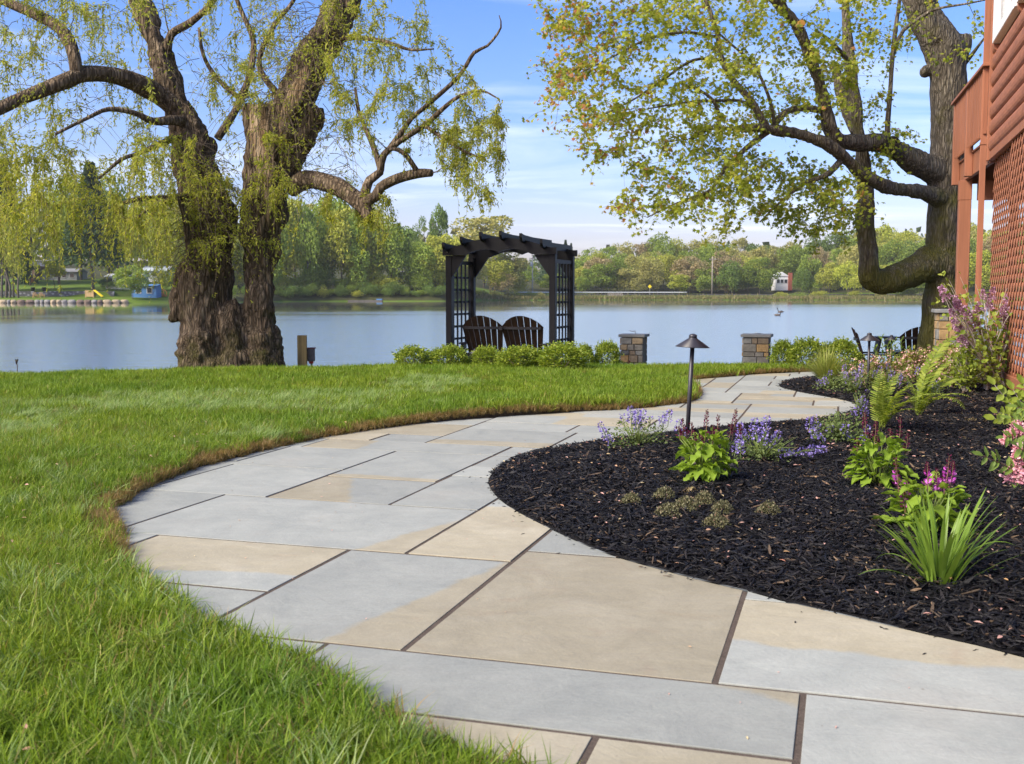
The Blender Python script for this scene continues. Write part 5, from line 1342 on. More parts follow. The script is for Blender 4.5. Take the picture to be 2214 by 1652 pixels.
dbox(DL - .05, DL, -2.4, -.05, 2.455, 2.715, 'rim_joist')
for k in range(17): dbox(0.02 + k * .145, 0.02 + k * .145 + .138, -2.4, .02, 2.717, 2.742, 'deck_board')
for t_ in (DL + .03, DL * .565): dbox(t_ - .095, t_, .0, .09, 2.44, 3.50, 'rail_post', bevel=0.006)
dbox(-.02, DL + .08, -.04, .12, 3.50, 3.535, 'top_rail'); dbox(0, DL - .06, .005, .05, 3.43, 3.50, 'rail'); dbox(0, DL - .06, .005, .05, 2.80, 2.85, 'rail')
for k in range(20):
    t_ = .06 + k * .118
    if abs(t_ - DL * .565 + .045) < .09 or t_ > DL - .1: continue
    dbox(t_ - .018, t_ + .018, .05, .086, 2.775, 3.49, 'baluster', bevel=0)
dbox(DL - .55, DL - .47, -2.3, -.16, 2.20, 2.45, 'beam')
pp = W(2080, 600, 13.9)
dbx = MB().box((pp.x, 13.9, (0.805 + 2.20) / 2), (.145, .145, 2.20 - .805), DROT).build('support_post', M_TRIM, deck, bevel=0.006)
MB().box((pp.x, 13.9, 2.325), (.15, .15, .25), DROT).build('post_head', M_TRIM, deck, bevel=0.004)
cp = W(2063, 670, 13.9)
pr_ = thing('stone_pier', (cp.x, 13.9, -.1), 'buff stone pier with a grey cap carrying the deck post', 'pier', None, 0)
MB().box((cp.x, 13.9, .783), (.50, .50, .046), DROT).build('cap', M_CAP, pr_, bevel=0.005)
MB().box((cp.x, 13.9, .32), (.38, .38, .90), DROT).build('core', M_MORTAR, pr_)
g = random.Random(4); z = .758
while z > -.1:
    h = g.uniform(.09, .15)
    for side in (0, 1):
        a = -.2
        while a < .19:
            ln = g.uniform(.1, .22)
            if .2 - a - ln < .08: ln = .2 - a
            v = DROT @ (Vector((a + ln / 2, -.195, 0)) if side == 0 else Vector((-.195, a + ln / 2, 0)))
            MB().box((cp.x + v.x, 13.9 + v.y, z - h / 2), (ln - .008, .04, h - .008) if side == 0 else (.04, ln - .008, h - .008), DROT).build('stone', g.choice((M_BLOCK[3], M_BLOCK[5], M_BLOCK[0], M_BLOCK[1])), pr_, bevel=.006)
            a += ln
    z -= h
# ------------------------------------------------------------------ plants of the border
def petal_mat(name, stops, tr=0.25): return leaf_mat(name, stops, tr, 0.6, False, None, 0.2)
M_SALV = leaf_mat('salvia_leaf', [(0, (0.14, 0.235, 0.022)), (0.5, (0.215, 0.33, 0.034)), (1, (0.31, 0.41, 0.055))], 0.38, 0.5)
M_STEMG = simple('green_stem', (0.15, 0.20, 0.04), 0.3, 20, 0.6, 0.05)
M_STEMR = simple('red_stem', (0.16, 0.09, 0.05), 0.3, 20, 0.6, 0.05)
M_MAROON = petal_mat('maroon_bud', [(0, (0.055, 0.006, 0.02)), (0.6, (0.12, 0.012, 0.04)), (1, (0.19, 0.03, 0.08))], 0.1)
M_MAGENTA = petal_mat('magenta_flower', [(0, (0.40, 0.04, 0.34)), (0.6, (0.60, 0.10, 0.52)), (1, (0.75, 0.26, 0.68))])
M_LAV = petal_mat('lavender_flower', [(0, (0.17, 0.13, 0.42)), (0.5, (0.27, 0.21, 0.54)), (1, (0.42, 0.35, 0.66))])
M_CATL = leaf_mat('catmint_leaf', [(0, (0.075, 0.11, 0.035)), (0.5, (0.13, 0.18, 0.05)), (1, (0.20, 0.25, 0.085))], 0.3)
M_LILY = leaf_mat('daylily_leaf', [(0, (0.10, 0.19, 0.02)), (0.5, (0.17, 0.28, 0.035)), (1, (0.27, 0.37, 0.07))], 0.35, 0.35)
M_FERN = leaf_mat('fern_leaf', [(0, (0.13, 0.19, 0.02)), (0.5, (0.20, 0.26, 0.03)), (1, (0.30, 0.35, 0.055))], 0.4)
M_BOXW = leaf_mat('boxwood_leaf', [(0, (0.11, 0.175, 0.018)), (0.4, (0.20, 0.28, 0.028)), (0.75, (0.31, 0.38, 0.045)), (1, (0.42, 0.47, 0.075))], 0.3, 0.4)
M_HAK = leaf_mat('pale_grass_blade', [(0, (0.20, 0.26, 0.05)), (0.5, (0.32, 0.37, 0.08)), (1, (0.45, 0.46, 0.16))], 0.35)
M_WEIG = leaf_mat('shrub_leaf', [(0, (0.12, 0.155, 0.028)), (0.5, (0.19, 0.225, 0.04)), (1, (0.28, 0.28, 0.065))], 0.35)
M_WEIGP = leaf_mat('weigela_leaf', [(0, (0.10, 0.17, 0.025)), (0.6, (0.17, 0.25, 0.045)), (1, (0.25, 0.30, 0.09))], 0.35)
M_PINK = petal_mat('pale_pink_flower', [(0, (0.60, 0.30, 0.27)), (0.5, (0.72, 0.45, 0.40)), (1, (0.80, 0.62, 0.55))])
M_ROSE = petal_mat('rose_flower', [(0, (0.62, 0.22, 0.30)), (0.5, (0.72, 0.38, 0.44)), (1, (0.82, 0.60, 0.62))])
M_LILAC = petal_mat('lilac_flower', [(0, (0.30, 0.13, 0.23)), (0.5, (0.47, 0.26, 0.39)), (1, (0.66, 0.48, 0.60))])
M_LILL = leaf_mat('lilac_leaf', [(0, (0.15, 0.22, 0.026)), (0.5, (0.25, 0.32, 0.042)), (1, (0.36, 0.41, 0.075))], 0.4)
M_GREYSTEM = simple('grey_shrub_stem', (0.44, 0.39, 0.32), 0.25, 12, 0.8, 0.15)
M_THYME = leaf_mat('thyme_leaf', [(0, (0.07, 0.07, 0.035)), (0.5, (0.14, 0.135, 0.06)), (0.85, (0.20, 0.19, 0.10)), (1, (0.22, 0.13, 0.09))], 0.15)

def leaf_grid(seed, wide=0.5, curl=0.35, wav=0.05, nl=7, nw=4):
    g = np.random.default_rng(seed); V = []; ph = g.uniform(0, 6)
    for i in range(nl + 1):
        t = i / nl; w = wide * 0.5 * (math.sin(math.pi * min(1, t * 0.97 + 0.02)) ** 0.75) * (1.12 - 0.35 * t)
        for j in range(nw + 1):
            s = 2 * j / nw - 1
            V.append((t * (1 - 0.15 * curl * t), s * w * (1 + 0.06 * math.sin(t * 17 + ph)), -curl * t * t * 0.6 + 0.10 * wide * abs(s) + wav * math.sin(t * 9 + s * 2.5 + ph) * abs(s)))
    Q = [(i * (nw + 1) + j, (i + 1) * (nw + 1) + j, (i + 1) * (nw + 1) + j + 1, i * (nw + 1) + j + 1) for i in range(nl) for j in range(nw)]
    return V, Q
def leaf_mesh(name, mat, seed, **k):
    V, Q = leaf_grid(seed, **k); me = np_mesh(name, V, [np.array(Q)], True); me.materials.append(mat); return me
def put(me, name, root, pos, d, up, s, kind=None):
    """mesh data shared; x axis along d"""
    d = Vector(d).normalized(); y = Vector(up).cross(d)
    if y.length < 1e-4: y = Vector((0, 1, 0))
    y.normalize(); z = d.cross(y)
    o = bpy.data.objects.new(name, me); COL.objects.link(o); o.parent = root
    M = Matrix((d, y, z)).transposed(); o.rotation_euler = M.to_euler(); o.location = Vector(pos); o.scale = (s, s, s) if not isinstance(s, tuple) else s
    return o
SALV_LEAF = [leaf_mesh('leaf', M_SALV, 40 + i, wide=0.46 + .06 * i, curl=0.25 + 0.22 * i, wav=0.085) for i in range(4)]
WEIG_LEAF = [leaf_mesh('leaf', M_WEIGP, 60 + i, wide=0.42, curl=0.25 + 0.2 * i, wav=0.03) for i in range(3)]
LIL_LEAF = [leaf_mesh('leaf', M_LILL, 70 + i, wide=0.75, curl=0.2 + 0.2 * i, wav=0.04) for i in range(3)]

def bud_spike(seed, L, mat2=None):
    """whorls of buds along a stem; x is up the spike"""
    g = np.random.default_rng(seed); mb = MB(); mb.tube([(0, 0, 0), (L * .5, .003, 0), (L, 0, 0)], [.0024, .002, .0015], 5)
    me_m = [M_STEMR, M_MAROON, mat2 or M_MAROON]
    P, D, S, K = [], [], [], []
    x = L * 0.30
    while x < L:
        t = (x - L * .3) / (L * .7); n = 9
        for k in range(n):
            a = g.uniform(0, 6.28); r = 0.0035 + 0.0085 * (1 - t) ** .6
            P.append((x + g.normal(0, .003), r * math.cos(a) * .6, r * math.sin(a) * .6)); D.append((0.9, math.cos(a), math.sin(a))); S.append(g.uniform(.009, .015) * (1.1 - .5 * t)); K.append(2 if (mat2 and t < .55 and g.random() < .68) else 1)
        x += 0.0065 + 0.011 * (1 - t) * (1 if g.random() < .8 else 1.8)
    P, D, S, K = np.array(P), np.array(D), np.array(S), np.array(K)
    S = np.where(K == 2, S * 1.35, S)
    V, F = scatter(LEAF6[0], LEAF6[1], P, D, rand_dirs(len(P), g), S, S * .62)
    base = np.concatenate(mb.v); nb = len(base); q = np.concatenate(mb.q); t_ = np.concatenate(mb.t)
    me = np_mesh('flower_spike', np.concatenate([base, V]), [q, np.concatenate([t_, F[0] + nb])])
    for m_ in me_m: me.materials.append(m_)
    mi = np.concatenate([np.zeros(len(q) + len(t_)), np.repeat(K, 6)]).astype(np.int32)
    if len(me.polygons) == len(mi): me.polygons.foreach_set('material_index', mi)
    return me
SPK = [bud_spike(i, L) for i, L in enumerate((0.15, 0.12, 0.10, 0.07))]
SPKM = [bud_spike(20 + i, L, M_MAGENTA) for i, L in enumerate((0.15, 0.12, 0.09))]

def salvia(px, py, w, h, label, spikes, meshes, nleaf, seed, top_leaf=0.9):
    g = random.Random(seed); b = GB(px, py); s = b.y / FPX; Rr, Hh = w * s / 2, h * s * 1.08; nleaf = int(nleaf * 1.35)
    t = thing('salvia_plant', b, label, 'plant', 'salvia plants in the mulch')
    mb = MB()
    for k in range(nleaf):
        a = g.uniform(0, 6.28); q = math.sqrt(g.random()); hh = g.uniform(0.12, 1.0); rr = Rr * (0.25 + 0.62 * q) * (1.0 - 0.35 * max(0, hh - .55))
        p = (rr * .62 * math.cos(a), rr * .62 * math.sin(a), Hh * hh * top_leaf * (1 - 0.22 * q * q))
        L = g.uniform(0.065, 0.115) * (1.15 - 0.45 * hh)
        put(g.choice(SALV_LEAF), 'leaf', t, p, (math.cos(a) * (1.1 - .4 * hh), math.sin(a) * (1.1 - .4 * hh), g.uniform(-0.35, 1.1) * (0.5 + .8 * hh)), (0, 0, 1) if g.random() < .8 else (g.random(), g.random(), 1), L)
        if k % 3 == 0: mb.tube([(0.01 * math.cos(a), 0.01 * math.sin(a), 0), (p[0] * .6, p[1] * .6, p[2] * .6), p], [.0035, .003, .002], 5)
    for (sx, sy, ms) in spikes:
        x = (sx - px) * s; z = (py - sy) * s; me = meshes[ms]; L = max(v.co.x for v in me.vertices)
        y = g.uniform(-.05, .05); d = Vector((x * .25 + g.uniform(-.02, .02), g.uniform(-.02, .02), .3)); p = Vector((x, y, z)) - d.normalized() * L
        put(me, 'flower_spike', t, p, d, (0, 1, 0), 1.0); mb.tube([(x * .2, y * .2, Hh * .2), tuple(p * .7 + Vector((0, 0, p.z * .1))), tuple(p)], [.003, .0026, .0024], 5)
    mb.build('stems', M_STEMG, t, True, world=False)
    return t
salvia(1526, 1040, 150, 118, 'salvia with dark red spikes beside the tall bronze path light', [(1526, 881, 0), (1594, 882, 0), (1551, 893, 1), (1471, 899, 2), (1489, 908, 3), (1540, 915, 3), (1581, 915, 3), (1498, 928, 3), (1462, 917, 3), (1477, 915, 3), (1543, 930, 3), (1605, 918, 3), (1512, 934, 3)], SPK, 78, 3)
salvia(1898, 1052, 150, 118, 'salvia with few dark spikes between the fern and the daylily', [(1867, 885, 0), (1888, 905, 2), (1940, 898, 1), (1878, 928, 3), (1965, 935, 2), (1850, 945, 3), (1925, 925, 3), (1895, 940, 3)], SPK, 72, 5)
salvia(2003, 1150, 180, 132, 'salvia with bright magenta flower spikes behind the daylily', [(1930, 985, 0), (1990, 988, 1), (2018, 1005, 1), (2043, 975, 0), (2063, 992, 1), (2035, 1020, 2), (1958, 1030, 2), (1945, 1055, 2)], SPKM, 70, 8)

# catmint
def lav_spike(seed, L):
    g = np.random.default_rng(seed); mb = MB(); mb.tube([(0, 0, 0), (L, 0, 0)], [.0018, .001], 4); P, D = [], []
    x = L * .3
    while x < L:
        t = (x - L * .3) / (L * .7)
        for k in range(8):
            a = g.uniform(0, 6.28); r = .006 + .011 * (1 - t); P.append((x + g.normal(0, .004), r * math.cos(a), r * math.sin(a))); D.append((.5, math.cos(a), math.sin(a)))
        x += .0085 + .006 * (1 - t)
    P, D = np.array(P), np.array(D); S = g.uniform(.008, .014, len(P)); V, F = scatter(LEAF6[0], LEAF6[1], P, D, rand_dirs(len(P), g), S, S * .7)
    base = np.concatenate(mb.v); q = np.concatenate(mb.q); t_ = np.concatenate(mb.t); me = np_mesh('flower_spike', np.concatenate([base, V]), [q, np.concatenate([t_, F[0] + len(base)])])
    me.materials.append(M_CATL); me.materials.append(M_LAV); me.polygons.foreach_set('material_index', np.concatenate([np.zeros(len(q) + len(t_)), np.ones(len(F[0]))]).astype(np.int32)); return me
LAV = [lav_spike(i, L) for i, L in enumerate((.11, .09, .07, .05))]
def catmint(px, py, w, h, label, spikes, seed, nleaf=420):
    g = np.random.default_rng(seed); b = GB(px, py); s = b.y / FPX; Rr, Hh = w * s / 2, h * s
    t = thing('catmint_plant', b, label, 'plant', 'catmint clumps in the mulch')
    v = g.normal(size=(nleaf, 3)); v = unit(v) * (g.random((nleaf, 1)) ** .45); P = np.column_stack([v[:, 0] * Rr, v[:, 1] * Rr * .8, np.abs(v[:, 2]) * Hh * .95 + .008])
    D = v + g.normal(size=(nleaf, 3)) * .6; S = g.uniform(.012, .026, nleaf); V, F = scatter(LEAF6[0], LEAF6[1], P, D, np.array((0, 0, 1.0)) + g.normal(size=(nleaf, 3)) * .4, S, S * .75)
    tag(link('leaves', np_mesh('leaves', V, F), M_CATL, t), kind='stuff')
    mb = MB()
    for k in range(26): a = g.uniform(0, 6.28); r = Rr * g.random() ** .5; mb.tube([(0, 0, 0), (r * .5 * math.cos(a), r * .5 * math.sin(a), Hh * .5), (r * math.cos(a), r * math.sin(a), Hh * g.uniform(.4, 1))], [.002, .0018, .001], 4)
    for (sx, sy, k, lean) in spikes:
        x, z = (sx - px) * s, (py - sy) * s; me = LAV[k]; L = (.11, .09, .07, .05)[k]; d = Vector((lean + g.normal() * .1, g.normal() * .15, 1.0 if abs(lean) < 1.5 else .25)).normalized(); y = g.normal() * Rr * .35
        p = Vector((x, y, z)) - d * L; put(me, 'flower_spike', t, p, d, (0, 1, 0), 1.15); mb.tube([(x * .3, y * .3, max(.0, z * .1)), tuple(p)], [.002, .0018], 4)
    tag(mb.build('stems', M_STEMG, t, True, world=False), kind='stuff')
catmint(1375, 966, 150, 66, 'lavender catmint at the mulch tip left of the dark red salvia', [(1297, 917, 0, -.5), (1305, 932, 1, -.5), (1315, 945, 2, -.4), (1362, 883, 0, -.2), (1375, 886, 0, 0), (1368, 893, 1, 0), (1382, 895, 1, .1), (1390, 890, 1, .15), (1378, 905, 1, 0), (1386, 908, 2, .1), (1430, 905, 2, 0), (1447, 890, 1, .2), (1440, 900, 2, .1), (1475, 917, 1, .2), (1480, 930, 2, .3), (1350, 905, 2, -.2), (1407, 903, 3, 0)], 1)
catmint(1650, 995, 150, 60, 'lavender catmint sprawling right of the dark red salvia', [(1600, 920, 1, -.3), (1612, 938, 2, -.4), (1633, 910, 1, 0), (1630, 925, 1, 0), (1640, 930, 1, .1), (1655, 903, 1, .1), (1660, 917, 2, .1), (1690, 940, 0, .6), (1680, 950, 1, .8), (1590, 950, 1, -.2), (1600, 958, 1, .2), (1700, 975, 1, 1.8), (1715, 985, 0, 2), (1735, 983, 1, 2), (1770, 968, 1, 2.2), (1785, 972, 0, 2.4), (1760, 980, 1, 2.2), (1748, 985, 2, 1.5), (1605, 945, 1, .1), (1596, 1000, 3, -.5)], 2)
catmint(1812, 958, 130, 72, 'lavender catmint between the second salvia and the path', [(1757, 910, 1, -.1), (1766, 905, 0, .1), (1752, 930, 1, -.6), (1760, 938, 2, -.5), (1772, 918, 1, .3), (1825, 938, 0, .3), (1838, 942, 0, .2), (1845, 950, 1, .4), (1830, 955, 1, -.2), (1858, 945, 1, .5), (1885, 928, 1, .3), (1875, 935, 2, .2), (1792, 918, 3, 0), (1810, 912, 3, 0)], 3, 760)
catmint(1858, 905, 46, 60, 'small lavender catmint at the path edge left of the fern', [(1865, 860, 0, .2), (1872, 868, 1, .3), (1858, 870, 1, 0), (1850, 882, 1, -.2), (1866, 880, 1, .2), (1860, 892, 1, .1), (1848, 895, 2, -.4), (1870, 890, 2, .3)], 4, 120)
catmint(1845, 850, 90, 60, 'lavender catmint at the foot of the path light by the fern', [(1838, 795, 0, 0), (1846, 805, 0, 0), (1853, 815, 0, .2), (1830, 808, 1, -.2), (1858, 825, 1, .3), (1866, 835, 1, .4), (1870, 845, 1, .4), (1850, 800, 1, 0), (1852, 788, 1, .1), (1835, 818, 1, -.2), (1878, 848, 1, .3), (1862, 812, 1, .1)], 5, 420)
catmint(1915, 842, 120, 55, 'lavender catmint behind the fern below the pink shrubs', [(1895, 805, 1, 0), (1905, 795, 1, .1), (1926, 790, 0, 0), (1934, 805, 1, .2), (1922, 812, 1, 0), (1945, 815, 1, .3), (1975, 795, 1, .2), (1960, 812, 1, .1), (1940, 830, 1, 0), (1968, 830, 1, .3)], 6, 420)
catmint(2015, 852, 70, 34, 'low lavender catmint in the mulch right of the fern', [(1990, 836, 1, -.4), (2000, 828, 1, 0), (2012, 834, 1, 0), (2022, 826, 0, .3), (2030, 832, 1, .6), (2008, 840, 2, 0), (1996, 843, 2, -.3)], 7, 260)
catmint(1805, 843, 100, 42, 'grey-green catmint mound beside the pale grass clump', [(1776, 815, 1, -.4), (1782, 822, 1, -.2), (1772, 824, 2, -.5), (1800, 803, 2, 0)], 8, 520)

# daylily: every blade its own
def blade_mesh(seed, bend, wide):
    g = np.random.default_rng(seed); n = 9; V = []
    for i in range(n + 1):
        t = i / n; th = bend * t * t * 1.1; x = sum(math.sin(bend * (k / n) ** 2 * 1.1 + .12) for k in range(i)) / n; z = sum(math.cos(bend * (k / n) ** 2 * 1.1 + .12) for k in range(i)) / n
        w = wide * (0.75 + .5 * t) * (1 - t ** 3) * .5 + .0004
        V += [(x, -w, z + w * .45), (x, 0, z), (x, w, z + w * .45)]
    Q = []
    for i in range(n): Q += [(i * 3, i * 3 + 1, i * 3 + 4, i * 3 + 3), (i * 3 + 1, i * 3 + 2, i * 3 + 5, i * 3 + 4)]
    me = np_mesh('leaf', V, [np.array(Q)], True); me.materials.append(M_LILY); return me
BL = [blade_mesh(i, bd, .046) for i, bd in enumerate((.25, .5, .8, 1.15, 1.6, .15))]
b = GB(2030, 1262); lily = thing('daylily', b, 'green strap-leaved daylily clump at the front right of the mulch', 'plant'); g = random.Random(12)
for k in range(78):
    a = g.uniform(0, 6.28); r = g.uniform(0, .055); tilt = abs(g.gauss(0, .42)) + .04
    fr = BL[min(5, int(abs(g.gauss(0, 2.0))))]
    L = g.uniform(.20, .355); o = bpy.data.objects.new('leaf', fr); COL.objects.link(o); o.parent = lily
    bias = -.35 if math.cos(a) < 0 else .0
    o.location = (r * math.cos(a), r * math.sin(a), -.01); o.scale = (L, L * g.uniform(.8, 1.2), L); o.rotation_euler = Matrix.Rotation(a, 4, 'Z').__matmul__(Matrix.Rotation(min(1.2, tilt), 4, 'Y')).to_euler()
for (tx, ty, sc) in ((1875, 1130, .36), (1868, 1170, .36), (1872, 1215, .37), (1905, 1090, .36), (2140, 1062, .36), (2125, 1058, .35), (2138, 1145, .27), (1960, 1295, .17), (2010, 1290, .12), (1990, 1060, .34), (2060, 1050, .34), (2095, 1075, .33), (1940, 1075, .33)):
    s = b.y / FPX; v = Vector(((tx - 2030) * s, g.uniform(-.1, .02), (1262 - ty) * s)); o = bpy.data.objects.new('leaf', BL[0 if sc > .3 else 2]); COL.objects.link(o); o.parent = lily
    L = v.length * 1.03; a = math.atan2(v.y, v.x); tl = math.atan2(math.hypot(v.x, v.y), v.z) - .2; o.scale = (L, L * .85, L); o.rotation_euler = Matrix.Rotation(a, 4, 'Z').__matmul__(Matrix.Rotation(tl, 4, 'Y')).to_euler(); o.location = (0, 0, -.01)

# ferns: every frond its own
def frond_mesh(seed, bend):
    g = np.random.default_rng(seed); n = 30; C = []; x = z = 0.0
    for i in range(n + 1):
        C.append((x, 0, z)); th = .1 + bend * (i / n) ** 1.5; x += math.sin(th) / n; z += math.cos(th) / n
    mb = MB(); mb.tube(C, np.linspace(.006, .0012, n + 1), 5); P, D, S = [], [], []
    C = np.array(C); Tn = unit(np.gradient(C, axis=0))
    for i in range(4, n):
        t = i / n; L = .125 * math.sin(math.pi * min(1, t * .93 + .06)) ** .8 + .01
        for sg in (-1, 1): P.append(C[i]); D.append(Tn[i] * .45 + np.array((0, sg, .0)) + g.normal(size=3) * .08); S.append(L)
    P, D, S = np.array(P), np.array(D), np.array(S); nn = np.tile(np.array((-1.0, 0, 1.0)), (len(P), 1)) + g.normal(size=(len(P), 3)) * .2
    tv = [(0, 0, 0), (.2, .11, .02), (.35, .06, .02), (.5, .105, .0), (.65, .05, -.01), (.8, .07, -.04), (1, 0, -.1), (.8, -.07, -.04), (.65, -.05, -.01), (.5, -.105, 0), (.35, -.06, .02), (.2, -.11, .02)]
    tf = [[(0, 1, 2, 11), (11, 2, 10, 10)]]; tf = [[(0, 1, 11), (1, 2, 11), (11, 2, 10), (2, 3, 10), (10, 3, 9), (3, 4, 9), (9, 4, 8), (4, 5, 8), (8, 5, 7), (5, 6, 7)]]
    V, F = scatter(tv, tf, P, D, nn, S, S * 1.3); base = np.concatenate(mb.v)
    me = np_mesh('frond', np.concatenate([base, V]), [np.concatenate(mb.q), np.concatenate([np.concatenate(mb.t), F[0] + len(base)])]); me.materials.append(M_FERN); return me
FR = [frond_mesh(i, bd) for i, bd in enumerate((.5, .9, 1.4, 2.0))]
def fern(px, py, label, fr):
    b = GB(px, py); s = b.y / FPX; t = thing('fern', b, label, 'fern', 'ferns in the mulch'); g = random.Random(px)
    for (tx, ty, k, dy) in fr:
        v = Vector(((tx - px) * s, dy, (py - ty) * s)); L = v.length * (1.05, 1.1, 1.25, 1.5)[k]; a = math.atan2(v.y, v.x); o = bpy.data.objects.new('frond', FR[k]); COL.objects.link(o); o.parent = t
        ch = (.28, .5, .75, 1.05)[k]; tl = math.atan2(math.hypot(v.x, v.y), max(.01, v.z)) - ch
        o.rotation_euler = Matrix.Rotation(a, 4, 'Z').__matmul__(Matrix.Rotation(tl, 4, 'Y')).to_euler(); o.scale = (L, min(L, .6) * g.uniform(.8, 1.1), L); o.location = (g.uniform(-.03, .03), g.uniform(-.03, .03), -.005)
fern(1905, 928, 'yellow-green fern with upright fronds in front of the path light', [(1890, 815, 0, .02), (1925, 800, 0, .1), (1880, 850, 1, -.1), (1960, 815, 1, .1), (1990, 845, 2, -.1), (2010, 870, 2, -.2), (1955, 895, 2, -.25), (1868, 880, 2, -.1), (1905, 805, 0, -.05), (1940, 830, 1, -.2), (1970, 880, 2, -.3)])
fern(1985, 900, 'yellow-green fern spreading long fronds to the right over mulch', [(2105, 765, 2, .3), (2062, 805, 2, .1), (2050, 850, 3, -.2), (2062, 868, 2, -.25), (1965, 815, 0, .1), (2005, 795, 0, .15), (2100, 845, 2, .1), (2030, 905, 3, -.3), (1950, 850, 1, -.1), (2020, 815, 1, 0), (1995, 850, 1, -.25)])

# boxwoods and other leafy shrubs
def dome(seed, n, lsz, tall=1.0, shoots=150):
    g = np.random.default_rng(seed); v = unit(g.normal(size=(n, 3))); r = 0.55 + 0.45 * g.random(n) ** .5
    lob = .82 + .3 * vnoise(v * 2.3 + 5, seed); P = v * (r * lob)[:, None] * .5; P[:, 2] = P[:, 2] * 1.0 + .42
    D = v + g.normal(size=(n, 3)) * .55 + np.array((0, 0, .35))
    for _ in range(shoots):
        d = unit(g.normal(size=3) + np.array((0, 0, .9))); a = d * .42 * (.9 + .2 * g.random()) + np.array((0, 0, .42)); L = g.uniform(.08, .22)
        for k in range(9): P = np.concatenate([P, [a + d * L * k / 8 + g.normal(0, .008, 3)]]); D = np.concatenate([D, [d * .7 + g.normal(size=3) * .7]])
    P[:, 2] = np.maximum(P[:, 2], .01); S = g.uniform(.7, 1.3, len(P)) * lsz; V, F = scatter(LEAF2[0], LEAF2[1], P, D, rand_dirs(len(P), g) + np.array((0, 0, .6)), S, S * .55)
    return np_mesh('foliage', V, F)
BOX = []
for i in range(4): me = dome(i + 50, 4000, .066); me.materials.append(M_BOXW); BOX.append(me)
def stemset(seed):
    g = np.random.default_rng(seed); mb = MB()
    for k in range(9): a = g.uniform(0, 6.28); mb.tube([(0, 0, -.05), (.1 * math.cos(a), .1 * math.sin(a), .2), (.3 * math.cos(a), .3 * math.sin(a), .55)], [.02, .014, .006], 5)
    me = np_mesh('stems', np.concatenate(mb.v), [np.concatenate(mb.q), np.concatenate(mb.t)], True); me.materials.append(M_TWIG); return me
BST = stemset(3)
BXN = [0]
def boxwood(px, top, w, Y, label, group):
    c = W(px, 780, Y); z0 = TG(c.x, Y); zt = W(px, top, Y).z; t = thing('boxwood_shrub', (c.x, Y, z0), label, 'shrub', group); k = BXN[0]; BXN[0] += 1
    o = link('foliage', BOX[k % 4], None, t); o.scale = (w * Y / FPX, w * Y / FPX * .95, (zt - z0) * 1.0 + .03); o.rotation_euler = (0, 0, rnd.uniform(0, 6.28)); o['kind'] = 'stuff'
    s_ = link('stems', BST, None, t); s_.scale = o.scale
for px, top, w, Y, lb in ((893, 752, 82, 13.7, 'leftmost boxwood of the row before the arbor, by open lawn'), (972, 750, 88, 13.7, 'boxwood before the left arbor post'), (1052, 753, 66, 13.75, 'small boxwood under the left half of the double bench'), (1122, 752, 100, 13.5, 'wide boxwood under the right half of the double bench'), (1214, 746, 108, 13.3, 'largest boxwood before the right arbor post'), (1262, 748, 52, 14.3, 'boxwood just behind the right arbor lattice'), (1313, 742, 58, 14.4, 'round lone boxwood between arbor and left stone pillar')):
    boxwood(px, top, w, Y, lb, 'boxwoods before the arbor')
for px, top, w, Y, lb in ((1692, 739, 54, 14.4, 'small boxwood beside the right stone pillar'), (1746, 736, 92, 14.2, 'wide middle boxwood of the trio right of the pillars'), (1818, 736, 86, 14.1, 'boxwood of the trio nearest the path light')):
    boxwood(px, top, w, Y, lb, 'boxwoods right of the pillars')
# pale grass clump
b = GB(1786, 838); s = b.y / FPX; hk = thing('grass_clump', b, 'pale yellow-green ornamental grass mound at the path end', 'plant'); g = np.random.default_rng(4); V, Q, Tt = [], [], []; n = 0
for k in range(950):
    a = g.uniform(0, 6.28); L = g.uniform(.20, .40); sp = g.uniform(.1, .95); tx, ty = -math.sin(a), math.cos(a); hgt = g.uniform(.7, 1.1)
    for i, t_ in enumerate((0, .35, .7)):
        x = L * sp * t_ ** 1.3; z = L * hgt * (t_ * 1.25 - .62 * sp * t_ ** 2.2); w_ = .0035 * (1, 1, .7)[i]; cx, cy = math.cos(a) * (x + .03), math.sin(a) * (x + .03); V += [(cx - tx * w_, cy - ty * w_, z), (cx + tx * w_, cy + ty * w_, z)]
    x = L * sp; V.append((math.cos(a) * (x + .03), math.sin(a) * (x + .03), L * hgt * (1.25 - .68 * sp))); Q += [(n, n + 1, n + 3, n + 2), (n + 2, n + 3, n + 5, n + 4)]; Tt.append((n + 4, n + 5, n + 6)); n += 7
tag(link('blades', np_mesh('blades', V, [np.array(Q), np.array(Tt)]), M_HAK, hk), kind='stuff')

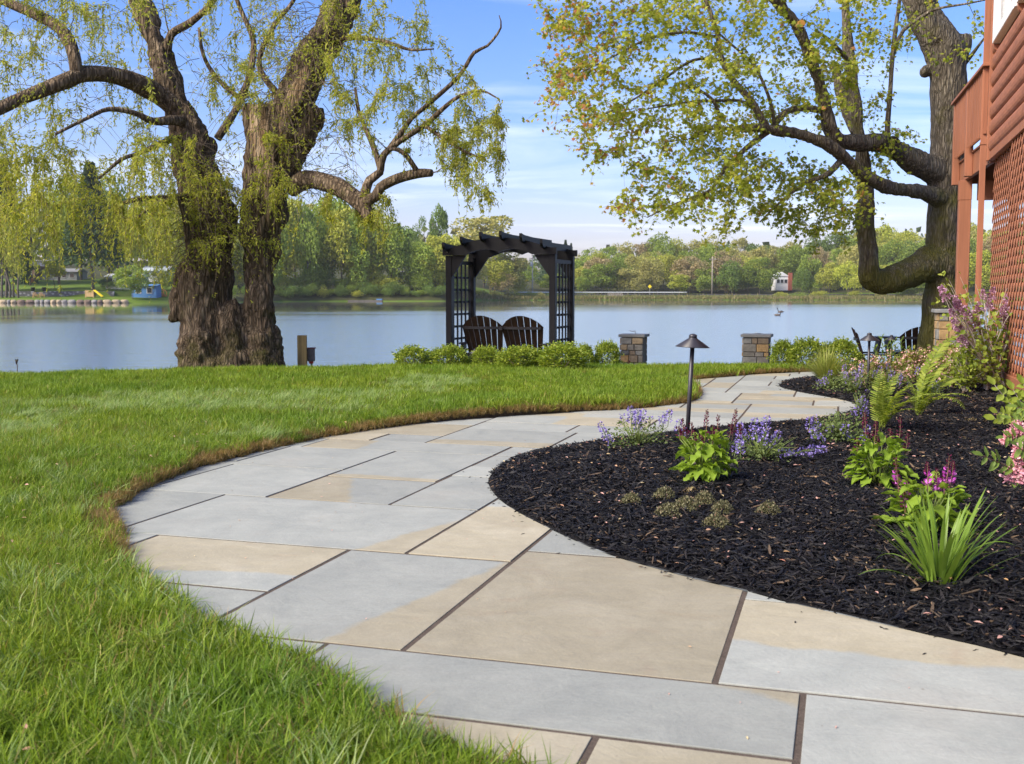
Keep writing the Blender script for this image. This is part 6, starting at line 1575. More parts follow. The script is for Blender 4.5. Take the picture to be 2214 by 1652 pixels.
def flower_shrub(px, py, w, h, label, seed, nleaf, nflow, lsz, lmat, fmat, name='pink_shrub', twig=M_STEMR, dz=0.0, flow_low=0.25, cat='shrub', group=None, ll=.42):
    g = np.random.default_rng(seed); b = GB(px, py); b.z += dz; s = b.y / FPX; Rr, Hh = w * s / 2, h * s; t = thing(name, b, label, cat, group); mb = MB(); LP, LD, FP = [], [], []
    nb = 34
    for k in range(nb):
        a = g.uniform(0, 6.28); r = Rr * g.uniform(.25, 1); z = Hh * g.uniform(.45, 1.0) * (1 - .35 * (r / Rr) ** 2); u = np.linspace(0, 1, 7)
        C = np.column_stack([r * math.cos(a) * u ** 1.4, r * .8 * math.sin(a) * u ** 1.4, z * (1.5 * u - .5 * u * u)]) + np.cumsum(g.normal(0, .006, (7, 3)), 0); mb.tube(C, np.linspace(.006, .0018, 7), 4, False)
        for _ in range(nleaf // nb): i = g.integers(2, 7); LP.append(C[i] + g.normal(0, .035, 3)); LD.append(g.normal(size=3) * .8 + np.array((math.cos(a), math.sin(a), .2)))
        for _ in range(nflow // nb):
            i = g.integers(3, 7)
            if C[i][2] > Hh * flow_low: FP.append(C[i] + g.normal(0, .03, 3))
    tag(mb.build('stems', twig, t, True, world=False), kind='stuff')
    LP, LD = np.array(LP), np.array(LD); LP[:, 2] = np.maximum(LP[:, 2], .01); S = g.uniform(.7, 1.3, len(LP)) * lsz; V, F = scatter(LEAF6[0], LEAF6[1], LP, LD, np.array((0, 0, 1.)) + g.normal(size=(len(LP), 3)) * .5, S, S * ll * 1.3); tag(link('leaves', np_mesh('leaves', V, F), lmat, t), kind='stuff')
    if FP:
        Q_ = np.concatenate([np.array(FP) + g.normal(0, .014, (len(FP), 3)) for _ in range(5)]); S = g.uniform(.014, .026, len(Q_)); V, F = scatter(LEAF6[0], LEAF6[1], Q_, rand_dirs(len(Q_), g), rand_dirs(len(Q_), g), S, S * .8); tag(link('blossoms', np_mesh('blossoms', V, F), fmat, t), kind='stuff')
    return t
GRP = 'pink flowering shrubs behind the fern'
flower_shrub(1905, 835, 150, 78, 'pink flowering shrub behind the path light by the fern', 1, 1500, 240, .038, M_WEIG, M_PINK, group=GRP, dz=-.02)
flower_shrub(1985, 825, 150, 66, 'pink flowering shrub in front of the maple trunk', 2, 1500, 240, .038, M_WEIG, M_PINK, group=GRP)
flower_shrub(2060, 835, 140, 92, 'pink flowering shrub between the maple trunk and the lilac', 3, 1500, 200, .038, M_WEIG, M_PINK, group=GRP)
# upright leafy stems between the two far lights
b = GB(1925, 815); s = b.y / FPX; up = thing('leafy_plant', b, 'upright leafy green stems rising behind the pink shrubs by the small light', 'plant'); g = np.random.default_rng(9); P, D = [], []; mb = MB()
for px, top in ((1905, 728), (1918, 745), (1934, 735), (1948, 733), (1890, 752), (1960, 755), (1927, 742), (1975, 760)):
    x = (px - 1925) * s; z = (815 - top) * s; mb.tube([(x * .7, 0, 0), (x, .02, z)], [.004, .002], 4)
    for k in range(17): t_ = .25 + .75 * k / 16; a = k * 2.4; P.append((x * (.7 + .3 * t_), 0, z * t_)); D.append((math.cos(a), math.sin(a), .9))
tag(mb.build('stems', M_STEMG, up, True, world=False), kind='stuff'); P, D = np.array(P), np.array(D); S = g.uniform(.05, .085, len(P)); V, F = scatter(LEAF6[0], LEAF6[1], P, D, np.array((0, 0, 1.)) + g.normal(size=(len(P), 3)) * .3, S, S * .3); tag(link('leaves', np_mesh('leaves', V, F), M_WEIGP, up), kind='stuff')

# lilac against the lattice
def panicle(seed):
    g = np.random.default_rng(seed); n = 210; t_ = g.random(n); a = g.uniform(0, 6.28, n); r = .32 * (1 - t_ * .75) * np.sqrt(g.random(n)) * (.8 + .4 * g.random(n)); P = np.column_stack([t_, r * np.cos(a), r * np.sin(a)]); D = np.column_stack([.3 + 0 * t_, np.cos(a), np.sin(a)]) + g.normal(size=(n, 3)) * .4
    V, F = scatter(LEAF6[0], LEAF6[1], P, D, rand_dirs(n, g), .14, .11); me = np_mesh('flower_panicle', V, F); me.materials.append(M_LILAC); return me
PAN = [panicle(i) for i in range(3)]
LY = 10.2; b = W(2140, 880, LY); b.z = .1; lil = thing('lilac_shrub', b, 'leggy lilac with purple panicles and bare grey stems before the lattice', 'shrub'); g = np.random.default_rng(21); s = LY / FPX; mb = MB(); LP, LD = [], []
tips = [(2128, 650, .2), (2138, 668, .1), (2112, 672, -.1), (2182, 676, .3), (2076, 690, -.2), (2098, 700, -.1), (2040, 680, -.5), (2052, 715, -.4), (2062, 725, -.3), (2084, 722, -.2), (2208, 668, .5), (2235, 690, .5), (2195, 688, .3), (2160, 690, .1), (2018, 648, -.7), (2030, 692, -.6), (2108, 712, 0), (2205, 720, .2), (2055, 742, -.5), (2150, 800, .2), (2175, 845, -.1), (2220, 700, .4), (2046, 668, -.6), (2024, 705, -.7), (2068, 745, -.4), (2095, 668, -.2), (2150, 655, .3), (2168, 712, .2), (2190, 660, .4), (2120, 740, 0)]
for k, (px, py, dy) in enumerate(tips):
    e = np.array(((px - 2140) * s, dy * .5, W(px, py, LY).z - b.z)); st = np.array((g.uniform(-.08, .12), g.uniform(-.08, .08), 0)); u = np.linspace(0, 1, 9)[:, None]
    mid = st * .4 + e * .6; mid[0] *= .45; mid[2] *= .72
    C = (1 - u) ** 2 * st + 2 * u * (1 - u) * mid + u * u * e + np.cumsum(g.normal(0, .006, (9, 3)), 0); mb.tube(C, np.linspace(.012, .0035, 9), 5, False)
    put(PAN[k % 3], 'flower_panicle', lil, C[-1], C[-1] - C[-2] + np.array((0, 0, .02)), (0, 1, 0), float(g.uniform(.09, .15)))
    for j in range(24):
        i = g.integers(3, 9); q = C[i] + g.normal(0, .085, 3) + np.array((0, 0, -.02)); LP.append(q); LD.append(g.normal(size=3) + np.array((0, 0, -.2)))
for k in range(16):
    a = g.uniform(0, 6.28); L = g.uniform(.4, 1.0); st = np.array((g.uniform(-.2, .2), g.uniform(-.15, .15), g.uniform(.05, .4))); u = np.linspace(0, 1, 6)[:, None]; C = st + u * np.array((math.cos(a) * L * .45, math.sin(a) * L * .25, L * .8)) + np.cumsum(g.normal(0, .012, (6, 3)), 0); mb.tube(C, np.linspace(.006, .002, 6), 4, False)
    for j in range(12): i = g.integers(2, 6); LP.append(C[i] + g.normal(0, .05, 3)); LD.append(g.normal(size=3))
tag(mb.build('stems', M_GREYSTEM, lil, True, world=False), kind='stuff'); LP, LD = np.array(LP), np.array(LD); S = g.uniform(.035, .065, len(LP)); V, F = scatter(LEAF6[0], LEAF6[1], LP, LD, np.array((0, -.4, 1.)) + g.normal(size=(len(LP), 3)) * .5, S, S * .8); tag(link('leaves', np_mesh('leaves', V, F), M_LILL, lil), kind='stuff')
flower_shrub(2085, 850, 110, 120, 'loose green undergrowth shrub at the lilac foot', 31, 900, 30, .04, M_LILL, M_LILAC, 'undergrowth_shrub', M_GREYSTEM)

# leafy shoots and pink weigela entering at the right edge
def leafy_branch(name, label, Y, stems, meshes, ln, blooms, twig=M_STEMR, group=None, seed=1, per=9):
    g = random.Random(seed); p0 = W(stems[0][0][0], stems[0][0][1], Y); t = thing(name, p0, label, 'shrub', group); mb = MB()
    for st in stems:
        C = smooth_path([tuple(Vector(W(x, y, Y + d)) - p0) + (.004,) for x, y, d in st], .03); mb.tube(C[:, :3], np.linspace(.005, .0018, len(C)), 5, False)
        n = len(C)
        for k in range(per):
            i = int(n * (.25 + .75 * k / per)); i = min(n - 2, i); d = Vector(C[i + 1, :3] - C[i, :3]).normalized()
            for sg in (-1, 1):
                side = d.cross(Vector((0, -1, .3))).normalized() * sg; v = d * .5 + side * .9 + Vector((g.uniform(-.3, .3), g.uniform(-.4, .2), g.uniform(-.2, .4)))
                put(g.choice(meshes), 'leaf', t, C[i, :3], v, (g.uniform(-.3, .3), -.7, .8), g.uniform(*ln))
        put(meshes[0], 'leaf', t, C[-1, :3], Vector(C[-1, :3] - C[-2, :3]), (0, -.7, .8), ln[1])
    mb.build('stems', twig, t, True, world=False)
    for (px, py, r) in blooms:
        c = np.array(Vector(W(px, py, Y - .03)) - p0); gg = np.random.default_rng(int(px)); n = 150; P = c + unit(gg.normal(size=(n, 3))) * (r * Y / FPX) * gg.random((n, 1)) ** .4; D = P - c + gg.normal(size=(n, 3)) * .02; S = gg.uniform(.012, .022, n); V, F = scatter(LEAF6[0], LEAF6[1], P, D, rand_dirs(n, gg), S, S * .8)
        link('flower_cluster', np_mesh('flower_cluster', V, F), M_ROSE, t)
    return t
leafy_branch('weigela_shrub', 'pink weigela branch with large blossoms at the right edge', 5.0, [[(2290, 1060, .1), (2230, 1035, 0), (2170, 1005, -.05), (2125, 985, -.1)], [(2290, 1060, .1), (2240, 1000, 0), (2200, 965, -.1)], [(2290, 1060, .1), (2235, 1070, -.1), (2195, 1078, -.15)], [(2300, 1040, .1), (2250, 970, 0), (2215, 935, 0)]], WEIG_LEAF, (.045, .075), [(2192, 1030, 24), (2208, 1005, 26), (2206, 975, 16), (2200, 1052, 16), (2225, 1030, 26)], seed=4)
leafy_branch('weigela_shrub', 'smaller pink weigela sprig above the large blossoms at the right edge', 6.2, [[(2290, 960, .1), (2240, 925, 0), (2185, 905, 0)], [(2290, 960, 0), (2240, 945, 0), (2170, 945, -.1)], [(2280, 930, 0), (2230, 890, 0), (2200, 880, 0)]], WEIG_LEAF, (.04, .065), [(2185, 940, 12), (2200, 925, 14), (2172, 952, 8), (2210, 940, 14)], seed=6)
leafy_branch('leafy_shoot', 'bright green broad-leaved shoots at the right edge below the lilac', 7.4, [[(2260, 930, .2), (2200, 890, .1), (2165, 850, 0), (2150, 832, 0)], [(2260, 930, .2), (2215, 880, 0), (2190, 842, 0)], [(2260, 930, .2), (2200, 905, 0), (2155, 890, -.1)], [(2270, 920, .1), (2230, 860, 0), (2212, 830, 0)], [(2250, 940, 0), (2190, 915, 0), (2150, 905, 0)], [(2260, 930, .1), (2225, 900, 0), (2180, 870, 0)]], LIL_LEAF, (.05, .085), [], M_GREYSTEM, seed=8, per=7)
# thyme mats
for i, (px, py, w, lb) in enumerate(((1366, 1094, 46, 'left thyme mat of the patch before the dark red salvia'), (1438, 1082, 50, 'thin thyme mat just under the dark red salvia'), (1445, 1118, 62, 'broad thyme mat in the middle of the patch'), (1485, 1104, 60, 'thyme mat right of the broad one'), (1522, 1092, 50, 'thyme mat at the back of the patch'), (1562, 1112, 50, 'upper thyme mat at the right of the patch'), (1548, 1142, 58, 'nearest thyme mat of the patch'), (1662, 1114, 52, 'lone thyme mat right of the patch'))):
    b = GB(px, py); s = b.y / FPX; t = thing('creeping_thyme', b, lb, 'plant', 'thyme mats in the mulch'); g = np.random.default_rng(80 + i); n = 900; r = np.sqrt(g.random(n)); a = g.uniform(0, 6.28, n); Rr = w * s * .5
    r2 = r * Rr * (.75 + .5 * vnoise(np.column_stack([np.cos(a) * 1.7, np.sin(a) * 1.7, 0 * a + i * 3.1]), 3)); P = np.column_stack([r2 * np.cos(a), r2 * np.sin(a) * 1.15, (.045 * (1 - r ** 2) + .012) * g.uniform(.5, 1.1, n)]); D = g.normal(size=(n, 3)) + np.array((0, 0, .8)); S = g.uniform(.006, .012, n); V, F = scatter(LEAF2[0], LEAF2[1], P, D, rand_dirs(n, g), S, S * .7); tag(link('leaves', np_mesh('leaves', V, F), M_THYME, t), kind='stuff')
# dry clumps and seedlings
for px, py, w, lb in ((2098, 912, 24, 'small dry brown clump lying on the mulch right of the fern'), (1492, 1066, 46, 'withered tan leaves under the dark red salvia')):
    b = GB(px, py); s = b.y / FPX; t = thing('dry_clump', b, lb, 'plant'); g = np.random.default_rng(px); n = 240; P = unit(g.normal(size=(n, 3))) * np.array((w * s * .5, w * s * .4, w * s * .22)) * g.random((n, 1)) ** .4; P[:, 2] = np.abs(P[:, 2]); S = g.uniform(.01, .025, n); V, F = scatter(LEAF2[0], LEAF2[1], P, rand_dirs(n, g), rand_dirs(n, g), S, S * .5); tag(link('leaves', np_mesh('leaves', V, F), petal_mat('dry_leaf', [(0, (.10, .07, .035)), (.6, (.20, .15, .07)), (1, (.30, .25, .10))], .1), t), kind='stuff')
g = random.Random(2)
for k, px in enumerate((1284, 1291, 1304, 1316, 1327, 1340, 1350, 1358)):
    c = W(px, 792, 14.4); z0 = TG(c.x, 14.4) + .02; t = thing('salvia_sprout', (c.x, 14.4, z0), 'low dark budding sprout in the lawn edge left of the left pillar', 'plant', 'dark sprouts before the left pillar'); put(SPK[2], 'flower_spike', t, (0, 0, -.02), (g.uniform(-.2, .2), 0, 1), (0, 1, 0), g.uniform(1.2, 1.7))
# ------------------------------------------------------------------ the far bank
SHX = [-700, -300, 0, 230, 380, 520, 600, 700, 960, 1000, 1100, 1250, 1480, 1900, 2214, 2700, 3200]
SHY = [190, 196, 200, 200, 206, 224, 240, 248, 255, 262, 285, 305, 310, 300, 282, 240, 200]
def shore(px): return float(np.interp(px, SHX, SHY))
PD = [0, 1.2, 4, 10, 11.9, 12.3, 20, 30, 40, 60, 100, 250, 600]
PL_ = [-1.0, -0.2, 0.15, 0.5, 0.55, 1.5, 2.0, 2.9, 3.9, 5.2, 8, 15, 18]
PM_ = [-1.0, 0.0, 0.9, 1.6, 1.8, 1.9, 2.8, 3.8, 4.6, 6, 9, 16, 18]
PR_ = [-1.0, -0.55, -0.35, -0.1, 0.2, 0.3, 0.55, 0.7, 1.6, 3.2, 6.0, 13, 16]
def bank(px, d):
    wl_ = np.interp(px, [470, 580], [1, 0]); wr_ = np.interp(px, [980, 1100], [0, 1]); wm_ = max(0, 1 - wl_ - wr_)
    z = wl_ * np.interp(d, PD, PL_) + wm_ * np.interp(d, PD, PM_) + wr_ * np.interp(d, PD, PR_)
    return float(z + np.interp(px, [1650, 1950, 2300], [0, 1, 1]) * np.interp(d, [30, 110, 250], [0, 5, 9]))
def BP(px, d, dz=0.0):
    Y = shore(px) + d; return Vector(((px - CX) / FPX * Y, Y, bank(px, d) + dz))
pxs = np.arange(-700, 3201, 30); ds = [0, 1.2, 4, 8, 11.9, 12.3, 16, 20, 25, 30, 40, 60, 80, 100, 160, 250, 420, 600]
V = [tuple(BP(p, d)) for p in pxs for d in ds]; nd = len(ds)
Q = [(i * nd + j, (i + 1) * nd + j, (i + 1) * nd + j + 1, i * nd + j + 1) for i in range(len(pxs) - 1) for j in range(nd - 1)]
m = Mat('far_meadow'); f = m.noise(m.pos(), 0.25, 5, 0.6)
at = m.n('Attribute'); at.attribute_name = 'wooded'
wf = m.rng(m.math('ADD', at.outputs['Fac'], m.math('MULTIPLY', m.math('SUBTRACT', f, 0.5), 0.6)), 0.4, 0.6)
m.principled(m.mix(wf, m.ramp(f, [(0.3, (0.07, 0.12, 0.018)), (0.55, (0.11, 0.17, 0.025)), (0.75, (0.15, 0.18, 0.04))]), m.ramp(f, [(0.3, (0.030, 0.038, 0.014)), (0.7, (0.075, 0.075, 0.03))])), 0.9, None, 0.1)
fb = link('far_bank', np_mesh('far_bank', V, [np.array(Q)], True), m.m); wd_ = np.array([1.0 if ((480 < p < 1000 and d > 1) or (p >= 1000 and d > 33) or d > 46 or (p > 1990 and d > 9)) else 0.0 for p in pxs for d in ds], np.float32)
a_ = fb.data.attributes.new('wooded', 'FLOAT', 'POINT'); a_.data.foreach_set('value', wd_); tag(fb, 'grassy and wooded far bank of the lake', kind='structure')

# crowns: many leaf clumps on uneven lobes, unit size (width 1, height 1, base at 0)
M_FLEAF = leaf_mat('far_leaf', [(0, (0.68, 0.76, 0.68)), (0.4, (0.90, 0.95, 0.88)), (0.8, (1.08, 1.08, 1.0)), (1, (1.22, 1.16, 1.0))], 0.3, 0.6, True, None, 0.12)
M_FTRUNK = simple('far_trunk', (0.12, 0.10, 0.08), 0.3, 2, 0.9, 0.1)
def crown(kind, seed, n):
    g = np.random.default_rng(seed); P, D, S = [], [], []
    if kind == 'conifer':
        for _ in range(n):
            t = g.uniform() ** 0.8; r = 0.5 * (1 - t) * (0.55 + 0.45 * abs(math.sin(t * 34))) * g.uniform(0.5, 1); a = g.uniform(0, 2 * math.pi)
            P.append((r * math.cos(a), r * math.sin(a), t - 0.05 * r)); D.append((math.cos(a), math.sin(a), -0.35 + g.normal() * 0.2)); S.append(0.075)
    else:
        L = []
        nl = {'round': 20, 'tall': 20, 'airy': 26, 'bush': 12, 'weeping': 16}[kind]
        for _ in range(nl):
            v = unit(g.normal(size=3)); r = g.uniform(0.35, 1) ** 0.5
            c = v * r * np.array((0.36, 0.36, 0.36)) + np.array((0, 0, 0.53))
            if kind == 'tall': c[2] = 0.12 + 0.76 * g.uniform(); k = 1 - abs(c[2] - 0.42) * 1.1; c[:2] = v[:2] * 0.32 * k
            if kind == 'bush': c[2] *= 0.75
            L.append((c, {'airy': g.uniform(0.07, 0.13), 'bush': g.uniform(0.16, 0.26)}.get(kind, g.uniform(0.12, 0.20))))
        for k in range(n):
            c, r = L[g.integers(len(L))]; v = unit(g.normal(size=3) + np.array((0, 0, 0.35))); q = g.uniform(0.7, 1.08)
            p = c + v * r * q * np.array((1, 1, 0.85))
            if kind == 'weeping': p[2] -= g.uniform(0, 0.30) * np.hypot(p[0], p[1]) * 1.6
            P.append(p); D.append(g.normal(size=3) + v * 0.3 + ((0, 0, -2.2) if kind == 'weeping' else (0, 0, 0))); S.append(g.uniform(0.028, 0.055) * (0.75 if kind == 'airy' else 1))
    P, D, S = np.array(P), np.array(D), np.array(S); P[:, 2] = np.clip(P[:, 2], 0.0, 1.05)
    nn = rand_dirs(len(P), g) + np.array((0, 0, 0.8))
    V, F = scatter(LEAF2[0], LEAF2[1], P, D, nn, S * 0.92, S * (0.68 if kind != 'weeping' else 0.5))
    me = np_mesh('crown', V, F); me.materials.append(M_FLEAF); return me
CR = {k: [crown(k, 700 + i * 13 + len(k), n) for i in range(c)] for k, n, c in (('round', 5200, 4), ('tall', 5200, 3), ('airy', 3400, 3), ('bush', 2600, 3), ('weeping', 4800, 2), ('conifer', 3200, 2))}
def trunk_mesh(seed):
    g = np.random.default_rng(seed); mb = MB()
    P = np.column_stack([g.normal(0, 0.03, 6), g.normal(0, 0.03, 6), np.linspace(-0.05, 0.8, 6)]); P[0, :2] = 0; P[1, :2] *= .3
    mb.tube(P, np.linspace(0.022, 0.006, 6), 6)
    for _ in range(6):
        i = g.integers(2, 5); a = g.uniform(0, 6.28); e = P[i] + np.array((math.cos(a) * .25, math.sin(a) * .25, g.uniform(.12, .25)))
        mb.tube([P[i], (P[i] + e) / 2 + np.array((0, 0, -.02)), e], [0.009, 0.006, 0.003], 5)
    me = np_mesh('trunk', np.concatenate(mb.v), [np.concatenate(mb.q), np.concatenate(mb.t)], True); me.materials.append(M_FTRUNK); return me
TRK = [trunk_mesh(900 + i) for i in range(4)]
TINT = {'fresh': (0.22, 0.285, 0.055), 'yellow': (0.36, 0.37, 0.07), 'olive': (0.345, 0.325, 0.115), 'tan': (0.33, 0.265, 0.15), 'deep': (0.15, 0.215, 0.055), 'pine': (0.055, 0.092, 0.045), 'bluegreen': (0.075, 0.125, 0.075), 'lime': (0.37, 0.40, 0.06)}
WORD = {'fresh': 'fresh green', 'yellow': 'yellow-green', 'olive': 'olive budding', 'tan': 'tan budding', 'deep': 'deep green', 'pine': 'dark', 'bluegreen': 'blue-green', 'lime': 'lime green'}
KW = {'round': 'round broadleaf tree', 'tall': 'tall broadleaf tree', 'airy': 'thin-leaved tree', 'bush': 'bush', 'weeping': 'weeping tree', 'conifer': 'conifer'}
LANDMARKS = [(-40, 'the left frame edge'), (30, 'the far trunk clump'), (66, 'the left orange stair'), (122, 'the far lawn'), (205, 'the yellow slide'), (265, 'the shore rocks end'), (311, 'the blue shed'), (352, 'the right orange stair'), (400, 'the willow base'), (560, 'the split willow trunk'), (605, 'the willow burl'), (656, 'the timber post'), (715, 'the willow side limb'), (792, 'the moored boat'), (880, 'the hidden white house'), (945, 'the white cottage'), (1000, 'the left arbor lattice'), (1046, 'the double bench'), (1090, 'the bench middle'), (1138, 'the sign in the arbor'), (1175, 'the pale utility pole'), (1225, 'the right arbor lattice'), (1290, 'the lone boxwood'), (1330, 'the far landing'), (1370, 'the left pillar'), (1405, 'the yellow sign'), (1470, 'the lime tree'), (1500, 'the tall path light'), (1538, 'the brown utility pole'), (1590, 'the power lines'), (1636, 'the right pillar'), (1690, 'the far white house'), (1745, 'the boxwood trio'), (1810, 'the path end'), (1870, 'the maple elbow'), (1930, 'the dark chairs'), (2010, 'the maple trunk'), (2080, 'the deck post'), (2140, 'the lattice'), (2220, 'the right frame edge'), (2400, 'the house wall')]
def where(px, kind, row):
    p, nm = min(LANDMARKS, key=lambda q: abs(q[0] - px))
    return ('at the waterline, ' if row == 0 else 'on the far bank, ' if row == 1 else 'high on the hill, ') + ('above ' if abs(p - px) < 8 else 'left of ' if px < p else 'right of ') + nm
TREE_N = [0]; SEEN = []
def ftree(px, d, top, wpx, kind, tint, row=1, label=None, base_frac=None, group=True):
    top = top - (np.interp(px, [0, 400, 600, 980, 1040, 1240], [34, 30, 24, 18, 4, 5]) if kind != 'bush' and row == 1 and label is None else 0); p = BP(px, d); Y = p.y; zt = W(px, top, Y).z; h = max(0.8, zt - p.z); w = wpx * Y / FPX * (1.4 if kind in ('round', 'tall', 'airy') else 1.5 if kind == 'conifer' else 1.0)
    lb = label or f'{WORD[tint]} {KW[kind]} {where(px, kind, row)}'
    bush = kind == 'bush'
    t = thing('bush' if bush else 'conifer_tree' if kind == 'conifer' else 'tree', p, lb, 'bush' if bush else 'tree', None if not group else ('bushes along the far waterline' if bush else 'trees on the far bank'))
    k = TREE_N[0]; TREE_N[0] += 1; SEEN.append((px, t))
    b = base_frac if base_frac is not None else (0.0 if bush else 0.06 if kind == 'weeping' else 0.08 if kind == 'conifer' else 0.03)
    c = link('crown', CR[kind][k % len(CR[kind])], None, t); c.location = (0, 0, h * b); c.scale = (w, w * 0.9, h * (1 - b)); c.rotation_euler = (0, 0, rnd.uniform(0, 6.28))
    v = rnd.uniform(0.9, 1.2) * (1.15 if px < 1000 else 1.0); c.color = tuple(x * v for x in TINT[tint]) + (1,)
    if not bush:
        q = link('trunk', TRK[k % 4], None, t); q.scale = (h * .55, h * .55, h * .95); q.rotation_euler = (0, 0, rnd.uniform(0, 6.28))
    return t
# distinct trees
ftree(20, 14, 345, 90, 'conifer', 'pine', 1, 'tall dark pine at the far left edge across the lake', group=False)
for k, px in enumerate((8, 17, 25, 33, 43)):
    ftree(px, 6.5 + k % 2, 395 + 14 * k, 62, 'weeping', ('yellow', 'fresh')[k % 2], 1, 'thin-trunked weeping tree in the clump on the far left shore', 0.2)
ftree(206, 13.5, 352, 118, 'conifer', 'pine', 1, 'broad dark spruce with a thick trunk above the far retaining wall', 0.22, group=False)
ftree(122, 20, 560, 46, 'round', 'yellow', 1, 'small yellow-green tree in the middle of the far lawn', 0.3, group=False)
ftree(290, 3, 572, 68, 'round', 'fresh', 0, 'leafy young tree at the water in front of the blue shed', 0.1, group=False)
for px, d, top, w, kd, ti in ((70, 30, 430, 130, 'weeping', 'yellow'), (130, 34, 420, 120, 'weeping', 'lime'), (180, 44, 400, 110, 'round', 'fresh'), (260, 36, 430, 120, 'weeping', 'yellow'), (330, 34, 440, 120, 'weeping', 'lime'), (395, 30, 470, 110, 'round', 'yellow'), (450, 30, 480, 110, 'round', 'fresh'), (500, 20, 500, 90, 'tall', 'yellow'), (545, 16, 480, 90, 'tall', 'fresh'), (-40, 30, 420, 120, 'round', 'yellow'), (350, 14, 560, 60, 'bush', 'yellow'), (415, 8, 590, 60, 'bush', 'fresh'),
                               (250, 14, 600, 46, 'bush', 'deep'), (235, 18, 590, 40, 'bush', 'pine'), (380, 60, 450, 120, 'tall', 'olive'), (240, 62, 410, 120, 'tall', 'deep')):
    ftree(px, d, top, w, kd, ti, 0 if kd == 'bush' else 1)
# wooded middle bank
for px, d, top, w, kd, ti in ((585, 9, 470, 90, 'tall', 'fresh'), (622, 12, 440, 105, 'tall', 'yellow'), (664, 8, 432, 110, 'weeping', 'fresh'), (704, 11, 440, 110, 'tall', 'fresh'), (742, 8, 462, 95, 'round', 'yellow'), (778, 7, 478, 92, 'tall', 'fresh'), (812, 10, 470, 95, 'tall', 'yellow'), (846, 8, 500, 84, 'round', 'fresh'), (884, 10, 505, 84, 'airy', 'fresh'), (918, 16, 470, 60, 'airy', 'deep'), (950, 22, 458, 46, 'tall', 'deep'), (905, 8, 540, 80, 'round', 'fresh'), (945, 8, 525, 80, 'round', 'yellow'), (975, 10, 510, 80, 'round', 'yellow'),
                               (640, 26, 445, 120, 'round', 'olive'), (720, 28, 440, 120, 'round', 'deep'), (800, 28, 455, 110, 'tall', 'olive'), (870, 30, 490, 100, 'round', 'deep')):
    ftree(px, d, top, w, kd, ti, 1, None, 0.05)
ftree(1046, 40, 455, 150, 'round', 'olive', 1, 'large spreading olive-gold tree rising behind the left of the arbor', 0.2, group=False)
for px, d, top, w, kd, ti in ((1010, 14, 545, 80, 'round', 'olive'), (1060, 20, 535, 76, 'round', 'yellow'), (1100, 24, 545, 76, 'round', 'olive'), (1132, 50, 560, 60, 'airy', 'fresh'), (1180, 60, 552, 70, 'tall', 'bluegreen'), (1210, 80, 545, 70, 'tall', 'bluegreen'), (1085, 12, 590, 54, 'airy', 'tan'), (1120, 22, 600, 44, 'bush', 'yellow'), (1222, 120, 524, 26, 'conifer', 'pine'), (1234, 120, 531, 22, 'conifer', 'pine'), (1192, 40, 590, 60, 'round', 'fresh')):
    ftree(px, d, top, w, kd, ti, 1)
SKX = [1240, 1262, 1305, 1345, 1383, 1410, 1437, 1470, 1517, 1560, 1611, 1682, 1721, 1774, 1826, 1880, 1931, 1983, 2060, 2150, 2260, 2400]
SKY_ = [542, 534, 524, 522, 520, 516, 506, 518, 510, 515, 518, 520, 515, 507, 496, 490, 484, 490, 480, 480, 470, 470]
for row, (d, off, st, wd) in enumerate(((95, 0, 34, 62), (62, 14, 36, 66), (42, 34, 40, 66))):
    px = 1246 + row * 9
    while px < 2330:
        top = np.interp(px, SKX, SKY_) + off + rnd.uniform(-5, 9)
        if row == 0 and 1425 < px < 1455: top = 504
        pal = ['olive', 'fresh', 'olive', 'tan', 'fresh', 'yellow', 'deep', 'olive', 'fresh']
        if px > 1850: pal = ['yellow', 'fresh', 'yellow', 'olive', 'lime']
        if row == 2: pal = ['fresh', 'olive', 'deep', 'fresh', 'yellow', 'tan']
        kd = rnd.choice(['round', 'tall', 'round', 'tall', 'airy']) if row < 2 else rnd.choice(['round', 'tall', 'round'])
        if not (row == 2 and 1660 < px < 1735):
            ftree(px, d + rnd.uniform(-8, 8), top, wd * rnd.uniform(0.8, 1.2), kd, rnd.choice(pal), 2 if row < 2 else 1, None, 0.02)
        px += st * rnd.uniform(0.75, 1.25)
ftree(1467, 24, 590, 46, 'round', 'lime', 1, 'small lime-green tree beside the road across the lake, left of the pole', 0.1, group=False)
for px, d, top, w, kd, ti in ((1580, 30, 568, 60, 'round', 'deep'), (1640, 30, 560, 66, 'round', 'fresh'), (1615, 34, 575, 50, 'round', 'deep'), (1750, 34, 556, 58, 'tall', 'fresh'), (1735, 24, 585, 44, 'round', 'deep'), (1790, 26, 570, 50, 'round', 'yellow'), (1830, 18, 560, 90, 'weeping', 'lime'), (1890, 14, 570, 80, 'round', 'yellow'), (1950, 10, 600, 70, 'round', 'fresh'), (1985, 10, 592, 60, 'round', 'fresh'), (1350, 34, 575, 60, 'round', 'olive'), (1300, 34, 570, 66, 'round', 'fresh'), (1410, 32, 560, 56, 'round', 'olive'), (1270, 30, 585, 50, 'round', 'fresh'), (1380, 28, 600, 40, 'airy', 'olive'), (1520, 32, 580, 44, 'round', 'fresh'),
                               (2060, 14, 560, 80, 'round', 'yellow'), (2110, 16, 545, 80, 'round', 'lime'), (2170, 16, 540, 80, 'round', 'yellow')):
    ftree(px, d, top, w, kd, ti, 1, None, 0.04)
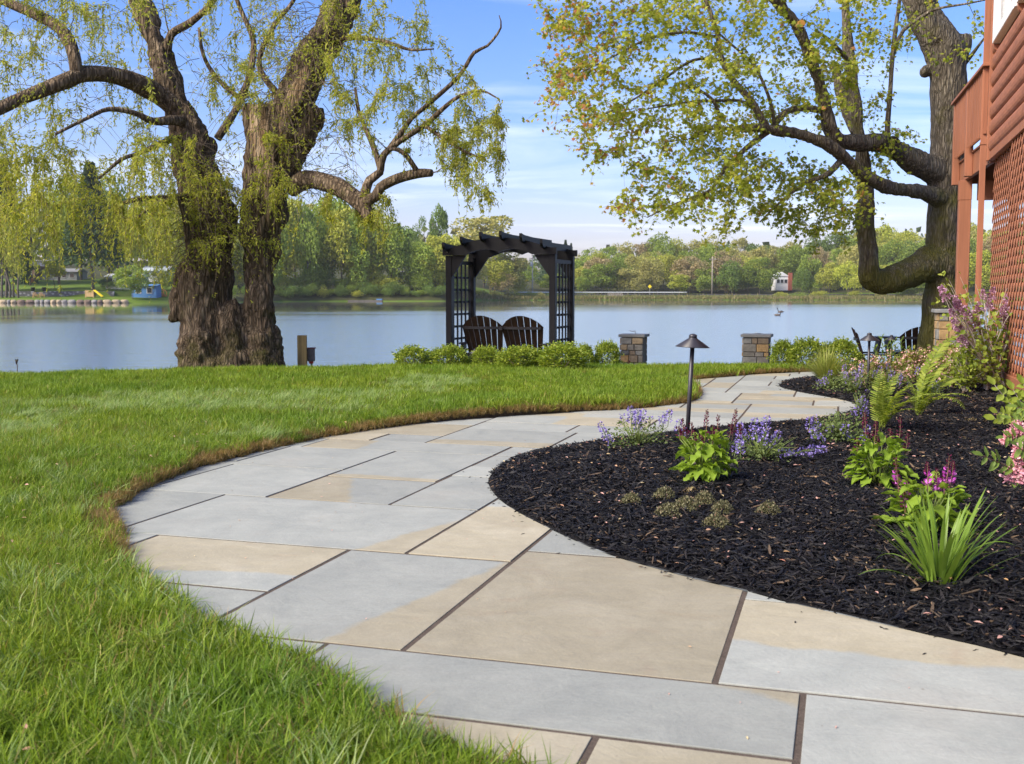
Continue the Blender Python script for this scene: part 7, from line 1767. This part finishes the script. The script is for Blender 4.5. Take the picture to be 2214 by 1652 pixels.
# bushes at the waterline
for px in list(range(596, 985, 15)) + list(range(1000, 1215, 24)) + list(range(430, 590, 26)) + [1690, 1725, 1770, 1850, 1905, 1960]:
    mid = px < 990
    ftree(px + rnd.uniform(-5, 5), rnd.uniform(1.5, 4) if mid else rnd.uniform(6, 14), rnd.uniform(598, 626) if mid else rnd.uniform(622, 632), rnd.uniform(26, 44), 'bush', rnd.choice(['fresh', 'deep', 'deep', 'fresh', 'yellow'] if mid else ['olive', 'fresh', 'yellow', 'deep']), 0)

for px in range(572, 990, 34):
    ftree(px + rnd.uniform(-8, 8), rnd.uniform(5, 9), rnd.uniform(560, 592), rnd.uniform(54, 76), 'bush', rnd.choice(['fresh', 'deep', 'yellow', 'fresh', 'deep']), 1)
for px in range(380, 560, 40):
    ftree(px, rnd.uniform(16, 24), rnd.uniform(560, 590), rnd.uniform(54, 76), 'bush', rnd.choice(['fresh', 'deep', 'yellow']), 1)
# distant wood closing the skyline behind
g = np.random.default_rng(5); P = []
for _ in range(5200):
    px = g.uniform(-500, 2900); d = g.uniform(110, 240); b = BP(px, d)
    if px < 560: tz = W(px, 470 + 60 * g.random(), b.y).z
    elif px < 1000: tz = W(px, 500 + 50 * g.random(), b.y).z
    else: tz = W(px, np.interp(px, SKX, SKY_) + 6 + 60 * g.random(), b.y).z
    P.append((b.x, b.y, b.z + (tz - b.z) * g.uniform(0.2, 1)))
P = np.array(P); S = g.uniform(0.9, 2.0, len(P)); V, F = scatter(LEAF2[0], LEAF2[1], P, rand_dirs(len(P), g), rand_dirs(len(P), g), S * 2.2, S * 1.7)
dw = link('distant_woods', np_mesh('distant_woods', V, F), leaf_mat('wood_leaf', [(0, (0.05, 0.085, 0.02)), (0.5, (0.10, 0.13, 0.03)), (1, (0.17, 0.16, 0.06))], 0.2)); tag(dw, 'wooded hills closing the view beyond the lake', 'woods', kind='stuff')

# reeds on the far right shore
n = 9000; P, D = [], []
for _ in range(n):
    px = g.uniform(1000, 2150); d = abs(g.normal(0, 1)) * 5 + 0.4
    if d > 17: continue
    P.append(tuple(BP(px, d, -0.1)))
    D.append((g.normal() * 0.25, g.normal() * 0.25, 1))
P, D = np.array(P), np.array(D); S = g.uniform(0.6, 1.35, len(P)); V, F = scatter(LEAF2[0], LEAF2[1], P, D, rand_dirs(len(P), g), S, S * 0.22)
tag(link('reeds', np_mesh('reeds', V, F), leaf_mat('reed', [(0, (0.10, 0.115, 0.03)), (0.5, (0.17, 0.165, 0.05)), (0.85, (0.24, 0.21, 0.09)), (1, (0.32, 0.26, 0.13))], 0.2)), 'tan and green reeds fringing the far right shore', 'reeds', kind='stuff')

# road with guardrail, signs, poles
M_ROAD = simple('asphalt', (0.055, 0.055, 0.055), 0.2, 2, 0.9, 0.1)
V = []; Q = []
for i, px in enumerate(range(1090, 2100, 40)): V += [tuple(BP(px, 24, 0.25)), tuple(BP(px, 31, 0.25)), tuple(BP(px, 31, -.6)), tuple(BP(px, 24, -.6))]
for i in range(len(V) // 4 - 1): Q += [(i * 4, i * 4 + 4, i * 4 + 5, i * 4 + 1), (i * 4 + 3, i * 4 + 7, i * 4 + 4, i * 4)]
tag(MB().add(V, Q).build('road', M_ROAD), 'shore road across the lake', kind='structure')
M_RAILG = simple('galvanised_rail', (0.55, 0.56, 0.57), 0.1, 3, 0.45, 0, 0.5)
grail = thing('guardrail', BP(1360, 23), 'long pale metal guardrail along the road across the lake', 'guardrail')
P0 = [BP(px, 23, 0.72 + .25) for px in range(1100, 1485, 16)]
for a, b in zip(P0[:-1], P0[1:]):
    MB().bar(tuple(a), tuple(b), .06, .32).build('rail', M_RAILG, grail)
for p in P0: MB().box((p.x, p.y + .1, p.z - .45), (.16, .16, 1.3)).build('post', M_FTRUNK, grail)
M_SIGN = simple('yellow_sign', (0.78, 0.60, 0.02), 0.03, 3, 0.5, 0); M_POLE = simple('weathered_pole', (0.27, 0.235, 0.19), 0.2, 2, 0.9, 0.1); M_POLE2 = simple('pale_pole', (0.42, 0.41, 0.38), 0.15, 2, 0.9, 0.1)
def sign(px, py, d, size, label):
    b = BP(px, d); c = W(px, py, b.y); s = size; t = thing('warning_sign', b, label, 'road sign')
    V = [(c.x - s, c.y, c.z), (c.x, c.y, c.z - s), (c.x + s, c.y, c.z), (c.x, c.y, c.z + s)]; V2 = [(x, y + .05, z) for x, y, z in V]
    MB().add(V + V2, [(0, 1, 2, 3), (7, 6, 5, 4), (0, 4, 5, 1), (1, 5, 6, 2), (2, 6, 7, 3), (3, 7, 4, 0)]).build('sign_plate', M_SIGN, t)
    MB().tube([(c.x, c.y + .1, b.z - .2), (c.x, c.y + .1, c.z + s * .6)], .05, 6).build('post', M_POLE2, t)
sign(1405, 619.5, 22.5, .62, 'yellow diamond road sign in front of the wood right of the arbor'); sign(1138, 606, 24, .62, 'yellow diamond road sign seen through the arbor')
def pole(px, top, d, r, mat, label, box=False):
    b = BP(px, d); zt = W(px, top, b.y).z; t = thing('utility_pole', b, label, 'utility pole')
    MB().tube([(b.x, b.y, b.z - .3), (b.x, b.y, zt)], [r, r * .75], 10).build('shaft', mat, t, True)
    MB().box((b.x, b.y - .15, zt - .9), (2.0, .12, .14)).build('crossarm', mat, t)
    for k in (-.9, -.45, .45, .9): MB().tube([(b.x + k, b.y - .15, zt - .83), (b.x + k, b.y - .15, zt - .6)], .05, 6).build('insulator', M_RAILG, t)
    if box: MB().tube([(b.x - .5, b.y - .3, zt - 3.3), (b.x - .5, b.y - .3, zt - 1.9)], .38, 10).build('transformer', M_RAILG, t, True)
    return Vector((b.x, b.y - .15, zt - .6))
pa = pole(1538, 555, 26, .24, M_POLE, 'brown utility pole rising before the wood across the lake'); pb = pole(1151, 552, 26, .2, M_POLE2, 'pale utility pole with a transformer seen through the arbor', True)
for k in (-.9, .9):
    e = BP(1660, 30); a = pa + Vector((k, 0, 0)); b = Vector((e.x, e.y, e.z + 7.0)); u = np.linspace(0, 1, 9)
    P = [tuple(a.lerp(b, t) - Vector((0, 0, 1.2 * 4 * t * (1 - t)))) for t in u]
    tag(MB().tube(P, .03, 4).build('power_line', M_POLE), ('left' if k < 0 else 'right') + ' thin power line running right from the brown utility pole', 'cable', 'power lines across the lake')

# footbridge / landing
M_PLANK = simple('grey_planks', (0.30, 0.27, 0.22), 0.25, 2, 0.85, 0.1); M_ORANGE = simple('orange_stained_wood', (0.42, 0.19, 0.055), 0.2, 2, 0.7, 0.1); M_TANW = simple('tan_wood', (0.44, 0.29, 0.13), 0.2, 2, 0.7, 0.1)
b = BP(1330, 6); fbz = thing('landing', b, 'small grey wooden landing with railings on the far right shore', 'landing')
MB().box((b.x, b.y, .12), (4.4, 2.4, .18)).build('platform', M_PLANK, fbz)
for k in range(9): MB().box((b.x - 2.1 + k * .525, b.y + 1.1, .65), (.10, .10, 1.0)).build('post', M_PLANK, fbz)
for z in (.55, .8, 1.15): MB().box((b.x, b.y + 1.04, z), (4.4, .05, .12)).build('rail', M_PLANK, fbz)
for k in (-2, 2): MB().box((b.x + k, b.y - 1, -.4), (.2, .2, 1.0)).build('pile', M_PLANK, fbz)

# houses over the water
M_WHITEW = simple('white_clapboard', (0.62, 0.63, 0.63), 0.06, 1, 0.7, 0.05); M_GREYR = simple('grey_shingles', (0.24, 0.25, 0.27), 0.15, 1, 0.9, 0.1); M_BLUEW = simple('bright_blue_paint', (0.075, 0.20, 0.42), 0.1, 1, 0.6, 0.05); M_GREYW = simple('grey_wall', (0.33, 0.35, 0.37), 0.1, 1, 0.8, 0.05); M_BRICK = simple('red_brick', (0.28, 0.085, 0.055), 0.25, 3, 0.9, 0.1); M_WPANE = simple('dark_pane', (0.03, 0.035, 0.04), 0.1, 5, 0.1, 0, 0.5); M_PALEB = simple('pale_blue_roof', (0.40, 0.46, 0.54), 0.08, 1, 0.8, 0)
def fhouse(px0, px1, d, zb, y_eave, y_ridge, label, mw_, mr, nwin=2, gable=False, chimney=None, name='house', depth=6):
    pc = (px0 + px1) / 2; Y = shore(pc) + d; x0, x1 = W(px0, 600, Y).x, W(px1, 600, Y).x; ze, zr = W(pc, y_eave, Y).z, W(pc, y_ridge, Y).z
    t = thing(name, ((x0 + x1) / 2, Y, zb), label, 'shed' if name == 'shed' else 'house')
    MB().box(((x0 + x1) / 2, Y + depth / 2, (zb - .5 + ze) / 2), (x1 - x0, depth, ze - zb + .5)).build('wall', mw_, t)
    if gable:
        xm = (x0 + x1) / 2; V = [(x0 - .3, Y - .2, ze), (x1 + .3, Y - .2, ze), (xm, Y - .2, zr), (x0 - .3, Y + depth, ze), (x1 + .3, Y + depth, ze), (xm, Y + depth, zr)]
        MB().add(V, [(0, 2, 5, 3), (1, 4, 5, 2), (0, 3, 4, 1)], [(0, 1, 2), (3, 5, 4)]).build('roof', mr, t)
    else:
        V = [(x0 - .3, Y - .4, ze), (x1 + .3, Y - .4, ze), (x1 + .3, Y + depth / 2, zr), (x0 - .3, Y + depth / 2, zr), (x1 + .3, Y + depth + .4, ze), (x0 - .3, Y + depth + .4, ze)]
        MB().add(V, [(0, 1, 2, 3), (3, 2, 4, 5), (0, 5, 4, 1)], [(1, 4, 2), (0, 3, 5)]).build('roof', mr, t)
    for k in range(nwin):
        x = x0 + (x1 - x0) * (k + .6) / (nwin + .2); wv = MB().box((x, Y - .03, zb + (ze - zb) * .6), (1.1, .1, min(1.3, (ze - zb) * .55))).build('window', M_WHITEW, t)
        MB().box((x, Y - .07, zb + (ze - zb) * .6), (.9, .06, min(1.1, (ze - zb) * .45))).build('pane', M_WPANE, wv)
    if chimney: xc = W(chimney[0], 600, Y).x; MB().box((xc, Y - .35, (zb - .5 + W(0, chimney[1], Y).z) / 2), (1.2, .7, W(0, chimney[1], Y).z - zb + .5)).build('chimney', M_BRICK, t)
    return t
fhouse(1678, 1704, 38, bank(1690, 38) + 1.2, 597, 588, 'white house with a red brick chimney in trees across the lake at right', M_WHITEW, M_WHITEW, 3, True, (1708, 590))
fhouse(78, 166, 44, bank(120, 44) - .1, 588, 580, 'long grey house with a low roof behind the far lawn', M_GREYW, M_GREYR, 5)
fhouse(52, 76, 42, bank(60, 42), 575, 566, 'brownish gabled house with a deck stair at the far left', simple('brown_siding', (.22, .15, .12), .2, 1), M_GREYR, 1, True)
fhouse(228, 300, 20, bank(260, 20) + .2, 598, 591, 'white house half hidden by trees behind the blue shed', M_WHITEW, M_WHITEW, 4)
fhouse(308, 362, 30, bank(335, 30) + 1.2, 586, 574, 'white house with a pale blue roof right of the blue shed', M_WHITEW, M_PALEB, 3)
fhouse(284, 337, 7, bank(310, 7) + .1, 618, 614, 'bright blue shed at the water across the lake', M_BLUEW, M_BLUEW, 2, name='shed', depth=3)
fhouse(858, 900, 22, bank(880, 22), 588, 578, 'white house glimpsed through trees left of the arbor', M_WHITEW, M_GREYR, 3)
fhouse(925, 965, 14, bank(945, 14), 606, 600, 'low white cottage glimpsed through bushes beside the arbor', M_WHITEW, M_WHITEW, 2)
def stair(px, d, w, h, run, label):
    b = BP(px, d); t = thing('stair', b, label, 'stair')
    n = 7
    for k in range(n): MB().box((b.x + run * (k / n - .5), b.y, b.z + h * (k + .5) / n), (run / n * 1.3, w, .12)).build('step', M_ORANGE, t)
    for s_ in (-w / 2, w / 2):
        MB().bar((b.x - run / 2, b.y + s_, b.z), (b.x + run / 2, b.y + s_, b.z + h), .12, .35).build('stringer', M_ORANGE, t)
        MB().bar((b.x - run / 2, b.y + s_, b.z + 1), (b.x + run / 2, b.y + s_, b.z + h + 1), .1, .12).build('handrail', M_ORANGE, t)
        for k in range(4): MB().box((b.x + run * (k / 3 - .5) * .98, b.y + s_, b.z + h * k / 3 + .5), (.1, .1, 1.0)).build('baluster', M_ORANGE, t)
stair(66, 37, 2.0, 1.7, -2.6, 'orange wooden stair at the house on the far left lawn'); stair(350, 10, 1.6, 1.3, -1.9, 'orange wooden stair right of the blue shed')
# retaining wall, planters, chairs, playset, shoreline stones
rw = thing('retaining_wall', BP(120, 12), 'low grey stone retaining wall across the far lawn', 'wall')
m = Mat('grey_rubble'); vo = m.n('TexVoronoi'); vo.inputs['Scale'].default_value = 1.6; m.l(m.pos((1, 1, 1.6)), vo.inputs['Vector'])
m.principled(m.mix(m.rng(vo.outputs['Distance'], 0.2, 0.55), m.ramp(vo.outputs['Color'], [(0, (0.22, 0.22, 0.23)), (1, (0.42, 0.42, 0.43))]), (0.10, 0.10, 0.10)), .9)
q = [BP(px, 11.9) for px in (-150, 0, 78, 84, 98, 250)]
for k in (0, 1, 2, 4):
    a, b = q[k], q[k + 1]
    if k == 2: continue
    MB().bar((a.x, a.y, 1.02), (b.x, b.y, 1.02), .5, 1.1).build('wall_section', m.m, rw)
MB().bar((q[2].x, q[2].y + .4, .95), (q[4].x, q[4].y + .4, .95), .4, .9).build('stair_gap', M_GREYR, rw)
M_POT = simple('dark_pot', (0.03, 0.03, 0.035), 0.2, 3)
for px in (75, 99):
    b = BP(px, 11.9); b.z = 1.55
    tag(MB().lathe([(.0, 0), (.28, 0), (.42, .75), (.44, .8), (.0, .8)], 12, tuple(b)).build('planter', M_POT, None, True), ('dark round planter on the far retaining wall left of its gap', 'dark round planter on the far retaining wall right of its gap')[px > 80], 'planter')
for i, px in enumerate((80, 94)):
    b = BP(px, 6.2); mb = MB(); x, y, z = b
    R_ = Matrix.Rotation(R(40), 4, 'Z')
    def bb(c, s): v = R_ @ Vector((c[0], c[1], 0)); mb.box((x + v.x, y + v.y, z + c[2]), s, R_)
    for k in range(5):
        lo = R_ @ Vector((-.26 + .13 * k, .25, 0)); hi = R_ @ Vector((-.32 + .16 * k, .62, 0)); mb.bar((x + lo.x, y + lo.y, z + .3), (x + hi.x, y + hi.y, z + 1.15 - .05 * (k - 2) ** 2), .12, .03)
    bb((0, 0, .36), (.6, .6, .05))
    for s_ in (-.36, .36): bb((s_, -.02, .62), (.14, .8, .04)); bb((s_, -.36, .3), (.08, .1, .62)); bb((s_, .35, .3), (.08, .1, .62))
    tag(mb.build('adirondack_chair', M_TANW), ('left of two tan adirondack chairs on the far lawn by the water', 'right of two tan adirondack chairs on the far lawn by the water')[i], 'chair', 'tan chairs on the far lawn')
b = BP(203, 7.5); pl = thing('playset', b, 'tan wooden play box with a yellow slide on the far shore', 'playset')
MB().box((b.x - .35, b.y, b.z + .75), (1.7, 1.3, 1.2)).build('play_box', M_TANW, pl)
for k in (-1.1, .4): MB().box((b.x + k, b.y - .6, b.z + .6), (.14, .14, 1.6)).build('post', M_TANW, pl)
sl = MB(); A_, B_ = (b.x + .45, b.y - .3, b.z + 1.35), (b.x + 2.1, b.y - .5, b.z + .12)
sl.bar(A_, B_, .62, .06); 
for s_ in (-.31, .31): sl.bar((A_[0], A_[1] + s_, A_[2] + .1), (B_[0], B_[1] + s_, B_[2] + .1), .06, .2)
sl.build('slide', M_SIGN, pl)
M_SHORE = [simple('shore_stone_' + n_, c, .25, 2, .9, .3) for n_, c in (('tan', (.36, .29, .19)), ('grey', (.25, .24, .22)), ('brown', (.16, .12, .09)))]
px = -14
while px < 268:
    wpx = rnd.uniform(8, 20); b = BP(px + wpx / 2, .5); w = wpx * b.y / FPX; bm = bmesh.new(); bmesh.ops.create_icosphere(bm, subdivisions=2, radius=.5)
    for v in bm.verts: v.co = v.co * (1 + .18 * (rnd.random() - .5)); v.co.x *= w * 1.04; v.co.y *= 1.0; v.co.z = max(-.4, min(.34, v.co.z)) * 1.15
    me = bpy.data.meshes.new('shore_rock'); bm.to_mesh(me); bm.free(); o = link('shore_rock', me, rnd.choice(M_SHORE)); o.location = (b.x, b.y, -.42)
    tag(o, ('wide ' if wpx > 15 else 'small ' if wpx < 11 else '') + o.data.materials[0].name.split('_')[-1] + ' rock edging the water below the far lawn', 'rock', 'rocks edging the far lawn'); SEEN.append((px, o)); px += wpx
# moored flat boat
b = BP(792, -1.0); w = 74 * b.y / FPX; V = []; 
pr = [(-.5, .0), (-.46, .5), (.44, .5), (.5, .1)]
mb = MB(); hb_ = .34
V = [(b.x - w * .5, b.y - .7, WATER_Z - .1), (b.x + w * .46, b.y - .7, WATER_Z - .1), (b.x + w * .46, b.y + .7, WATER_Z - .1), (b.x - w * .5, b.y + .7, WATER_Z - .1), (b.x - w * .52, b.y - .9, WATER_Z + .3), (b.x + w * .5, b.y - .9, WATER_Z + hb_), (b.x + w * .5, b.y + .9, WATER_Z + hb_), (b.x - w * .52, b.y + .9, WATER_Z + .3)]
bt = thing('rowing_boat', (b.x, b.y, WATER_Z), 'long low grey boat with a blue end moored at the wooded bank', 'boat')
mb.add(V, [(3, 2, 1, 0), (0, 1, 5, 4), (1, 2, 6, 5), (2, 3, 7, 6), (3, 0, 4, 7), (4, 5, 6, 7)]).build('hull', M_PLANK, bt)
MB().box((b.x + w * .4, b.y - .2, WATER_Z + .45), (1.3, 1.2, .35)).build('engine_cover', M_BLUEW, bt)
# geese
M_GOOSE = simple('goose_grey', (.14, .12, .10), .4, 6, .8); M_GNECK = simple('goose_black', (.015, .015, .015), .2, 6, .6)
for i, (px, py, s) in enumerate(((1682, 683, .52), (1687, 676, .55))):
    b = GP(px, py, WATER_Z); dx = (1, -1)[i] * s
    t = thing('goose', b, ('grey goose swimming alone on the right of the lake, nearer one', 'grey goose with raised neck on the right of the lake, farther one')[i], 'goose')
    P = [(b.x + dx * k, b.y, WATER_Z + z * s) for k, z in ((-.62, .16), (-.4, .15), (-.1, .12), (.2, .12), (.36, .18))]
    MB().tube(P, [r * s for r in (.03, .13, .21, .19, .08)], 12).build('body', M_GOOSE, t, True)
    MB().tube([(b.x + dx * k, b.y, WATER_Z + z * s) for k, z in ((.3, .2), (.4, .42), (.42, .66), (.46, .76), (.56, .75), (.68, .71))], [r * s for r in (.08, .055, .05, .07, .055, .015)], 10).build('neck', M_GNECK, t, True)
# dry stalk at the left lawn edge
c = W(37, 800, 13.0); st = thing('dry_stalk', (c.x, 13, c.z - .1), 'single dry seed stalk at the left lawn edge against the lake', 'plant')
MB().tube([(c.x, 13, c.z - .12), (c.x + .004, 13, c.z + .06), (c.x - .006, 13, c.z + .12)], .005, 6).build('stem', M_TWIG, st)
for k in (-.016, .004, .018): MB().tube([(c.x - .006, 13, c.z + .07), (c.x + k, 13, c.z + .135)], [.007, .004], 6).build('seed_head', M_ROT, st)

# look-alikes told apart by their order along the shore
ORD = ['leftmost', 'second from left', 'third from left', 'fourth from left', 'fifth from left', 'sixth from left', 'seventh from left', 'eighth from left', 'ninth from left', 'tenth from left']
byl = {}
for px, o in SEEN: byl.setdefault(o['label'], []).append((px, o))
for lb, q in byl.items():
    if len(q) > 1:
        q.sort(key=lambda a: a[0])
        for i, (px, o) in enumerate(q):
            o['label'] = lb + ', ' + (ORD[i] if i < len(q) - 1 or len(q) > 10 else 'rightmost')
for px, o in SEEN:
    if len(o['label'].split()) > 16: o['label'] = o['label'].replace(' broadleaf', '')
    if len(o['label'].split()) > 16: o['label'] = o['label'].replace('the ', '')
# ------------------------------------------------------------------ thin summer haze over the lake
hz = MB(); hz.box((50, 460, 22), (1780, 980, 50))
m_ = bpy.data.materials.new('haze'); m_.use_nodes = True; nt_ = m_.node_tree; nt_.nodes.clear()
o_ = nt_.nodes.new('ShaderNodeOutputMaterial'); v_ = nt_.nodes.new('ShaderNodeVolumePrincipled')
v_.inputs['Color'].default_value = (0.93, 0.96, 1.0, 1); v_.inputs['Density'].default_value = 0.00013
nt_.links.new(v_.outputs[0], o_.inputs['Volume'])
hb = hz.build('haze', m_); tag(hb, 'thin pale haze between the lawn and the far bank', kind='stuff')
